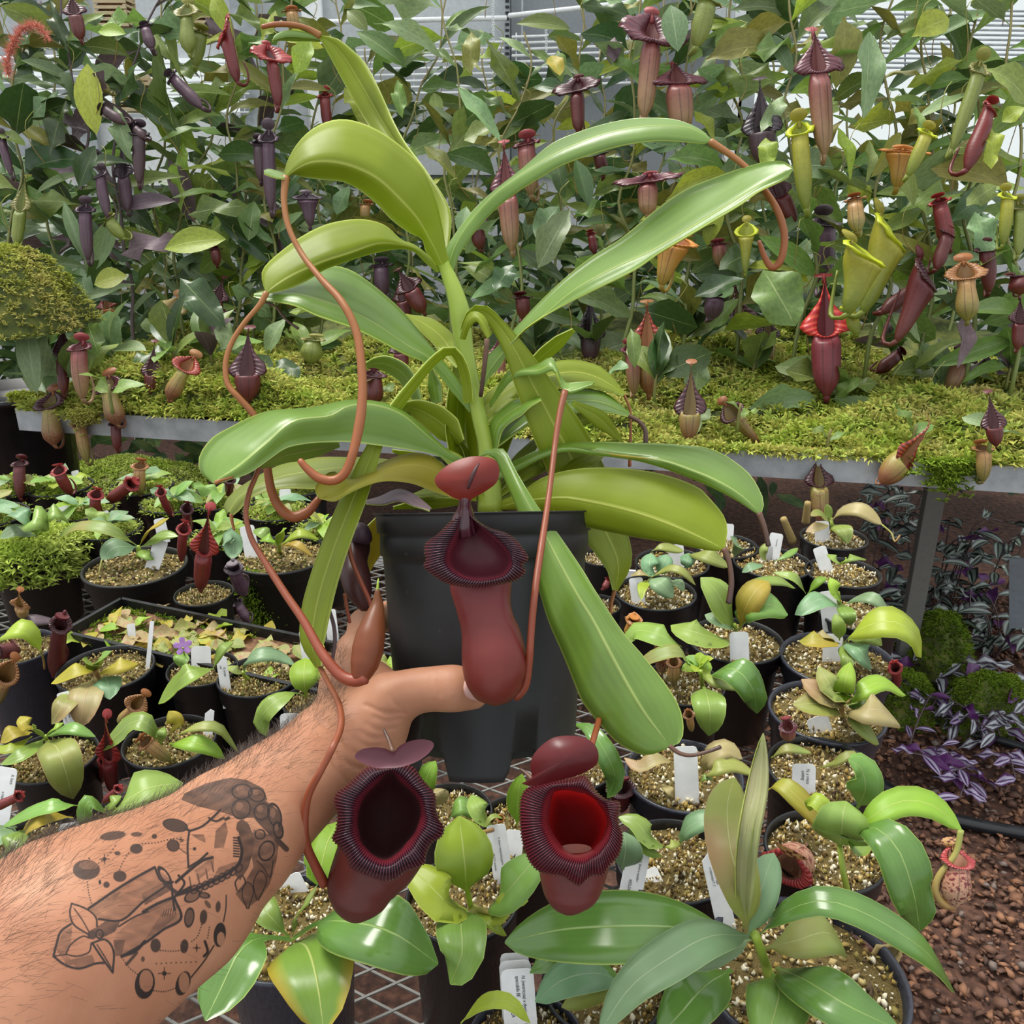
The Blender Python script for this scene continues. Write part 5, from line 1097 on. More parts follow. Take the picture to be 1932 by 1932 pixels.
pl([(1680, 430), (1740, 490)], 16, .8); pl([(1700, 440), (1745, 478)], 4)
for P in ([(1500, 850), (1470, 760), (1500, 690), (1540, 740), (1510, 850)], [(1440, 740), (1430, 690), (1470, 650), (1490, 700), (1450, 750)], [(1560, 800), (1540, 700), (1580, 620), (1620, 680), (1570, 800)], [(1560, 560), (1600, 600), (1640, 660), (1660, 560)]): pl(P, 4)
# upper outlined wing and ear shape
pl([(1150, 380), (1230, 350), (1300, 290), (1340, 250)], 7); pl([(1150, 380), (1140, 470), (1145, 600)], 6); pl([(1145, 600), (1210, 560), (1260, 515)], 7)
ell(1065, 345, 72, 36, 12, .85, 3); pl([(1125, 365), (1155, 380)], 7)
shade([(1160, 400), (1240, 400), (1250, 450), (1200, 430)], .55); shade([(1310, 380), (1370, 320), (1385, 380), (1360, 480), (1300, 485)], .6, .5)
pl([(1270, 300), (1310, 320), (1360, 300)], 6); pl([(1370, 310), (1390, 300)], 8); ell(1465, 350, 28, 40, 20, .7)
# caterpillar body: outer arc, lower arc with leaf scales
pl([(1070, 690), (1150, 620), (1230, 560), (1290, 540)], 9); pl([(1070, 770), (1180, 735), (1280, 690), (1380, 640), (1450, 580), (1470, 500), (1450, 420)], 10)
for k in range(9):
    a = k/8; x = 1180+270*a; y = 735-130*a**1.2; ell(x, y, 20, 26, 30, .25, 4)
for k in range(8): pl([(1420, 420+k*16), (1452, 424+k*16)], 4.5)
shade([(1180, 620), (1300, 530), (1300, 600), (1200, 680)], .35, .8); shade([(1330, 600), (1450, 560), (1400, 650), (1280, 690)], .35, .8)
for x, y in ((1150, 660), (1200, 640), (1250, 610), (1285, 565)): pl([(x, y), (x+12, y+60)], 4, .7)
# two cylinders
cyl1 = [(540, 850), (940, 600), (975, 620), (1050, 690), (870, 810), (740, 920), (600, 910)]; cyl2 = [(700, 1010), (860, 870), (1060, 790), (1100, 910), (990, 980), (890, 1050), (720, 1140)]
for c_ in (cyl1, cyl2):
    shade(c_, .22, .9)
pl([(540, 850), (700, 740), (830, 660), (940, 600)], 8); pl([(940, 600), (980, 680), (1050, 690)], 7); ell(1000, 650, 55, 22, 55, .0, 5); pl([(600, 915), (740, 920), (870, 810), (1000, 720)], 7); pl([(870, 870), (960, 820), (1060, 780)], 9); pl([(1000, 700), (1080, 760)], 12, .9)
shade([(860, 760), (1010, 680), (1040, 740), (880, 830)], .6, .5); shade([(640, 790), (740, 740), (700, 800), (650, 800)], .5)
pl([(1060, 790), (1100, 910), (990, 980), (880, 1060), (740, 1140)], 8); pl([(720, 960), (820, 900), (900, 870)], 5); shade([(980, 880), (1090, 880), (980, 980), (880, 1040)], .5, .6); shade([(890, 850), (1050, 770), (1055, 800), (900, 880)], .5, .5)
pl([(1040, 700), (1060, 860)], 7); pl([(1085, 650), (1120, 700), (1060, 780)], 7); pl([(1080, 760), (1160, 720)], 9)
for k in range(6): pl([(1000+14*k, 860-4*k), (985+16*k, 900-3*k)], 3, .8)
# petals at the lower left
pl([(435, 820), (425, 880), (450, 950), (540, 1010)], 5); pl([(435, 820), (520, 850), (580, 900), (590, 960)], 5); pl([(450, 850), (500, 920), (545, 1000)], 3.5)
pl([(430, 945), (370, 990), (345, 1060), (325, 1140)], 7); pl([(325, 1140), (390, 1190), (480, 1215), (580, 1185), (640, 1180)], 7); pl([(400, 1130), (430, 1070), (500, 1020), (545, 1030)], 4.5); pl([(400, 1130), (470, 1140), (540, 1115), (555, 1060)], 4.5)
pl([(325, 1140), (400, 1130)], 4); pl([(560, 1060), (620, 1150), (685, 1240)], 6); pl([(560, 1060), (640, 1040), (690, 1110), (685, 1240)], 6); pl([(590, 1070), (640, 1150), (675, 1210)], 3.5)
shade([(340, 1100), (380, 990), (440, 960), (430, 1060), (400, 1130), (470, 1200), (400, 1185)], .35, .8); shade([(540, 990), (640, 930), (730, 930), (700, 990), (620, 1030)], .75, .4); ell(560, 1010, 28, 28, 0, .8); ell(605, 1005, 22, 26, 0, .0, 5)
shade([(690, 1040), (760, 1040), (740, 1140), (700, 1140)], .6, .4); pl([(740, 1140), (820, 1110), (880, 1050)], 10); pl([(770, 1190), (830, 1120)], 9, .8); shade([(430, 1160), (560, 1130), (580, 1190), (470, 1215)], .4, .6)
# hanging ellipses, moons, dots and stars
ell(525, 615, 82, 60, 0, .82); K = np.where(np.hypot((X-540)/60, (Y-588)/26) < 1, np.minimum(K, .5), K)
ell(685, 408, 78, 26, -8, .75); ell(830, 400, 34, 14, 0, .7); ell(828, 487, 38, 30, 0, .85); ell(938, 412, 16, 15, 0, .85); ell(1052, 468, 36, 34, 20, .8, 3); ell(728, 655, 40, 34, 0, .85); ell(647, 706, 19, 19, 0, .85); ell(714, 515, 18, 12, 0, .8); ell(1182, 488, 10, 10); ell(607, 690, 8, 14)
star(635, 550, 30); star(1100, 432, 14)
dots([(865, 458), (950, 450), (1060, 425), (1110, 440)], 14); dots([(780, 515), (745, 570), (728, 615)], 7); dots([(530, 690), (540, 760), (555, 815)], 9); dots([(1090, 485), (1130, 515)], 5); dots([(600, 575), (665, 520), (700, 470)], 7); dots([(540, 545), (545, 550)], 2)
ell(1150, 905, 27, 54, 8, .6, 4); ell(1236, 902, 22, 44, 5, .85); ell(1325, 840, 15, 34, 5, .8); ell(1262, 825, 13, 28, -35, .6); ell(1170, 775, 30, 50, 60, .4, 4); ell(1240, 770, 30, 16, 10, .5, 4)
ell(945, 1075, 31, 42, 0, .85); ell(1120, 1080, 24, 42, 5, .88); dots([(975, 1105), (1040, 1110), (1100, 1105)], 9); dots([(1225, 950), (1200, 1020), (1165, 1050)], 8); dots([(1272, 965), (1262, 1030)], 5)
star(1195, 1090, 22); pl([(1245, 1050), (1262, 1110), (1240, 1140)], 8); star(998, 1245, 36); ell(868, 1158, 11, 16, 0, .7)
ell(1335, 1010, 37, 74, 6, 1.0); K = np.where(np.hypot((X-1342)/24, (Y-1035)/42) < 1, .05, K); ell(880, 1308, 60, 92, 8, 1.0); K = np.where(np.hypot((X-888)/42, (Y-1290)/66) < 1, .05, K); ell(1112, 1305, 42, 76, 18, 1.0); K = np.where(np.hypot((X-1118)/32, (Y-1300)/62) < 1, .05, K)
pl([(1375, 770), (1372, 850), (1358, 930)], 3.5); pl([(1300, 1075), (1240, 1170), (1160, 1270)], 4); dots([(935, 1350), (1000, 1355), (1065, 1335)], 10); dots([(740, 1150), (790, 1215), (835, 1250)], 9); ell(180, 822, 12, 8, -30, .9); dots([(950, 1185), (1060, 1180), (1190, 1175)], 9)
ink[reg] = np.clip(K, 0, 1)**.5*.95
a_ = arm.data.attributes.new('ink', 'FLOAT', 'POINT'); a_.data.foreach_set('value', ink.astype(np.float32))
# nail
Q = spline([(879, 1281), (874, 1296), (877, 1312), (888, 1320), (905, 1322), (910, 1316), (898, 1298), (888, 1284)], 40, True); c = Q.mean(0); V = []
for s, dz in ((1.0, .0003), (.92, -.0006), (.6, -.0012), (.2, -.0014), (0.0, -.0014)):
    q = c+(Q-c)*s; dd = .5090+dz+(q[:, 0]-875)*.00012+((q[:, 1]-1301)/14)**2*.0010; V.append(CAM+dd[:, None]*(FW+((q[:, 0]-966)/FPX)[:, None]*RT-((q[:, 1]-966)/FPX)[:, None]*UP))
tn = obj('thumbnail', np.vstack(V), grid_faces(5, 40, wrap=True), flat('nail', '#c49a90', .25), PR)
# arm hair
g = np.random.default_rng(12); w_ = (PX[:, 0] < 650)*(PX[:, 0] > -30)*(Nc[:, 2] < .45)*1.0
upn = np.clip(Nw@nrm(UP*.8-RT*.35), -1, 1); w_ = w_*(.03+np.clip(upn, 0, 1)**1.5*1.6); ink_ref = (PX[:, 0] > 85) & (PX[:, 0] < 560) & (PX[:, 1] > 1450) & (PX[:, 1] < 1900); w_ = np.where(ink_ref & (Nc[:, 2] < .25), w_/34, w_)
w_ = w_*np.where(PX[:, 0] > 560, .6, 1); ids = g.choice(len(Vw), 5200, p=w_/w_.sum())
P0 = Vw[ids]+g.normal(size=(len(ids), 3))*.0004; N0 = Nw[ids]; along = nrm(at(573, 1462, .5)-at(130, 1792, .385)); dr = -UP*.55+along*.75+g.normal(size=(len(ids), 3))*.25
dr = dr-np.sum(dr*N0, 1)[:, None]*N0*.8+N0*(.25+.35*g.random((len(ids), 1))); dr /= np.linalg.norm(dr, axis=1, keepdims=True); L = (.006+.007*g.random((len(ids), 1)))
vw = CAM-P0; sd_ = np.cross(dr, vw); sd_ /= np.linalg.norm(sd_, axis=1, keepdims=True); wd = .000045
P1 = P0+dr*L*.6+N0*L*.05; P2 = P0+dr*L-N0*L*.12
V = np.stack([P0-sd_*wd, P0+sd_*wd, P1+sd_*wd*.8, P1-sd_*wd*.8, P2], 1).reshape(-1, 3); q = np.arange(len(ids))*5
hr = obj('arm_hair', V, np.vstack([np.stack([q, q+1, q+2], 1), np.stack([q, q+2, q+3], 1), np.stack([q+3, q+2, q+4], 1)]), flat('dark_hair', '#3a2a20', .5), PR, smooth=False); hr['kind'] = 'stuff'
# ------------------------------------------------------------------ pots on the mesh bench
def pot_template():
    pr = [(.001, -1.0), (.74, -1.0), (.78, -.985), (.90, -.17), (.955, -.165), (.965, -.02), (1.0, -.015), (1.0, 0), (.985, .012), (.945, .01), (.93, -.03), (.90, -.16)]
    V, F = lathe(pr, 48); a = mesh('pot', V, F, [None])
    V, F = lathe([(.93, -.10), (.6, -.085), (.3, -.08), (.001, -.08)], 32); V[:, 2] += .012*np.sin(V[:, 0]*9)*np.cos(V[:, 1]*8); b = mesh('soil', V, F, [None])
    return a, b
POTM, SOILM = pot_template(); GRM = []
for sd in range(3):
    g = np.random.default_rng(40+sd); n = 850; a = g.random(n)*6.283; q = np.sqrt(g.random(n))*.9
    C = np.stack([q*np.cos(a), q*np.sin(a), -.078+.03*g.random(n)+.012*np.sin(q*np.cos(a)*9)], 1)
    o = chips('grit_%d' % sd, C, .032, M_GRIT, None, 1.0, 50+sd); GRM.append(o.data); bpy.data.objects.remove(o)
TAGS = []
def pot_plant(label, cx, cy, hw, height=.12, mat=None, soil=None, grit=True, name='potted_seedling', cat='plant', group=None, rimh=0.):
    height = RIM-.76; c = onp(cx, cy, RIM); r = hw*zd(c)/FPX
    t = thing(name, label, cat, (c[0], c[1], c[2]-height), group)
    M = Matrix.Translation(Vector(c)) @ Matrix.Diagonal((r, r, height, 1))
    inst('pot', POTM, M, [mat or M_POT], t)
    Ms = Matrix.Translation(Vector(c)+Vector((0, 0, 0))) @ Matrix.Diagonal((r, r, .09, 1))
    inst('soil', SOILM, Ms, [soil or M_SOIL], t)
    if grit:
        Mg = Matrix.Translation(Vector(c)+Vector((0, 0, .0))) @ Matrix.Rotation(random.random()*6, 4, 'Z') @ Matrix.Diagonal((r, r, .09, 1))
        o = inst('perlite_grit', random.choice(GRM), Mg, [M_GRITL if cx < 660 and cy < 1620 else M_GRIT], t); o['kind'] = 'stuff'
    t['_c'] = 0; del t['_c']
    return t, c, r
def bstem(t, pts, w, mat=None, name='stem'):
    P = [onp(x, y, RIM+h) for x, y, h in pts]; R = w*zd(P[0])/FPX
    V, F, U = tube(P, [R, R*.8, R*.7], 8, 14); return obj(name, V, F, mat or STEM, t, uv=U)
def rosette(t, cx, cy, n, L, w, mats, h0=.01, seed=0, up=.35, a0=0., squash=1., size=None):
    """leaves radiating from a crown; L, w in px"""
    r = random.Random(seed); p = onp(cx, cy, RIM+h0); s = zd(p)/FPX
    for k in range(n):
        a = a0+k*2.4+r.uniform(-.25, .25); el = r.uniform(.1, up*2); d = np.array([math.cos(a)*math.cos(el), math.sin(a)*math.cos(el), math.sin(el)])
        LL = L*s*r.uniform(.7, 1.15)*1.3
        place_leaf(t, p+np.array([0, 0, .004*k/ max(n, 1)]), d, np.array([0, -.25, 1.])+np.array([r.uniform(-.2, .2), r.uniform(-.2, .2), 0]), LL, w*2*s*r.uniform(.8, 1.1)*1.25, ML[r.choice(mats)], r.choice([0, 3, 9, 5, 1]))
def bpitch(t, tx, ty, bx, by, w, kind, col, h1=.05, h0=.01, **k):
    a = onp(tx, ty, RIM+h1); b = onp(bx, by, RIM+h0); d = zd(a)
    b = at(bx, by, (d+zd(b))/2)
    return place_pitcher(t, a, b, w*d/FPX, kind, col, **k)
def tag_(label, tx, ty, bx, by, w, h=.05, text=None, point=False, group=None, curl=0., back=0.):
    """plastic plant label: (tx,ty) top middle, (bx,by) where it meets the soil"""
    B = onp(bx, by, RIM-.01-back); T = at(tx, ty, zd(B)-.0+back); z = T-B; L = np.linalg.norm(z); z = z/L; y = nrm(FW-np.dot(FW, z)*z); x = np.cross(y, z); hw = w*.5*zd(B)/FPX
    t = thing('plant_label', label, 'label', B-z*.02, group)
    n = 10; rr = hw*.35; prof = [(-hw, -.02), (hw, -.02), (hw, L-rr)]
    if point: prof += [(hw*.1, L), (-hw, L-hw*1.0)]
    else: prof += [(hw-rr*.3, L-rr*.3), (hw-rr, L), (-hw+rr, L), (-hw+rr*.3, L-rr*.3), (-hw, L-rr)]
    P = np.array(prof); k = len(P); f = [B+x*a+z*b-y*.0005 for a, b in P]; bk = [B+x*a+z*b+y*.0005 for a, b in P]
    V = np.array(f+bk); F = [tuple(range(k)), tuple(range(2*k-1, k-1, -1))]+[(i, i+k, (i+1) % k+k, (i+1) % k) for i in range(k)]
    obj('tag', V, F, M_TAG, t, smooth=False)
    if text:
        for ln, (s, u0, size, v0) in enumerate(text):   # string, offset from middle (-1..1), size (fraction of width), start fraction from the top
            cu = bpy.data.curves.new('txt', 'FONT'); cu.body = s; cu.size = 1; cu.shear = .12; cu.space_character = .92
            o = bpy.data.objects.new('txt', cu); COL.objects.link(o); bpy.context.view_layer.update()
            me = bpy.data.meshes.new_from_object(o.evaluated_get(bpy.context.evaluated_depsgraph_get())); bpy.data.objects.remove(o)
            v = np.empty(len(me.vertices)*3, np.float32); me.vertices.foreach_get('co', v); v = v.reshape(-1, 3)
            sc = 2*hw*size; dn = v[:, 0]*sc*.82+v0*L; ac = u0*hw+v[:, 1]*sc
            lim = L*.995; W_ = B[None]+x*ac[:, None]+z*(L-np.minimum(dn, lim))[:, None]-y*.0009-org(t)
            me.vertices.foreach_set('co', W_.astype(np.float32).ravel()); me.materials.clear(); me.materials.append(M_INK); me.update()
            q = bpy.data.objects.new('lettering', me); COL.objects.link(q); q.parent = t
    return t
G_L = 'seedling pots on the left of the bench'; G_R = 'seedling pots on the right of the bench'
# ---- left side
t, c, r = pot_plant('black mesh pot with one long arched leaf and a tall tilted label, upper left', 255, 1068, 95, .15, M_POTH)
bleaf(t, [(259, 1030, .02), (220, 1004, .06), (180, 992, .07), (140, 994, .06), (109, 1014, .04)], 13, 'p_olive', pet=.08)
bleaf(t, [(258, 1032, .02), (232, 1031, .03), (212, 1036, .03), (192, 1056, .02)], 19, 'p_teal', tend=[(192, 1056, .02), (186, 1085, 0), (182, 1112, -.03)])
bleaf(t, [(264, 1028, .02), (281, 1001, .06), (300, 988, .08), (319, 977, .09)], 10, 'p_yellow')
bleaf(t, [(266, 1032, .02), (290, 1018, .04), (312, 1010, .05), (336, 1012, .05)], 12, 'p_green'); bleaf(t, [(262, 1036, .01), (276, 1047, .02), (291, 1053, .01)], 12, 'p_green'); bstem(t, [(262, 1052, -.01), (262, 1040, .01), (260, 1030, .02)], 6)
tag_('blank tall white label leaning in the upper left mesh pot with the arched leaf', 305, 1019, 285, 1078, 27, curl=.1)
t, c, r = pot_plant('black mesh pot with stringy moss down its side and small lime leaves', 530, 1046, 92, .15, M_POTH)
for P, w, m_ in (([(526, 1032, .02), (510, 1014, .05), (490, 1020, .04)], 9, 'p_lime'), ([(526, 1030, .02), (530, 1004, .07), (541, 996, .08)], 9, 'p_lime'), ([(528, 1030, .02), (565, 1006, .05), (602, 1018, .03)], 9, 'p_lime'), ([(520, 1030, .02), (500, 1006, .05), (478, 1000, .05)], 12, 'p_green'), ([(530, 1030, .02), (558, 1026, .04), (590, 1050, .02)], 8, 'p_yellow')): bleaf(t, P, w, m_)
bstem(t, [(527, 1042, -.01), (527, 1036, .01), (526, 1026, .03)], 5)
g = np.random.default_rng(3); pts = []
for k in range(420):
    f = g.random(); p = onp(470+22*g.normal()*.5+f*30, 1075, RIM-.005); pts.append([p[0], p[1]-.004-.006*g.random(), p[2]-f*.13])
moss_stars('hanging_moss', np.array(pts), .014, M_MOSSD, t, 7, seed=5, upb=.3)
tag_('blank wide white label at the moss draped mesh pot left of centre', 465, 992, 478, 1056, 28)
t, c, r = pot_plant('pot overgrown with spiky bright moss beside the upper left mesh pot', 62, 1030, 82, .15, M_POTH, rimh=0)
g = np.random.default_rng(6); a = g.random(900)*6.28; q = np.sqrt(g.random(900)); C = np.stack([c[0]+r*1.15*q*np.cos(a), c[1]+r*1.15*q*np.sin(a), c[2]+.02-.05*(q > .85)*g.random(900)-.02*q], 1)
moss_stars('spiky_moss', C, .018, M_MOSSB, t, 8, seed=6)
bleaf(t, [(70, 1010, .03), (50, 975, .08), (25, 965, .08), (10, 985, .05)], 16, 'p_teal'); bleaf(t, [(70, 1010, .03), (60, 985, .07), (75, 975, .08), (92, 1000, .05)], 24, 'p_green'); bleaf(t, [(72, 1008, .03), (100, 965, .08), (130, 985, .05)], 15, 'p_green'); bleaf(t, [(70, 1012, .03), (30, 1000, .05), (0, 1015, .04)], 12, 'p_teal')
# dense rows at the far left end of the bench
FARL = [(30, 905, 60, 'far left back pot with a dark red upright tube pitcher', [(36, 875, 36, 940, 24, 'tube', 'maroon')]), (112, 905, 60, 'back pot with a small open red pitcher between bright leaves', [(110, 890, 132, 935, 24, 'tube', 'red')]),
        (150, 950, 62, 'back pot with long pointed green leaves beside a white label', [(180, 935, 178, 985, 22, 'tube', 'red'), (246, 915, 205, 945, 26, 'slim', 'red')]), (268, 905, 58, 'back pot whose tan pitcher has a knob shaped lid', [(263, 880, 262, 935, 24, 'tube', 'tan')]),
        (330, 935, 62, 'back pot with a narrow red pitcher and bright moss, near the gravel', [(303, 930, 322, 975, 16, 'tube', 'red')]), (420, 930, 60, 'back pot half hidden behind the big hanging left leaf', [(432, 905, 432, 940, 18, 'tube', 'maroon')]), (520, 950, 62, 'back pot with broad bluish leaves behind the curled orange tendril', []), (205, 985, 60, 'back pot with rounded leaves right behind the upper left mesh pot', []), (560, 905, 60, 'back pot seen between the hanging left leaves', []), (410, 1000, 55, 'back pot with a pointed bluish leaf behind the tall red pitchers', []), (-20, 960, 70, 'back pot cut off by the left frame edge', []), (610, 985, 58, 'back pot just left of the yellow hanging leaf', [])]
for i, (x, y, w, lb, ps) in enumerate(FARL):
    t, c, r = pot_plant(lb, x, y+12, w, .12, M_POT)
    rosette(t, x, y+6, 9, 42, 11, ['p_green', 'p_teal', 'p_lime', 'p_green', 'p_olive'], seed=i+3, up=.45, h0=.015)
    g = np.random.default_rng(i); a = g.random(160)*6.28; q = np.sqrt(g.random(160))*r; moss_stars('moss', np.stack([c[0]+q*np.cos(a), c[1]+q*np.sin(a), np.full(160, c[2]-.005)], 1), .013, M_MOSSB, t, 7, seed=i)
    for (tx, ty, bx, by, ww, kd, cl) in ps: bpitch(t, tx, ty, bx, by, ww, kd, cl, .06, .0)
for (lb, tx, ty, bx, by, w) in (('blank white label standing behind the open red pitcher at far left', 141, 888, 147, 918, 14), ('blank white label leaning over the pot with long pointed leaves', 115, 950, 128, 978, 24), ('blank white label left of the bright moss tuft, upper left', 193, 966, 205, 992, 22), ('blank white label near the gravel patch, upper left', 342, 913, 352, 940, 20),
                                ('white label edge behind the arched leaf of the upper left mesh pot', 300, 978, 306, 1004, 22), ('blank white label behind the orange tendrils, left of the pot', 537, 922, 541, 952, 22), ('white label seen below the hanging left leaf', 622, 1150, 628, 1200, 22), ('blank white label right behind the hanging left leaf tip', 572, 1190, 578, 1245, 16)): tag_(lb, tx, ty, bx, by, w)
t, c, r = pot_plant('pot with two tall red pitchers, one with a mauve round lid', 385, 1120, 55, .12, M_POTH)
bpitch(t, 386, 1030, 378, 1115, 34, 'hood', 'red', .1, .0, tiltback=.1, label='tall red pitcher with a mauve lid'); bpitch(t, 346, 1000, 340, 1060, 20, 'tube', 'red', .1, .03); bpitch(t, 352, 962, 354, 1010, 18, 'tube', 'maroon', .1, .03)
bpitch(t, 440, 1075, 462, 1118, 30, 'slim', 'purple', .05, -.02); bpitch(t, 448, 1138, 470, 1172, 20, 'slim', 'purple', .0, -.03); bleaf(t, [(420, 1030, .06), (436, 1010, .07), (440, 1035, .05), (438, 1055, .04)], 18, 'p_teal')
# tray of moss and creeping plants
tr0 = onp(118, 1190, .90); tr1 = onp(430, 1262, .90); dx = nrm(np.array([tr1[0]-tr0[0], tr1[1]-tr0[1], 0])); dy = np.array([-dx[1], dx[0], 0]); TL = np.linalg.norm(tr1-tr0)+.22; TW = .11; axt = np.array([dx, dy, zz])
t = thing('seed_tray', 'long black tray of moss and pale creeping leaves in front of the mesh pots', 'tray', tr0+dx*TL/2+dy*TW/2-[0, 0, .12])
for (a, b, h_) in (((TL/2, 0), (TL/2, .003), .06), ((TL/2, TW), (TL/2, .003), .06), ((0, TW/2), (.003, TW/2), .06), ((TL, TW/2), (.003, TW/2), .06)):
    m = MB(); m.box(tr0+dx*a[0]+dy*a[1]-zz*.06, (b[0], b[1], h_), axt); m.build('wall', M_POT, t, False)
m = MB(); m.box(tr0+dx*TL/2+dy*TW/2-zz*.045, (TL/2, TW/2, .03), axt); m.build('peat', M_PEAT, t, False)
r_ = random.Random(4)
for k in range(110):
    p = tr0+dx*r_.uniform(.02, TL)+dy*r_.uniform(.005, TW)-zz*.012; a = r_.uniform(0, 6.28)
    place_leaf(t, p, np.array([math.cos(a), math.sin(a), r_.uniform(.1, .5)]), [0, -.2, 1], r_.uniform(.025, .045), .02, ML[r_.choice(['p_yellow', 'p_olive', 'p_pink', 'p_yellow', 'p_lime'])], r_.choice([0, 2, 6, 1]))
g = np.random.default_rng(9); n = 260; C = tr0+(TL*.75+g.random((n, 1))*.12)*dx+g.random((n, 1))*TW*dy-zz*.014; moss_stars('moss', C, .013, M_MOSSB, t, 9, seed=2)
C = tr0+g.random((200, 1))*TL*.5*dx+g.random((200, 1))*TW*dy-zz*.014; moss_stars('moss', C, .009, M_MOSSD, t, 8, seed=2)
tag_('short blank white label standing in the black moss tray', 247, 1177, 249, 1204, 15)
t, c, r = pot_plant('black pot at the left frame edge with a big lime leaf and brown pitchers', 30, 1222, 72, .13, M_POTG)
bleaf(t, [(-10, 1220, .04), (20, 1190, .08), (55, 1190, .08), (76, 1226, .05)], 20, 'p_lime', tend=[(76, 1226, .05), (82, 1245, .02), (84, 1262, .0)]); bleaf(t, [(10, 1200, .04), (50, 1172, .07), (108, 1172, .06)], 12, 'b_purple')
bpitch(t, 38, 1140, 45, 1165, 24, 'hood', 'tan', .1, .06); bpitch(t, 112, 1182, 106, 1270, 34, 'slim', 'maroon', .07, -.06); bpitch(t, 12, 1272, -5, 1330, 28, 'trumpet', 'tan', .03, -.06); bpitch(t, -8, 1232, 32, 1222, 34, 'slim', 'maroon', .03, .01)
t, c, r = pot_plant('tall black pot with a starry plant of yellow and pink flushed leaves', 200, 1262, 88, .16, M_POT)
for P, w, m_ in (([(182, 1272, .02), (150, 1262, .05), (97, 1290, .03)], 13, 'p_yellow'), ([(180, 1270, .02), (172, 1250, .05), (155, 1244, .06)], 13, 'p_green'), ([(182, 1268, .02), (188, 1242, .06), (211, 1228, .07)], 11, 'p_green'), ([(186, 1270, .02), (222, 1256, .05), (260, 1252, .04)], 17, 'p_yellow'),
                 ([(196, 1276, .02), (204, 1290, .03), (207, 1320, .02)], 25, 'p_teal'), ([(176, 1280, .02), (164, 1305, .03), (156, 1340, .02), (150, 1372, .0)], 30, 'p_pink'), ([(160, 1290, .02), (120, 1330, .03), (98, 1366, .01)], 20, 'p_olive')): bleaf(t, P, w, m_)
bstem(t, [(190, 1282, -.01), (184, 1274, .02), (180, 1266, .03)], 6, TENP); bpitch(t, 257, 1330, 226, 1366, 26, 'flask', 'tan', .03, -.01)
tag_('narrow white label with writing under the starry yellow leaved plant', 118, 1306, 137, 1380, 24, text=[('N. kinabaluensis', .05, .24, .28), ('clone 3', -.62, .2, .6)], curl=.1)
tag_('thin blank white stake seen edge on behind the starry plant', 287, 1172, 278, 1268, 8)
t, c, r = pot_plant('black pot with a twisted half folded leaf and a violet flower', 382, 1262, 66, .14, M_POT)
bleaf(t, [(404, 1262, .03), (362, 1266, .06), (330, 1292, .04), (299, 1328, .01)], 19, 'p_green', bulge=-.12); bleaf(t, [(402, 1262, .03), (418, 1226, .06), (440, 1210, .06)], 9, 'p_green'); bleaf(t, [(352, 1232, .03), (341, 1244, .03), (338, 1258, .02)], 14, 'p_green')
fl = MB(); fc = onp(345, 1219, RIM+.05); s_ = zd(fc)/FPX; fv = nrm(CAM-fc); fx_ = nrm(np.cross([0, 0, 1], fv)); fy_ = np.cross(fv, fx_)
for k in range(5):
    a = k*1.257+1.57; ds = math.cos(a)*fx_+math.sin(a)*fy_; pe = -math.sin(a)*fx_+math.cos(a)*fy_
    P = [fc, fc+(ds*7+pe*5)*s_, fc+(ds*15+pe*5.5)*s_, fc+(ds*18)*s_+fv*.001, fc+(ds*15-pe*5.5)*s_, fc+(ds*7-pe*5)*s_]
    obj('petal', [p+fv*.0006*(k % 2) for p in P], [(0, 1, 2, 3, 4, 5)], flat('violet_petal_%d' % k, '#b98ad0', .5, trans=.3), t, smooth=False)
bstem(t, [(352, 1250, .0), (348, 1235, .03), (345, 1222, .05)], 2)
tag_('wide blank white label in front of the pot with the violet flower', 379, 1219, 380, 1266, 37)
t, c, r = pot_plant('tall black pot with one long bluish leaf near the forearm', 487, 1276, 76, .16, M_POT)
bleaf(t, [(459, 1274, .01), (468, 1244, .05), (500, 1234, .06), (530, 1240, .05), (557, 1256, .04)], 14, 'p_teal', pet=.22); bleaf(t, [(459, 1270, .02), (446, 1264, .03), (430, 1258, .03)], 8, 'p_olive'); bstem(t, [(470, 1284, -.01), (462, 1276, .01), (458, 1268, .02)], 5)
tag_('pointed white label with writing in the pot with one long bluish leaf', 417, 1238, 427, 1306, 20, text=[('N. lyrata', .1, .34, .3), ('red', -.5, .3, .25)], point=True)
t, c, r = pot_plant('small pot behind the wrist with a round lime leaf on a stalk', 595, 1322, 62, .13, M_POT)
bleaf(t, [(578, 1316, .03), (574, 1290, .06), (574, 1262, .07), (576, 1242, .07)], 27, 'p_lime', pet=.25); bleaf(t, [(578, 1314, .03), (552, 1308, .05), (512, 1330, .05), (493, 1360, .03), (505, 1390, .01)], 18, 'p_green', pet=.3, bulge=.15); bstem(t, [(580, 1336, -.01), (578, 1320, .02), (577, 1306, .04)], 4, TENP)
tag_('blank square white label just above the forearm', 547, 1346, 548, 1392, 38)
t, c, r = pot_plant('black pot with a large yellow green leaf hanging over its front', 98, 1428, 84, .14, M_POT)
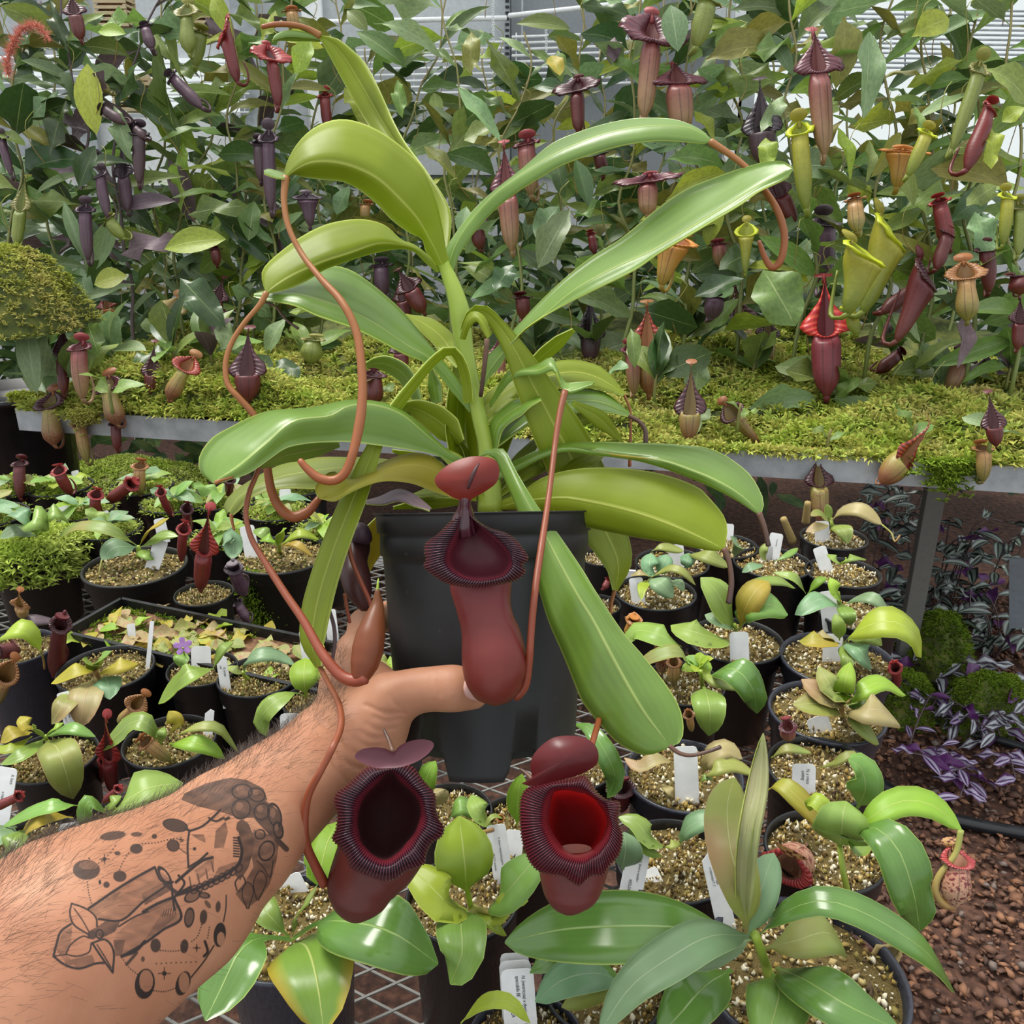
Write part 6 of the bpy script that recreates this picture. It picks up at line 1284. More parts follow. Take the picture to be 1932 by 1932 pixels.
for P, w, m_ in (([(87, 1396, .02), (108, 1412, .05), (122, 1450, .04), (138, 1507, -.01)], 35, 'p_olive'), ([(88, 1390, .02), (130, 1374, .05), (180, 1390, .04)], 14, 'p_green'), ([(84, 1394, .02), (45, 1420, .04), (2, 1442, .03)], 15, 'p_green'), ([(84, 1392, .02), (68, 1376, .05), (62, 1366, .06)], 7, 'p_green'),
                 ([(62, 1378, .04), (50, 1366, .06), (38, 1352, .06)], 14, 'p_yellow'), ([(60, 1382, .03), (25, 1380, .05), (2, 1402, .04)], 15, 'p_yellow'), ([(88, 1390, .03), (104, 1372, .06), (120, 1364, .06)], 8, 'p_lime'), ([(60, 1390, .03), (20, 1412, .04), (-20, 1410, .03)], 10, 'p_lime')): bleaf(t, P, w, m_)
bstem(t, [(92, 1404, -.01), (88, 1396, .02), (86, 1388, .03)], 4)
t, c, r = pot_plant('black pot with a pointed label and lime leaves by the arm, left of centre', 320, 1398, 86, .14, M_POT)
for P, w, m_ in (([(306, 1406, .02), (280, 1366, .06), (250, 1362, .06), (218, 1390, .04), (186, 1416, .02)], 19, 'p_green'), ([(324, 1380, .03), (330, 1360, .05), (318, 1342, .06)], 17, 'p_yellow'), ([(320, 1404, .02), (356, 1400, .05), (400, 1412, .04), (424, 1432, .02)], 17, 'p_lime'), ([(330, 1390, .03), (368, 1372, .06), (410, 1372, .06), (430, 1392, .04), (450, 1420, .01)], 10, 'p_olive'), ([(306, 1400, .03), (304, 1385, .05), (310, 1372, .05)], 9, 'p_green')): bleaf(t, P, w, m_)
bpitch(t, 276, 1400, 322, 1436, 28, 'tube', 'tan', .03, .0, yaw=.8); tag_('pointed blank white label in front of the lime leaved pot by the arm', 396, 1338, 392, 1398, 17, point=True)
bpitch(t, 204, 1420, 214, 1496, 30, 'hood', 'red', .02, -.09); bpitch(t, 196, 1438, 190, 1480, 18, 'tube', 'red', .0, -.08)
t, c, r = pot_plant('pot partly behind the upper edge of the forearm with a wide pale green leaf', 225, 1560, 88, .14, M_POT)
for P, w, m_ in (([(208, 1540, .02), (240, 1510, .06), (285, 1486, .07), (345, 1478, .06)], 40, 'p_green'), ([(208, 1538, .02), (232, 1520, .05), (268, 1520, .04)], 14, 'p_lime'), ([(205, 1536, .02), (168, 1512, .05), (160, 1545, .03), (178, 1570, .01)], 15, 'p_green'), ([(206, 1534, .03), (212, 1512, .05), (228, 1502, .05)], 12, 'p_green')): bleaf(t, P, w, m_)
bstem(t, [(196, 1560, -.01), (204, 1545, .02), (215, 1525, .04)], 6); bpitch(t, 222, 1490, 196, 1512, 16, 'slim', 'red', .04, .02)
t, c, r = pot_plant('pot at the lower left frame edge with a drooping yellow leaf', 60, 1600, 90, .14, M_POT)
for P, w, m_ in (([(138, 1543, .03), (85, 1538, .06), (50, 1565, .04), (34, 1602, .01)], 18, 'p_yellow'), ([(148, 1520, .04), (110, 1518, .07), (60, 1532, .06), (5, 1560, .04)], 14, 'p_green'), ([(30, 1560, .03), (-10, 1570, .05), (-30, 1600, .03)], 26, 'p_teal'), ([(60, 1560, .03), (20, 1590, .05), (10, 1625, .02)], 20, 'p_green')): bleaf(t, P, w, m_)
tag_('square white label poking up behind the forearm at left', 134, 1552, 140, 1590, 50)
tag_('large white label with handwriting cut off by the left frame edge', 14, 1448, -4, 1560, 40, text=[('R. fusca', .5, .2, .1), ('x maxima', -.1, .2, .4)])
bpitch(t, 34, 1504, -14, 1524, 20, 'slim', 'red', .06, .05); tag_('white label in dark gap at the arm edge, left of centre', 392, 1463, 396, 1500, 38)
tag_('white label showing under the forearm beside the lower left pot', 545, 1652, 562, 1686, 42)

# ---- right side
t, c, r = pot_plant('pot nearest the moss bench at right with a brown flushed leaf and a tendril', 1573, 1014, 62, .11, M_POT)
for P, w, m_ in (([(1569, 982, .03), (1590, 964, .05), (1625, 962, .06), (1664, 990, .04)], 14, 'p_pink'), ([(1572, 990, .02), (1592, 1000, .03), (1600, 1026, .01)], 17, 'p_olive'), ([(1566, 984, .03), (1545, 968, .05), (1530, 974, .05)], 9, 'p_olive'), ([(1568, 982, .03), (1562, 962, .05), (1558, 952, .06)], 8, 'p_green'), ([(1564, 990, .02), (1545, 992, .03), (1520, 1004, .02)], 10, 'p_pink')): o = bleaf(t, P, w, m_)
V, F, U = tube([onp(1664, 990, RIM+.04), onp(1682, 1006, RIM+.03), onp(1688, 1022, RIM+.02), onp(1698, 1010, RIM+.03)], [.0015]*4, 6, 12); obj('tendril', V, F, TENP, t, uv=U)
bstem(t, [(1570, 1004, -.01), (1570, 992, .02), (1568, 978, .03)], 4)
tag_('blank white label in the rearmost small pot, nearest the moss bench', 1550, 983, 1552, 1026, 28)
for (x, y, x2, y2) in ((1478, 978, 1496, 1022), (1524, 948, 1520, 985)):
    V, F, U = tube([at(x, y, zd(onp(x2, y2, RIM+.0))), onp(x2, y2, RIM-.01)], [.006, .008], 8, 10); obj('cut_stem', V, F, flat('cut_cane', '#9a8450', .8), t, uv=U)
t, c, r = pot_plant('shallow black pot with a tiny seedling and a wet rim, upper right', 1590, 1080, 70, .11, M_POT)
for P, w, m_ in (([(1586, 1068, .01), (1576, 1054, .03), (1560, 1046, .03)], 7, 'p_green'), ([(1588, 1068, .01), (1606, 1052, .04), (1634, 1056, .02)], 8, 'p_green'), ([(1586, 1066, .01), (1596, 1056, .03), (1604, 1060, .02)], 6, 'p_lime')): bleaf(t, P, w, m_)
tag_('blank white label leaning in the wet rimmed pot, upper right', 1545, 1032, 1562, 1084, 25)
t, c, r = pot_plant('black pot with two crowded white labels beside the hanging dark tendril', 1458, 1062, 74, .11, M_POT)
for P, w, m_ in (([(1445, 1060, .02), (1440, 1040, .04), (1448, 1024, .05)], 8, 'p_olive'), ([(1460, 1060, .02), (1485, 1048, .03), (1505, 1034, .03)], 7, 'p_green'), ([(1440, 1066, .02), (1420, 1068, .03), (1400, 1080, .02)], 9, 'p_teal')): bleaf(t, P, w, m_)
tag_('taller tilted one of the two white labels by the dark tendril', 1466, 1006, 1456, 1062, 25, text=[('N. maxima', .1, .16, .2)]); tag_('shorter white label overlapping the taller one by the dark tendril', 1448, 1030, 1446, 1062, 22)
t, c, r = pot_plant('pot behind the tip of the wide hanging leaf with a white label', 1370, 1030, 60, .11, M_POT); tag_('white label rising behind the rounded tip of the wide leaf', 1374, 988, 1372, 1022, 22)
bleaf(t, [(1385, 1050, .01), (1395, 1030, .05), (1378, 1012, .07)], 12, 'p_teal')
t, c, r = pot_plant('pot of round paired bluish leaves below the wide hanging leaf', 1268, 1062, 70, .11, M_POT)
for P, w, m_ in (([(1238, 1086, .01), (1226, 1068, .03), (1228, 1044, .04)], 17, 'p_teal'), ([(1240, 1086, .01), (1252, 1064, .03), (1258, 1046, .04)], 17, 'p_teal'), ([(1230, 1040, .03), (1250, 1032, .04), (1290, 1040, .03)], 9, 'p_olive'), ([(1298, 1046, .03), (1335, 1048, .05), (1376, 1070, .03)], 15, 'p_olive'), ([(1290, 1076, .01), (1296, 1060, .03), (1300, 1044, .03)], 14, 'p_teal')): bleaf(t, P, w, m_)
tag_('blank greyish white label among round bluish leaves', 1275, 1027, 1277, 1078, 29)
t, c, r = pot_plant('black pot with a flat round leaved plant and a leaning inked label', 1237, 1118, 77, .12, M_POT)
for P, w, m_ in (([(1225, 1092, .02), (1246, 1100, .03), (1270, 1128, .01)], 20, 'p_teal'), ([(1228, 1090, .02), (1262, 1072, .05), (1290, 1080, .05), (1312, 1104, .03)], 8, 'p_olive'), ([(1224, 1094, .02), (1212, 1108, .03), (1210, 1132, .02)], 10, 'p_lime'), ([(1260, 1098, .02), (1280, 1100, .03), (1290, 1116, .02)], 10, 'p_teal'), ([(1228, 1090, .02), (1210, 1080, .04), (1190, 1086, .03)], 6, 'p_pink')): bleaf(t, P, w, m_)
tag_('leaning inked white label in the pot with the flat round leaved plant', 1199, 1090, 1206, 1144, 26, text=[('N. hamata', .1, .3, .2)])
t, c, r = pot_plant('narrow pot at the right side of the held pot', 1135, 1052, 40, .11, M_POT); bleaf(t, [(1140, 1070, .01), (1150, 1050, .03), (1150, 1036, .04)], 10, 'p_teal'); bleaf(t, [(1130, 1040, .02), (1128, 1030, .04), (1134, 1018, .05)], 9, 'p_lime')
t, c, r = pot_plant('small gritty pot low at the right side of the held pot', 1128, 1142, 44, .11, M_POT); bpitch(t, 1148, 1094, 1138, 1112, 14, 'slim', 'red', .03, .02)
t, c, r = pot_plant('wide black pot of pale grit with large oval leaves and a square label', 1388, 1208, 90, .13, M_POT)
for P, w, m_ in (([(1388, 1190, .02), (1370, 1150, .06), (1348, 1112, .09), (1322, 1090, .1)], 28, 'p_green'), ([(1384, 1188, .02), (1358, 1168, .05), (1330, 1160, .05)], 17, 'p_teal'), ([(1396, 1186, .02), (1410, 1150, .06), (1450, 1140, .07), (1486, 1160, .05)], 27, 'p_green'), ([(1396, 1182, .03), (1410, 1140, .07), (1432, 1108, .09), (1450, 1098, .09)], 26, 'p_yellow'),
                 ([(1376, 1208, .01), (1348, 1204, .04), (1308, 1192, .06), (1266, 1180, .05)], 27, 'p_green'), ([(1286, 1220, .03), (1250, 1200, .06), (1200, 1190, .05), (1180, 1216, .03)], 22, 'p_green'), ([(1400, 1120, .06), (1420, 1100, .08), (1470, 1096, .08), (1500, 1110, .06)], 10, 'p_green')): bleaf(t, P, w, m_)
bstem(t, [(1392, 1206, -.01), (1390, 1192, .02), (1386, 1178, .04)], 5); tag_('square blank white label in front of the wide gritty pot', 1394, 1192, 1396, 1255, 36)
t, c, r = pot_plant('black pot with a crinkled lime rosette and a hanging round leaf', 1290, 1290, 78, .13, M_POT)
rosette(t, 1318, 1262, 12, 26, 11, ['p_lime', 'p_green', 'p_lime'], seed=77, up=.7, h0=.03)
for P, w, m_ in (([(1328, 1296, .02), (1336, 1320, .04), (1340, 1350, .03), (1337, 1388, .0)], 32, 'p_green'), ([(1336, 1276, .03), (1384, 1262, .07), (1420, 1300, .05), (1428, 1346, .01)], 30, 'p_deep'), ([(1300, 1255, .03), (1280, 1228, .06), (1228, 1240, .05), (1204, 1262, .03)], 13, 'p_olive'), ([(1330, 1270, .03), (1350, 1284, .04), (1396, 1300, .02)], 12, 'p_olive')): bleaf(t, P, w, m_)
for (a, b, c_, d, w, kd, cl) in ((1272, 1250, 1270, 1290, 26, 'ring', 'tan'), (1245, 1235, 1250, 1270, 22, 'ring', 'cream'), (1300, 1350, 1306, 1382, 16, 'tube', 'tan'), (1196, 1172, 1186, 1196, 26, 'slim', 'orange')): bpitch(t, a, b, c_, d, w, kd, cl, .04, .0)
bstem(t, [(1326, 1300, -.01), (1324, 1284, .02), (1322, 1266, .04)], 5)
t, c, r = pot_plant('black pot of bright perlite with bluish leaves and a tall label, right row', 1622, 1158, 76, .12, M_POT)
for P, w, m_ in (([(1590, 1142, .02), (1620, 1128, .05), (1650, 1130, .06), (1678, 1158, .04)], 13, 'p_teal'), ([(1584, 1144, .02), (1550, 1130, .05), (1515, 1150, .04), (1500, 1160, .03)], 20, 'p_teal'), ([(1584, 1138, .03), (1576, 1110, .06), (1566, 1090, .07)], 13, 'p_lime'), ([(1586, 1138, .03), (1600, 1160, .04), (1604, 1180, .02)], 16, 'p_green'), ([(1520, 1120, .03), (1500, 1090, .06), (1460, 1080, .06)], 8, 'p_green'), ([(1524, 1120, .03), (1545, 1096, .05), (1560, 1090, .05)], 8, 'p_lime')): bleaf(t, P, w, m_)
bstem(t, [(1588, 1152, -.01), (1584, 1140, .02), (1581, 1118, .05)], 5); tag_('tall blank white label before the bright perlite pot, right row', 1560, 1115, 1568, 1182, 32)
t, c, r = pot_plant('black pot with a large drooping lime leaf reaching over the moss mat', 1580, 1244, 106, .13, M_POTG)
for P, w, m_ in (([(1592, 1212, .02), (1625, 1186, .06), (1680, 1172, .08), (1722, 1196, .06), (1738, 1240, .02)], 30, 'p_lime'), ([(1584, 1214, .02), (1545, 1206, .05), (1508, 1210, .04)], 19, 'p_yellow'), ([(1584, 1208, .02), (1582, 1180, .05), (1576, 1158, .06)], 13, 'p_green'), ([(1594, 1212, .02), (1622, 1226, .04), (1644, 1262, .01)], 20, 'p_teal'), ([(1600, 1208, .02), (1640, 1200, .04), (1664, 1218, .03)], 16, 'p_olive'), ([(1576, 1212, .02), (1556, 1196, .05), (1534, 1200, .04)], 9, 'p_pink'), ([(1590, 1214, .02), (1600, 1240, .03), (1592, 1270, .01)], 16, 'p_green')): bleaf(t, P, w, m_)
bpitch(t, 1690, 1262, 1694, 1300, 20, 'tube', 'red', .03, -.04); tag_('blank cream white label in the pot with the drooping lime leaf', 1572, 1196, 1570, 1252, 37)
t, c, r = pot_plant('black pot with a fan of broad flushed olive leaves, right row', 1560, 1342, 108, .13, M_POTG)
for P, w, m_ in (([(1582, 1340, .02), (1548, 1328, .05), (1496, 1330, .05)], 27, 'p_olive'), ([(1584, 1334, .02), (1556, 1310, .06), (1512, 1282, .07)], 24, 'p_pink'), ([(1586, 1332, .02), (1568, 1296, .07), (1545, 1258, .08)], 24, 'p_olive'), ([(1588, 1330, .02), (1594, 1290, .07), (1604, 1250, .08)], 19, 'p_lime'), ([(1594, 1334, .02), (1626, 1304, .06), (1664, 1288, .06), (1708, 1312, .03)], 20, 'p_lime'),
                 ([(1598, 1342, .02), (1630, 1338, .05), (1664, 1342, .05), (1696, 1366, .02)], 30, 'p_pink'), ([(1600, 1346, .02), (1625, 1366, .03), (1658, 1404, .0)], 18, 'p_olive'), ([(1600, 1330, .02), (1625, 1325, .04), (1634, 1310, .04)], 16, 'p_green')): bleaf(t, P, w, m_)
bpitch(t, 1487, 1372, 1486, 1394, 30, 'ring', 'pink', .03, .0); bstem(t, [(1590, 1352, -.01), (1588, 1340, .02), (1587, 1326, .03)], 7, TENP); tag_('blank white label lying back in the pot with the flushed leaf fan', 1540, 1352, 1552, 1386, 42)
t, c, r = pot_plant('wide black pot of perlite below the tip of the broad hanging leaf', 1290, 1462, 112, .14, M_POTG)
for P, w, m_ in (([(1270, 1438, .02), (1240, 1430, .04), (1205, 1446, .03), (1178, 1430, .03)], 13, 'p_pink'), ([(1330, 1470, .01), (1350, 1450, .04), (1385, 1444, .04), (1424, 1462, .03)], 15, 'p_olive'), ([(1325, 1460, .01), (1340, 1430, .04), (1370, 1412, .05), (1400, 1432, .04)], 20, 'p_pink'), ([(1320, 1476, .01), (1332, 1466, .02), (1345, 1470, .01)], 7, 'p_green'), ([(1250, 1480, .0), (1262, 1490, .02), (1270, 1504, .01)], 10, 'p_pink')): bleaf(t, P, w, m_)
tag_('large blank white label standing in the wide perlite pot below the hanging leaf', 1293, 1408, 1297, 1520, 45)
t, c, r = pot_plant('pot directly right of the held pot with a glossy banana shaped leaf', 1085, 1440, 80, .13, M_POT)
bleaf(t, [(1080, 1366, .07), (1112, 1375, .08), (1142, 1420, .07), (1160, 1466, .04), (1146, 1505, .01)], 22, 'p_deep', pet=.02, peak=.6); bpitch(t, 1172, 1490, 1170, 1535, 40, 'tube', 'maroon', .0, -.06)
t, c, r = pot_plant('black rimmed pot with a thin folded leaf and a faded label at the bench edge', 1552, 1452, 104, .14, M_POT)
for P, w, m_ in (([(1455, 1430, .02), (1485, 1412, .04), (1530, 1420, .03)], 9, 'p_olive'), ([(1545, 1450, .01), (1580, 1436, .04), (1608, 1422, .05), (1628, 1440, .04)], 9, 'p_olive'), ([(1450, 1490, .03), (1475, 1480, .05), (1520, 1520, .04), (1548, 1562, .02)], 20, 'p_yellow')): bleaf(t, P, w, m_)
tag_('faded white label with smudged writing in the pot at the bench edge', 1517, 1441, 1516, 1502, 44, text=[('N. x mixta', .2, .2, .15), ('cutting', -.2, .2, .2)])
t, c, r = pot_plant('black pot of bright perlite right of the lower right pitcher', 1272, 1622, 112, .14, M_POT)
for P, w, m_ in (([(1252, 1596, .02), (1225, 1580, .05), (1200, 1552, .06), (1166, 1542, .06)], 20, 'p_green'), ([(1282, 1594, .02), (1300, 1560, .05), (1340, 1545, .06), (1370, 1560, .05)], 20, 'p_teal'), ([(1250, 1616, .02), (1222, 1600, .04), (1185, 1566, .05)], 14, 'p_green'), ([(1256, 1600, .01), (1268, 1592, .03), (1284, 1590, .02)], 10, 'p_olive')): bleaf(t, P, w, m_)
bleaf(t, [(1175, 1640, .02), (1180, 1600, .05), (1178, 1570, .06)], 34, 'p_teal')
tag_('white label lettered REDLEAF standing behind the horizontal broad leaf', 1206, 1604, 1186, 1704, 44, text=[('N. (lowii x maxillari', .22, .16, .17), ('REDLEAF', -.35, .18, .55)]); tag_('grey white label tucked behind the REDLEAF label', 1222, 1640, 1250, 1700, 34, back=.01)
t, c, r = pot_plant('large black pot whose heart shaped leaf stands on a bare stem', 1556, 1604, 112, .15, M_POT)
for P, w, m_ in (([(1584, 1596, .05), (1588, 1572, .09), (1590, 1540, .11), (1596, 1512, .11)], 54, 'p_green'), ([(1600, 1570, .08), (1648, 1540, .11), (1700, 1512, .12), (1760, 1520, .12), (1814, 1566, .1)], 28, 'p_lime'), ([(1606, 1574, .08), (1650, 1562, .11), (1694, 1602, .11), (1722, 1680, .08), (1736, 1756, .03)], 46, 'p_deep'), ([(1598, 1566, .08), (1570, 1538, .1), (1534, 1506, .11), (1528, 1530, .09)], 16, 'p_lime'), ([(1640, 1570, .06), (1620, 1600, .06), (1600, 1590, .07)], 18, 'p_green')):
    o = bleaf(t, P, w, m_)
bleaf(t, [(1618, 1524, .06), (1632, 1490, .09), (1624, 1450, .11), (1600, 1434, .12)], 34, 'p_green')
V, F, U = tube([at(1813, 1566, .80), at(1803, 1610, .80), at(1772, 1652, .80), at(1765, 1680, .80), at(1778, 1704, .80), at(1800, 1710, .80)], [.0028, .0026, .0026, .003, .0036, .0042], 8, 30); obj('tendril', V, F, TENP, t, uv=U)
place_pitcher(t, at(1808, 1622, .80), at(1798, 1712, .80), 56*.80/FPX, 'ring', 'spotted', tiltback=.3, label='spotted pinkish pitcher hanging over the gravel from a tendril')
bstem(t, [(1604, 1704, -.01), (1592, 1650, .03), (1584, 1594, .05)], 7)
place_pitcher(t, at(1484, 1640, .79), at(1508, 1622, .875), 80*.83/FPX, 'ring', 'spotted', yd=UP*.9+RT*.35, label='large spotted pitcher with a wide rose red mouth')
t, c, r = pot_plant('biggest front pot at the bench corner with long arching green leaves', 1516, 1838, 192, .19, M_POTG)
for P, w, m_, kw in (([(1430, 1768, .08), (1470, 1728, .12), (1540, 1700, .14), (1610, 1714, .14), (1690, 1756, .12), (1756, 1806, .09), (1800, 1872, .04)], 32, 'p_deep', dict(pet=.08, nr=20)), ([(1425, 1768, .08), (1350, 1758, .10), (1250, 1748, .11), (1150, 1748, .11), (1050, 1756, .1), (953, 1778, .08)], 64, 'p_deep', dict(pet=.16, nr=22, bulge=.04)),
                     ([(1425, 1768, .08), (1342, 1766, .11), (1264, 1807, .11), (1190, 1862, .1), (1130, 1950, .08)], 42, 'p_teal', dict(pet=.1, nr=18)), ([(1418, 1772, .07), (1370, 1786, .08), (1320, 1806, .07), (1270, 1800, .06)], 27, 'p_teal', {}),
                     ([(1460, 1838, .03), (1470, 1870, .05), (1462, 1910, .05), (1440, 1980, .04)], 60, 'p_green', {}), ([(1465, 1826, .03), (1520, 1850, .07), (1600, 1898, .08), (1700, 1945, .06)], 50, 'p_deep', dict(pet=.1, nr=16)), ([(1380, 1830, .03), (1330, 1860, .05), (1290, 1905, .05), (1240, 1960, .03)], 52, 'p_deep', {}), ([(1440, 1790, .06), (1500, 1776, .08), (1560, 1760, .08), (1592, 1790, .05)], 42, 'p_olive', {})): bleaf(t, P, w, m_, **kw)
bleaf(t, [(1408, 1760, .09), (1402, 1690, .14), (1378, 1600, .17), (1372, 1520, .17), (1385, 1468, .16)], 44, 'p_olive', pet=.1, nr=18, face=.9)
bleaf(t, [(1410, 1760, .09), (1432, 1690, .13), (1448, 1640, .14), (1460, 1610, .14)], 34, 'p_teal', pet=.05, face=.9)
for s_ in (-1, 1): bleaf(t, [(1406+s_*3, 1752, .09), (1404+s_*5, 1680, .15), (1412+s_*7, 1580, .20), (1430+s_*8, 1480, .22), (1440, 1384, .22)], 13, 'p_pale', pet=.05, nr=20, face=.95, bulge=.5*s_)
bstem(t, [(1456, 1858, -.01), (1440, 1806, .05), (1424, 1762, .09)], 11)
place_pitcher(t, at(1672, 1806, .74), at(1580, 1768, .78), 66*.74/FPX, 'ring', 'cream', yaw=-.3, tiltback=.4, label='brown and cream striped pitcher lying on the perlite')
for P, w, m_, kw in (([(1380, 1900, .02), (1340, 1880, .04), (1300, 1880, .03)], 20, 'p_green', {}),): bleaf(t, P, w, m_, **kw)
tag_('white label with three lines of dense handwriting, left of the corner pot', 1338, 1604, 1372, 1756, 36, text=[('N. (burbidgeae x', .42, .19, .1), ('edwardsiana) x rajah', .0, .19, .15), ('x robcantleyi T. 3', -.42, .19, .2)], point=True)
t, c, r = pot_plant('front pot below the forearm with a yellow edged oval leaf and a wet leaf', 545, 1748, 132, .15, M_POTG)
for P, w, m_, kw in (([(552, 1772, .03), (600, 1742, .07), (660, 1740, .10), (740, 1760, .11), (826, 1818, .07)], 66, 'p_deep', dict(pet=.3, nr=18)), ([(560, 1778, .03), (580, 1790, .06), (598, 1850, .07), (612, 1950, .05)], 80, 'p_sun', dict(pet=.06)), ([(548, 1772, .03), (490, 1770, .06), (452, 1796, .07), (420, 1860, .06), (388, 1926, .05)], 54, 'p_deep', dict(pet=.35)),
                     ([(552, 1766, .03), (560, 1730, .06), (580, 1700, .09), (600, 1668, .1)], 9, 'p_olive', {}), ([(600, 1668, .1), (605, 1640, .12), (618, 1590, .13), (636, 1552, .13)], 36, 'p_lime', dict(pet=.02)), ([(545, 1768, .03), (510, 1730, .05), (480, 1700, .05), (440, 1700, .04)], 28, 'p_green', {})): bleaf(t, P, w, m_, **kw)
t, c, r = pot_plant('front pot of perlite below the held pot with upright lime leaves', 872, 1695, 108, .15, M_POT)
for P, w, m_, kw in (([(889, 1714, .02), (880, 1670, .05), (876, 1620, .08), (866, 1540, .10)], 56, 'p_lime', dict(pet=.3)), ([(880, 1716, .02), (840, 1700, .06), (800, 1660, .07), (762, 1636, .07)], 40, 'p_lime', dict(pet=.1)), ([(872, 1716, .02), (870, 1750, .05), (872, 1800, .05), (850, 1856, .02)], 48, 'p_green', dict(pet=.05)), ([(925, 1712, .03), (950, 1690, .06), (985, 1650, .08), (1022, 1606, .08)], 38, 'p_green', dict(pet=.06)),
                     ([(905, 1716, .02), (935, 1730, .04), (958, 1700, .06), (996, 1700, .05)], 20, 'p_lime', {}), ([(892, 1712, .02), (930, 1740, .04), (955, 1765, .02)], 14, 'p_lime', {})): bleaf(t, P, w, m_, **kw)
V, F, U = tube([onp(892, 1714, RIM+.02), onp(925, 1722, RIM+.04), onp(952, 1732, RIM+.04), onp(956, 1718, RIM+.05), onp(940, 1714, RIM+.05)], [.0035, .003, .002, .002, .0015], 8, 24); obj('tendril', V, F, TENP, t, uv=U)
tag_('narrow white label with long handwriting left of the lower right pitcher', 935, 1556, 952, 1672, 37, text=[('N. (fusca x campanulata) gold b.', .05, .15, .2), ('BE-3172 x spathulata', -.7, .14, .45)]); tag_('blank bluish white label hidden behind the narrow handwritten label', 972, 1566, 965, 1640, 34, back=.006)
t, c, r = pot_plant('pot just behind the lower right pitcher with a narrow leaf and orange stub', 985, 1560, 92, .14, M_POT)
for P, w, m_ in (([(975, 1556, .03), (978, 1500, .07), (985, 1460, .09)], 22, 'p_lime'), ([(930, 1560, .02), (905, 1530, .05), (890, 1500, .05)], 20, 'p_green'), ([(960, 1545, .03), (930, 1540, .05), (915, 1560, .04)], 5, 'p_olive'), ([(800, 1500, .03), (808, 1460, .06), (822, 1436, .07)], 20, 'p_lime')): bleaf(t, P, w, m_)
bpitch(t, 944, 1545, 946, 1566, 12, 'tube', 'orange', .04, .02)
V, F, U = tube([onp(780, 1560, RIM+.06), onp(840, 1578, RIM+.05), (onp(900, 1572, RIM+.05)), onp(930, 1566, RIM+.04)], [.002]*4, 6, 16); obj('tendril', V, F, TENP, t, uv=U)
t, c, r = pot_plant('small pot in the dark gap beneath the held pot with mauve leaves', 850, 1530, 80, .13, M_POT)
for P, w, m_ in (([(835, 1520, .03), (828, 1500, .05), (822, 1488, .05)], 18, 'p_pink'), ([(848, 1545, .02), (870, 1520, .04), (905, 1540, .02)], 18, 'p_green')): bleaf(t, P, w, m_)
t, c, r = pot_plant('front pot at the bottom edge under the three stacked labels', 992, 1968, 112, .16, M_POTG, rimh=.0)
bleaf(t, [(870, 1930, .04), (910, 1892, .08), (960, 1890, .09), (1000, 1930, .07)], 16, 'p_lime')
tag_('front one of three stacked white labels at the bottom edge, fully lettered', 975, 1828, 984, 1950, 62, text=[('N. (ventricosa) x dyerian', .25, .16, .1), ('spectabilis BE', -.12, .16, .1), ('REDLEA', -.52, .17, .5)]); tag_('middle one of three stacked white labels at the bottom edge, mostly hidden', 971, 1812, 980, 1950, 60, back=.004)
tag_('rear one of three stacked white labels at the bottom edge', 970, 1798, 976, 1950, 54, text=[('N. (lowii', .2, .16, .08), ('edwardsi', -.25, .16, .08)], back=.008)
t, c, r = pot_plant('front pot under the long horizontal leaf with dull bluish leaves', 1140, 1856, 118, .15, M_POT)
for P, w, m_ in (([(1170, 1850, .02), (1120, 1836, .05), (1060, 1850, .05), (1010, 1890, .03)], 34, 'p_teal'), ([(1175, 1846, .02), (1110, 1815, .05), (1040, 1812, .05), (1000, 1836, .04)], 26, 'p_deep'), ([(1180, 1850, .02), (1120, 1870, .04), (1060, 1900, .02)], 24, 'p_olive')): bleaf(t, P, w, m_)
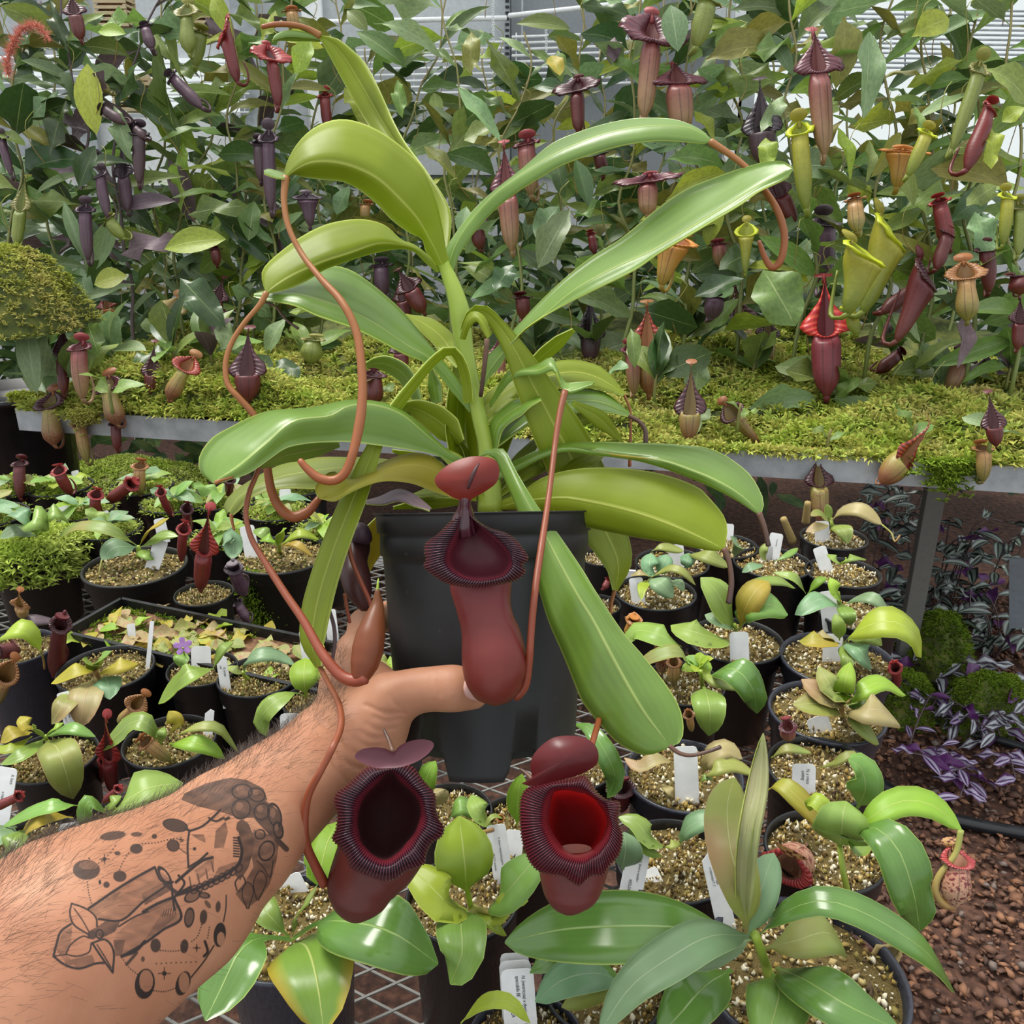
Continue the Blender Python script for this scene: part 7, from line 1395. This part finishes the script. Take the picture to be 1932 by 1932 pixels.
# ------------------------------------------------------------------ climbing plants behind and on the moss bench
def vine(label, pts, d, nl, mats, L=.17, pitchers=(), leaves=(), seed=0, stemm=None, drop=.0, start=.0):
    """pts: stem pixels from the moss upward; pitchers: (mouth x, y, bottom x, y, width px, kind, colour, depth offset); leaves: hand placed (x0,y0,x1,y1,width px, material)"""
    r = random.Random(seed+100); D = d if isinstance(d, (list, tuple)) else [d, d]
    base = at(*pts[0], D[0]); base[2] = max(base[2], .0)
    t = thing('climbing_pitcher_plant', label, 'plant', (base[0], base[1], .92)); n = 36
    Q = spline(pts, n); dd = ev(D, n); g0 = np.array([base[0], base[1], .90])
    P = np.array([at(q[0]+3*math.sin(i*.9+seed), q[1], dd[i]) for i, q in enumerate(Q)]); P = np.vstack([g0, P])
    V, F, U = tube(P, ev([.006, .005, .0035, .003], len(P)), 6); obj('stem', V, F, stemm or STEMB, t, uv=U)
    tm = MB()
    for k in range(nl):
        i = int(3+(n-4)*(start+(1-start)*(k+r.random())/nl)); p = P[min(i, n)]
        side = 1 if k % 2 else -1; a = r.uniform(-.5, .9)
        dr = RT*side*math.cos(a)*r.uniform(.6, 1)+np.array([0, 0, 1.])*math.sin(a)+np.array([0, -1., 0])*r.uniform(-.4, .7)
        LL = L*r.uniform(.65, 1.35); nv = np.array([0, -.75, .75])+np.array([r.uniform(-.6, .6), r.uniform(-.5, .3), r.uniform(-.4, .3)])
        o = place_leaf(t, p, dr, nv, LL, LL*r.uniform(.18, .30), ML[r.choice(mats)])
        if k % 3 == 0:
            q = p+nrm(dr)*LL*.92; tm.tube([q, q+dr*.03-[0, 0, .03], q+dr*.03*r.uniform(-.5, 1)-[0, 0, .09], q+RT*r.uniform(-.03, .03)-[0, 0, .12*r.uniform(.8, 1.3)]], [.0013]*4, 4, 10)
    if tm.n: tagit(tm.build('tendrils', TENP, t), kind='stuff')
    for q in leaves:
        x0, y0, x1, y1, w, m_ = q[:6]; od = q[6] if len(q) > 6 else -.1; de = D[0]+od
        a = at(x0, y0, de); b = at(x1, y1, de-.03); z = b-a; LL = np.linalg.norm(z); k = q[7] if len(q) > 7 else r.choice([2, 6, 1, 0])
        place_leaf(t, a, z, -FW+np.array([r.uniform(-.25, .25), 0, .3]), LL*1.03, w*de/FPX*1.05, ML[m_], k)
    for q in pitchers:
        mx, my, bx_, by_, w, kd, cl = q[:7]; od = q[7] if len(q) > 7 else -.12; yw = q[8] if len(q) > 8 else r.uniform(-.35, .35)
        de = D[0]+od; o = place_pitcher(t, at(mx, my, de), at(bx_, by_, de), w*de/FPX, kd, cl, yaw=yw, tiltback=.15)
    return t
G = ['b_green', 'b_green', 'b_teal', 'b_olive', 'b_green', 'b_lime']; GD = ['b_dark', 'b_green', 'b_dark', 'b_teal', 'b_olive']; GP = ['b_purple', 'b_green', 'b_dark', 'b_teal']; GL = ['b_lime', 'b_green', 'b_olive', 'b_green']
vine('climbing plant at the left frame edge carrying the red lidded green pitcher', [(30, 610), (10, 480), (40, 330), (20, 180), (60, 40), (50, -60)], 2.75, 34, GD, .19, [(40, 385, 30, 465, 24, 'hood', 'green'), (560-560+2, 260, 20, 330, 18, 'tube', 'purple')],
     [(118, 560, -10, 585, 44, 'b_green', -.3, 3), (125, 190, 85, 290, 34, 'b_dark'), (110, 170, 45, 225, 24, 'b_teal'), (0, 250, 45, 270, 26, 'b_green'), (50, 600, 60, 735, 40, 'b_teal', -.5), (95, 0, 120, 90, 26, 'b_dark')], 1)
vine('climbing plant at far left with long purple brown pitchers and a round orange lid', [(150, 640), (160, 500), (150, 380), (165, 250), (130, 120), (110, -40)], 2.7, 36, GP, .17, [(160, 395, 165, 490, 26, 'tube', 'purple'), (188, 330, 200, 410, 22, 'tube', 'purple'), (140, 20, 152, 75, 28, 'hood', 'maroon'), (192, 205, 236, 232, 22, 'slim', 'black'), (205, 415, 228, 450, 26, 'tube', 'green')],
     [(165, 120, 172, 240, 50, 'b_lime', -.1), (215, 200, 240, 295, 34, 'b_teal'), (180, 275, 150, 350, 30, 'b_dark'), (120, 380, 155, 480, 24, 'b_teal'), (185, 60, 230, 55, 30, 'b_lime')], 2, STEMP)
vine('climbing plant with curled dark purple pitchers against the white panel at left', [(255, 660), (245, 520), (225, 400), (215, 250), (250, 120), (300, 0), (330, -60)], 2.8, 30, GP, .16, [(250, 240, 276, 262, 20, 'slim', 'black', -.2), (262, 250, 262, 345, 26, 'tube', 'black', -.2), (232, 322, 240, 400, 26, 'hood', 'purple'), (272, 48, 288, 95, 24, 'slim', 'purple'), (322, 145, 385, 205, 26, 'slim', 'purple', -.1), (180, 690-540, 205, 175, 20, 'tube', 'tan')],
     [(225, 395, 320, 368, 34, 'b_purple'), (228, 480, 330, 442, 40, 'b_purple', -.15), (310, 470, 415, 440, 52, 'b_lime', -.2), (355, 405, 460, 380, 36, 'b_green', -.1), (240, 520, 175, 530, 44, 'b_lime', -.2), (150, 505, 165, 560, 34, 'b_teal'), (275, 600, 285, 690-70, 30, 'b_green')], 3, STEMP)
vine('climbing plant at top left carrying the two pale green pitchers', [(350, 640), (330, 500), (350, 360), (400, 240), (330, 120), (345, 20), (350, -60)], 3.0, 34, G, .18, [(350, 22, 356, 100, 30, 'flask', 'green', -.3), (378, 60, 368, 122, 30, 'tube', 'green', -.2)], [(320, 20, 325, 125, 22, 'b_green', -.2), (300, 85, 330, 280, 20, 'b_green'), (345, 270, 335, 390, 34, 'b_lime'), (318, 300, 360, 400, 40, 'b_purple'), (340, 540, 410, 600, 52, 'b_dark', -.3)], 4)
vine('climbing plant with the thin scarlet pitcher nearest the top left corner', [(440, 640), (460, 480), (450, 350), (430, 220), (450, 100), (400, -50)], 2.9, 34, GL, .17, [(424, 62, 448, 155, 26, 'fan', 'red', -.3, -.9), (405, 470, 410, 500, 20, 'tube', 'maroon'), (412, 560, 400, 615, 26, 'hood', 'maroon')],
     [(400, -10, 425, 50, 34, 'b_lime', -.2), (480, 380, 470, 450, 36, 'b_green'), (520, 20, 490, 70, 28, 'b_lime', -.1), (390, 590, 410, 640-20, 20, 'b_purple')], 5)
vine('climbing plant with the second scarlet pitcher behind the top of the held plant', [(510, 640), (520, 500), (500, 350), (530, 200), (540, 80), (560, -50)], 2.85, 30, GD, .17, [(512, 105, 526, 200, 26, 'fan', 'red', -.3, .6), (505, 260, 510, 395, 28, 'tube', 'purple'), (488, 270, 492, 340, 24, 'tube', 'black'), (580, 372, 586, 425, 34, 'trumpet', 'purple', -.3), (550, 20, 556, 62, 26, 'tube', 'tan')],
     [(585, 75, 560, 135, 36, 'b_lime', -.3), (530, 75, 600, 70, 24, 'b_lime', -.2)], 6)
vine('climbing plant of narrow dark leaves filling the gap left of the tall held leaf', [(600, 640), (620, 500), (600, 380), (590, 220), (640, 90), (630, -50)], 3.0, 34, G, .18, [(612, 180, 618, 250, 22, 'tube', 'red'), (690, 385, 686, 420, 22, 'tube', 'tan'), (718, 500, 722, 560, 32, 'tube', 'purple', -.2), (530, 425, 540, 500, 26, 'tube', 'black')],
     [(650, 165, 700, 230, 36, 'b_lime', -.1), (635, 405, 655, 350, 34, 'b_teal'), (655, 20, 690, 50, 30, 'b_green')], 7)
vine('tall thin stemmed plant reaching the top edge right of the tall held leaf', [(760, 620), (770, 450), (755, 300), (790, 180), (828, 90), (845, -40)], 2.9, 22, GD, .17, [(690+70, 560, 765, 610, 30, 'hood', 'maroon')], [(705, 45, 830, 55, 30, 'b_teal', -.2, 3), (672, 60, 765, 110, 44, 'b_green', -.1), (750, 150, 755, 215, 26, 'b_green'), (818, 175, 828, 215, 24, 'b_green')], 8, start=.05)
vine('plant with a stout pale stem and a large teal leaf, behind the held stem', [(850, 620), (860, 450), (840, 330), (870, 200), (850, 90), (820, -40)], 2.8, 24, G, .17, [(900, 420, 905, 470, 30, 'hood', 'maroon'), (770, 540, 800, 590, 36, 'hood', 'maroon')], [(890, 60, 886, 130, 34, 'b_olive', -.2), (865, 165, 945, 260, 34, 'b_teal', -.2, 2), (875, 265, 935, 235, 50, 'b_green'), (800, 275, 860, 330, 34, 'b_olive', -.2), (760, 280, 780, 310, 30, 'b_green')], 9)
vine('climbing plant carrying the long pink pitcher left of the upper right held leaf', [(965, 640), (985, 500), (940, 380), (950, 260), (1000, 150), (990, 60)], 2.65, 28, GD, .16, [(956, 350, 966, 474, 40, 'hood', 'pink', -.25), (992, 270, 1000, 366, 38, 'tube', 'pink', -.1), (985, 560, 990, 600, 30, 'tube', 'maroon')], [(1075, 395, 1018, 500, 46, 'b_teal', -.3, 2), (1055, 390, 1010, 440, 50, 'b_teal'), (970, 500, 930, 540, 44, 'b_dark', -.2), (880, 390, 870, 440, 30, 'b_teal'), (1050, 300, 1060, 360, 30, 'b_dark')], 10)
vine('climbing plant with a dark red flared pitcher below a torn orange leaf', [(1060, 640), (1050, 500), (1060, 380), (1045, 250), (1085, 160), (1100, 60), (1090, -40)], 2.85, 26, G, .17, [(1088, 165, 1092, 250, 30, 'fan', 'maroon', -.3), (1130, 290, 1140, 330, 26, 'tube', 'maroon'), (1115, 440, 1122, 480, 18, 'slim', 'red')], [(975, 45, 1075, 40, 34, 'b_green', -.2), (1052, 95, 1060, 140, 22, 'b_green'), (1040, 105, 1058, 138, 32, 'p_yellow', -.4), (960, 210, 1060, 150, 30, 'b_olive')], 11)
vine('climbing plant carrying the big tan fan lipped pitcher at the top', [(1180, 640), (1200, 500), (1170, 380), (1200, 260), (1190, 120), (1220, -60)], 2.5, 28, GD, .17, [(1232, 62, 1215, 222, 42, 'fan', 'pink', -.2, .1), (1222, 340, 1222, 406, 42, 'fan', 'pink', -.25)], [(1265, 10, 1280, 85, 48, 'b_teal', -.25), (1160, 70, 1155, 115, 26, 'b_purple'), (1140, 100, 1215, 160, 34, 'b_green', -.1), (1260, 300, 1370, 290, 40, 'b_green', -.1), (1255, 380, 1375, 303, 34, 'b_lime', -.2, 1), (1085, 300, 1115, 380, 34, 'b_dark')], 12)
vine('climbing plant with the wide maroon lipped pitcher beside the tan fan lipped one', [(1290, 640), (1300, 500), (1320, 350), (1290, 240), (1300, 100), (1310, -60)], 2.55, 28, G, .17, [(1278, 150, 1288, 250, 56, 'cape', 'pink', -.25), (1335, 0, 1318, 85, 42, 'tube', 'green', -.3), (1272, 455, 1246, 535, 56, 'trumpet', 'orange', -.35, -.5), (1356, 460, 1360, 500, 30, 'tube', 'pink')],
     [(1330, 115, 1470, 55, 56, 'b_olive', -.2, 1), (1350, 380, 1340, 450, 34, 'b_lime'), (1310, 210, 1350, 260, 36, 'b_lime')], 13)
vine('climbing plant holding the slim yellow and tan vase pitcher near the orange tendril', [(1390, 640), (1400, 520), (1370, 380), (1400, 250), (1370, 120), (1390, -60)], 2.5, 30, GD, .17, [(1437, 235, 1440, 310, 50, 'squat', 'black', -.2), (1408, 435, 1406, 515, 26, 'trumpet', 'yellow', -.2), (1350, 560, 1345, 600, 40, 'tube', 'purple'), (1470, 360, 1500, 420, 30, 'hood', 'maroon')], [(1445, 260, 1450, 310, 36, 'b_lime', -.3), (1430, 470, 1360, 500, 50, 'b_dark'), (1310, 560, 1400, 520, 46, 'b_dark', -.2), (1440, 60, 1500, 130, 30, 'b_teal')], 14)
vine('climbing plant carrying the huge maroon hooded pitcher with a red lid, upper right', [(1500, 640), (1540, 500), (1510, 350), (1480, 220), (1500, 100), (1480, -60)], 2.4, 30, G, .17, [(1543, 118, 1556, 292, 46, 'cape', 'pink', -.25, 0), (1508, 245, 1520, 392, 36, 'tube', 'yellow', -.25), (1560, 420, 1556, 545, 40, 'tube', 'purple', .25)], [(1640, 60, 1638, 215, 56, 'b_teal', -.3, 2), (1590, 30, 1600, 140, 50, 'b_olive'), (1485, 320, 1580, 300, 60, 'b_teal', -.1), (1640, 265, 1640, 340, 28, 'b_green', -.35, 2), (1580, 240, 1610, 335, 36, 'b_lime', -.2), (1480, 180, 1440, 240, 30, 'b_teal')], 15)
vine('climbing plant carrying the pair of bright yellow green trumpet pitchers', [(1640, 650), (1680, 520), (1650, 380), (1690, 240), (1660, 100), (1700, -60)], 2.35, 30, G, .16, [(1632, 478, 1610, 592, 70, 'trumpet', 'yellow', -.35, .5), (1682, 440, 1640, 590, 66, 'trumpet', 'yellow', -.2, .7), (1612, 375, 1618, 440, 34, 'slim', 'tan', -.3), (1600, 596-20, 1616, 632, 26, 'slim', 'yellow', -.15)],
     [(1440, 510, 1500, 610, 92, 'b_green', -.35, 6), (1700, 250, 1650, 330, 30, 'b_olive'), (1720, 70, 1800, 20, 50, 'b_lime', -.2, 1), (1690, 300, 1730, 380, 30, 'b_green')], 16)
vine('climbing plant with an orange brown open pitcher and the long diagonal maroon one', [(1740, 660), (1760, 520), (1740, 380), (1760, 250), (1740, 100), (1760, -60)], 2.35, 28, GD, .17, [(1706, 285, 1694, 350, 56, 'trumpet', 'orange', -.25, -.3), (1750, 250, 1716, 330, 28, 'tube', 'yellow', -.35), (1748, 520, 1700, 645, 52, 'trumpet', 'maroon', -.25, .6), (1772, 380, 1790, 470, 34, 'slim', 'red', -.2), (1790, 440, 1762, 510, 28, 'slim', 'maroon', -.22), (1725, 545, 1660, 590, 30, 'slim', 'maroon', -.1)],
     [(1770, 10, 1760, 65, 30, 'b_dark'), (1725, 200, 1738, 260, 26, 'b_green', -.3), (1790, 420, 1880, 350, 46, 'b_dark', -.1), (1680, 590, 1740, 640, 40, 'b_teal')], 17)
vine('climbing plant at far right with the slanting crimson pitcher', [(1830, 680), (1840, 540), (1820, 400), (1850, 250), (1830, 100), (1860, -60)], 2.3, 28, G, .17, [(1872, 205, 1816, 322, 34, 'slim', 'red', -.2, .5), (1850, 130, 1800, 280, 30, 'tube', 'green', -.1), (1822, 515, 1826, 605, 42, 'flask', 'tan', -.25), (1862, 470, 1868, 550, 32, 'tube', 'maroon')],
     [(1870, 240, 1875, 310, 30, 'b_lime', -.2), (1860, 130, 1960, 170, 50, 'b_green', -.3), (1840, 400, 1870, 480, 46, 'b_teal'), (1820, 590, 1815, 690, 44, 'b_purple', -.1)], 18)
vine('climbing plant at the right frame edge with hooked lime pitchers', [(1915, 700), (1925, 560), (1900, 420), (1930, 280), (1900, 120), (1920, -60)], 2.25, 28, G, .17, [(1902, 370, 1896, 460, 26, 'tube', 'yellow', -.2), (1926, 390, 1924, 480, 26, 'tube', 'green', -.2), (1922, 520, 1926, 555, 40, 'ring', 'maroon', -.2), (1924, 600, 1920, 660, 26, 'hood', 'maroon', -.15)], [(1880, 350, 1830, 380, 36, 'b_green'), (1890, 230, 1930, 200, 34, 'b_lime')], 19)
# extra leafy climbers without visible pitchers, a little further back
for i, (x, lb) in enumerate(((95, 'leafy climber without pitchers between the two leftmost pitcher vines'), (300, 'leafy purple flushed climber behind the palm like foliage at left'), (480, 'leafy climber directly behind the big arched held leaf'), (690, 'leafy climber showing below the big arched held leaf'), (910, 'leafy climber seen in the fork of the held plant'), (1130, 'leafy climber between the upper two right hand held leaves'), (1250, 'leafy climber below the grey wall box'), (1450, 'leafy climber behind the curled tendril of the upper right held leaf'), (1590, 'leafy climber behind the large teal leaf, upper right'), (1790, 'leafy climber behind the crimson slanting pitcher'))):
    top = 90 if 600 < x < 1200 else -30
    vine(lb, [(x, 640), (x+14, 500), (x-14, 380), (x+10, 250), (x, top)], 3.05, 34, GD if i % 2 else GP if x < 500 else GD, .2, seed=40+i, start=.05)
# low plants rooted in the moss
def low(label, cx, cy, n, L, w, mats, pitchers=(), leaves=(), seed=0, up=.5):
    c = moss_at(cx, cy); t = thing('moss_pitcher_plant', label, 'plant', c); s = zd(c)/FPX; r = random.Random(seed+900)
    V, F, U = tube([c-[0, 0, .02], c+[0, 0, .02], c+[.003, 0, .05]], [.005, .004, .003], 6, 6); obj('stem', V, F, STEMB, t, uv=U)
    for k in range(n):
        a = k*2.4+r.uniform(-.3, .3); el = r.uniform(.05, up*2); d = np.array([math.cos(a)*math.cos(el), math.sin(a)*math.cos(el)*.8, math.sin(el)])
        place_leaf(t, c+[0, 0, .02+.03*k/n], d, np.array([0, -.35, 1.])+np.array([r.uniform(-.3, .3), 0, 0]), L*s*r.uniform(.75, 1.2), w*s*r.uniform(.8, 1.15), ML[r.choice(mats)])
    de = zd(c)
    for q in leaves: place_leaf(t, at(q[0], q[1], de-.04), at(q[2], q[3], de-.09)-at(q[0], q[1], de-.04), -FW+np.array([0, 0, .6]), np.linalg.norm(at(q[2], q[3], de-.09)-at(q[0], q[1], de-.04)), q[4]*s, ML[q[5]], q[6] if len(q) > 6 else r.choice([2, 6, 1, 5]))
    for q in pitchers:
        dd = at(q[2], q[3], zd(moss_at(q[2], q[3]))-(.07 if q[2] > 640 else .2)) if len(q) < 8 else rail_at(q[2], q[3]); de = zd(dd); place_pitcher(t, at(q[0], q[1], de), dd, q[4]*de/FPX, q[5], q[6], yaw=q[8] if len(q) > 8 else r.uniform(-.2, .2), tiltback=.15)
    return t
low('plant on the moss with the flaming red throated pitcher at right', 1562, 755, 5, 100, 42, ['b_teal', 'b_green'], [(1558, 612, 1560, 748, 58, 'hood', 'scarlet')], [(1540, 752, 1416, 768, 40, 'b_teal', 2), (1570, 752, 1715, 808, 56, 'b_green', 0), (1590, 770, 1585, 884, 54, 'b_dark', 0), (1575, 750, 1620, 712, 26, 'b_green')], 1)
low('plant on the moss with the tall tan pitcher under a wide maroon hood', 1420, 712, 6, 90, 36, ['b_dark', 'b_green'], [(1396, 600, 1408, 706, 44, 'hood', 'striped'), (1448, 628, 1446, 698, 32, 'hood', 'striped')], [(1340, 620, 1390, 560, 40, 'b_green')], 2, up=.9)
low('plant on the moss with the orange throated striped pitcher right of the held plant', 1235, 742, 7, 95, 40, ['b_green', 'b_dark'], [(1222, 640, 1224, 745, 46, 'hood', 'flame'), (1192, 660, 1198, 742, 30, 'tube', 'pink')], [(1150, 700, 1185, 690, 36, 'b_teal'), (1190, 620, 1200, 680, 26, 'b_green')], 3, up=.9)
low('plant at the front of the moss with a kite shaped dark maroon hood', 1300, 826, 3, 60, 30, ['b_teal'], [(1302, 765, 1300, 832, 40, 'squat', 'striped')], [(1310, 740, 1322, 680, 48, 'b_teal', 6)], 4)
low('small fallen pitcher with a red ring mouth at the moss bench rail', 1392, 800, 2, 40, 18, ['b_green'], [(1380, 778, 1432, 838, 30, 'trumpet', 'striped')], (), 5)
low('plant with a black purple hood on a pale pink tube, behind the held crown', 1115, 690, 8, 90, 40, ['b_dark', 'b_green', 'b_teal'], [(1114, 622, 1114, 686, 38, 'squat', 'black')], (), 6, up=.8)
low('plant with a leaning pinkish pitcher and brown hood near the right edge', 1800, 745, 5, 90, 42, ['b_teal', 'b_green'], [(1822, 668, 1792, 738, 38, 'hood', 'pink')], [(1770, 730, 1745, 622, 34, 'b_teal'), (1775, 728, 1790, 640, 44, 'b_teal'), (1810, 748, 1840, 800, 52, 'b_teal'), (1740, 700, 1700, 690, 40, 'b_green')], 7)
low('green bellied pitcher lying over the bench rail with a red hood', 1720, 842, 2, 60, 26, ['b_green'], [(1708, 862, 1662, 912, 50, 'squat', 'flame', .83, .4)], (), 8)
low('plant hanging the small yellow pitcher over the rail at right', 1868, 838, 4, 60, 26, ['b_green', 'b_teal'], [(1856, 846, 1858, 908, 30, 'tube', 'tan', .84), (1874, 796, 1880, 842, 30, 'squat', 'maroon')], (), 9)
low('plant trailing a dark hooded striped pitcher below the rail near the bench leg', 1560, 850, 2, 50, 24, ['b_green'], [(1545, 905, 1548, 985, 36, 'hood', 'striped', .75)], (), 10)
low('plant on the left moss with the squat dark red pitcher and red lid', 470, 755, 5, 80, 44, ['b_teal', 'b_dark'], [(467, 694, 468, 757, 48, 'squat', 'maroon')], [(445, 640, 410, 620, 60, 'b_teal'), (520, 680, 560, 700, 44, 'b_dark')], 11)
low('plant on the left moss with a small purple hooded red pitcher', 290, 742, 3, 50, 24, ['b_teal'], [(287, 698, 284, 742, 26, 'squat', 'maroon')], (), 12)
low('plant on the left moss with the leaning green pitcher and orange hood', 322, 752, 2, 50, 20, ['b_green'], [(352, 690, 318, 754, 32, 'flask', 'flame')], [(318, 640, 310, 655, 26, 'b_green')], 13)
low('plant at the left rail with a red brown cylinder pitcher and pink lid', 160, 750, 5, 90, 40, ['b_teal', 'b_green'], [(148, 655, 152, 752, 34, 'tube', 'pink'), (118, 660, 120, 745, 24, 'hood', 'maroon')], [(165, 605, 180, 665, 42, 'b_green', 6), (90, 620, 40, 730, 46, 'b_teal')], 14, up=.9)
low('plant hanging a mottled yellow pitcher over the left rail', 210, 765, 3, 60, 28, ['b_green'], [(202, 728, 222, 802, 38, 'flask', 'striped', .86), (218, 800, 220, 850, 20, 'tube', 'maroon', .80)], (), 15)
low('plant hanging an olive pitcher with a ribbed mouth over the rail at far left', 92, 762, 3, 60, 28, ['b_teal'], [(92, 760, 102, 840, 38, 'flask', 'striped', .82), (150, 800, 162, 872, 24, 'tube', 'tan', .77)], (), 16)
low('plant on the moss with a swollen cream green cup, left of the held plant', 585, 690, 4, 80, 36, ['b_dark', 'b_green'], [(590, 640, 586, 686, 42, 'ring', 'green')], [(540, 600, 490, 660, 40, 'b_teal'), (545, 590, 610, 585, 30, 'b_green')], 17, up=.9)
low('plant with a dark red cylinder pitcher close behind the held crown', 706, 765, 3, 60, 26, ['b_green'], [(706, 706, 700, 770, 42, 'ring', 'maroon'), (765-10, 660, 760, 700, 30, 'hood', 'maroon')], (), 18)
low('plant under the left climbers with a brown ribbed open pitcher', 215, 690, 7, 90, 38, ['b_teal', 'b_green', 'b_dark'], [(203, 575, 208, 620, 30, 'hood', 'flame'), (205, 600, 208, 690-30, 26, 'tube', 'tan')], (), 19, up=1.)
low('plant with a black lipped tan pitcher beneath a glossy green leaf at left', 330, 690, 7, 95, 40, ['b_green', 'b_dark'], [(326, 580, 310, 660, 36, 'flask', 'cream')], [(340, 525, 420, 610, 56, 'b_dark', 6)], 20, up=1.)
low('bushy dark leaved plant on the moss left of the squat red pitcher', 400, 690, 9, 95, 40, ['b_dark', 'b_purple', 'b_green'], [(408, 590, 402, 640, 30, 'hood', 'maroon')], (), 21, up=1.)
low('bushy plant on the moss behind the swollen cream green cup', 540, 650, 10, 95, 40, ['b_dark', 'b_green', 'b_olive'], (), (), 22, up=1.)
low('bushy plant on the moss right behind the held crown leaves', 1010, 680, 10, 95, 42, ['b_dark', 'b_green', 'b_teal'], [(940, 670, 940, 730, 30, 'hood', 'pink')], (), 23, up=1.)
low('bushy olive leaved plant behind the orange throated pitcher', 1290, 660, 10, 100, 42, ['b_olive', 'b_dark', 'b_green'], (), (), 24, up=1.)
low('bushy plant behind the flaming red throated pitcher', 1520, 650, 10, 100, 42, ['b_dark', 'b_green'], (), (), 25, up=1.)
low('bushy plant in front of the long diagonal maroon pitcher', 1680, 680, 7, 90, 40, ['b_green', 'b_purple', 'b_dark'], [(1700, 668, 1652, 700, 28, 'slim', 'maroon')], (), 26, up=.8)
low('bushy grey leaved plant at the right edge of the moss bench', 1900, 720, 9, 95, 42, ['b_purple', 'b_green', 'b_dark'], (), (), 27, up=.9)
low('bushy plant at the left end of the moss under the dark striped climber', 90, 690, 9, 95, 40, ['b_dark', 'b_teal', 'b_green'], (), (), 28, up=1.)
tag_w = [('white plant label stuck upright in the moss behind the flaming red pitcher', 1650, 608, 1668, 664, 13, .925), ('scrap of white label in the moss right of the flaming red pitcher', 1716, 735, 1722, 758, 9, .915), ('white label half buried among dark leaves at left on the moss', 268, 493, 272, 512, 14, 1.1), ('white label half hidden behind the base of the flaming red pitcher', 1528, 728, 1536, 748, 10, .92)]
for lb, x0, y0, x1, y1, w, z in tag_w:
    B = onp(x1, y1, z) if z < 1 else at(x1, y1, 2.9); dB = zd(B); T = at(x0, y0, dB); zz_ = nrm(T-B); L = np.linalg.norm(T-B); xx = nrm(np.cross(FW, zz_)); m = MB()
    m.box((B+T)/2-zz_*.01, (w*.5*dB/FPX, .0006, L/2+.01), np.array([xx, np.cross(zz_, xx), zz_])); t = m.build('plant_label', M_TAG, None, False); tagit(t, lb, 'label')
# dark foliage mass standing on the floor beyond the bench
g = np.random.default_rng(21); n = 5200; X = -3.0+g.random(n)*6.2; Z = .25+g.random(n)**.8*1.22+.10*np.sin(X*5); Y = 3.75+g.random(n)*.9-.15*np.sin(X*3)-(X > .6)*.35
D = g.normal(size=(n, 3)); D[:, 2] = D[:, 2]*.6+.2; D /= np.linalg.norm(D, axis=1, keepdims=True); N = np.cross(D, g.normal(size=(n, 3))); N /= np.linalg.norm(N, axis=1, keepdims=True)
L = (.10+.10*g.random((n, 1))); C = np.stack([X, Y, Z], 1); S_ = N*L*.15; dn = np.array([0, 0, -1.])*L*.12
V = np.stack([C, C+D*L*.3+S_, C+D*L*.3-S_, C+D*L*.65+S_*.9+dn*.4, C+D*L*.65-S_*.9+dn*.4, C+D*L+dn], 1).reshape(-1, 3); q = np.arange(n)*6
F = np.vstack([np.stack([q, q+1, q+2], 1), np.stack([q+1, q+3, q+4], 1), np.stack([q+1, q+4, q+2], 1), np.stack([q+3, q+5, q+4], 1)])
uv = np.tile(np.array([[.5, 0], [0, .3], [1, .3], [0, .65], [1, .65], [.5, 1]]), (n, 1))
o = obj('distant_foliage', V, F, leaf_mat('distant_leaf', '#3f5c30', '#7a9460', None, .45, .2, patch='#6a7a3a'), None, uv=uv); o['kind'] = 'stuff'; o['label'] = 'dense dark green foliage beyond the moss bench'; o['category'] = 'foliage'
# feathery palm at the left, in front of the white panel
pl_ = thing('feathery_palm', 'pale feathery grass like palm in front of the white panel at left', 'palm', at(315, 470, 3.2)); r = random.Random(3)
for k in range(16):
    a = r.uniform(-1.3, 1.3); b = at(312, 455, 3.2); P = [b+RT*math.sin(a)*q*.26+np.array([0, -.05*q, .28*q*math.cos(a)-.14*q*q]) for q in np.linspace(0, 1, 8)]; m = MB(); P = np.array(P)
    for i in range(1, 8):
        for j in range(4):
            p = P[i-1]+(P[i]-P[i-1])*j/4
            for s_ in (-1, 1):
                d = nrm(nrm(P[i]-P[i-1])*.7+RT*s_*.5*math.cos(a)-np.array([0, 0, .35])+UP*s_*.4*math.sin(a)); m.add([p, p+FW*.002+nrm(P[i]-P[i-1])*.003, p+d*.07], [(0, 1, 2)])
    m.tube(P, [.0015]*8, 4); m.build('frond', ML['b_lime'], pl_)
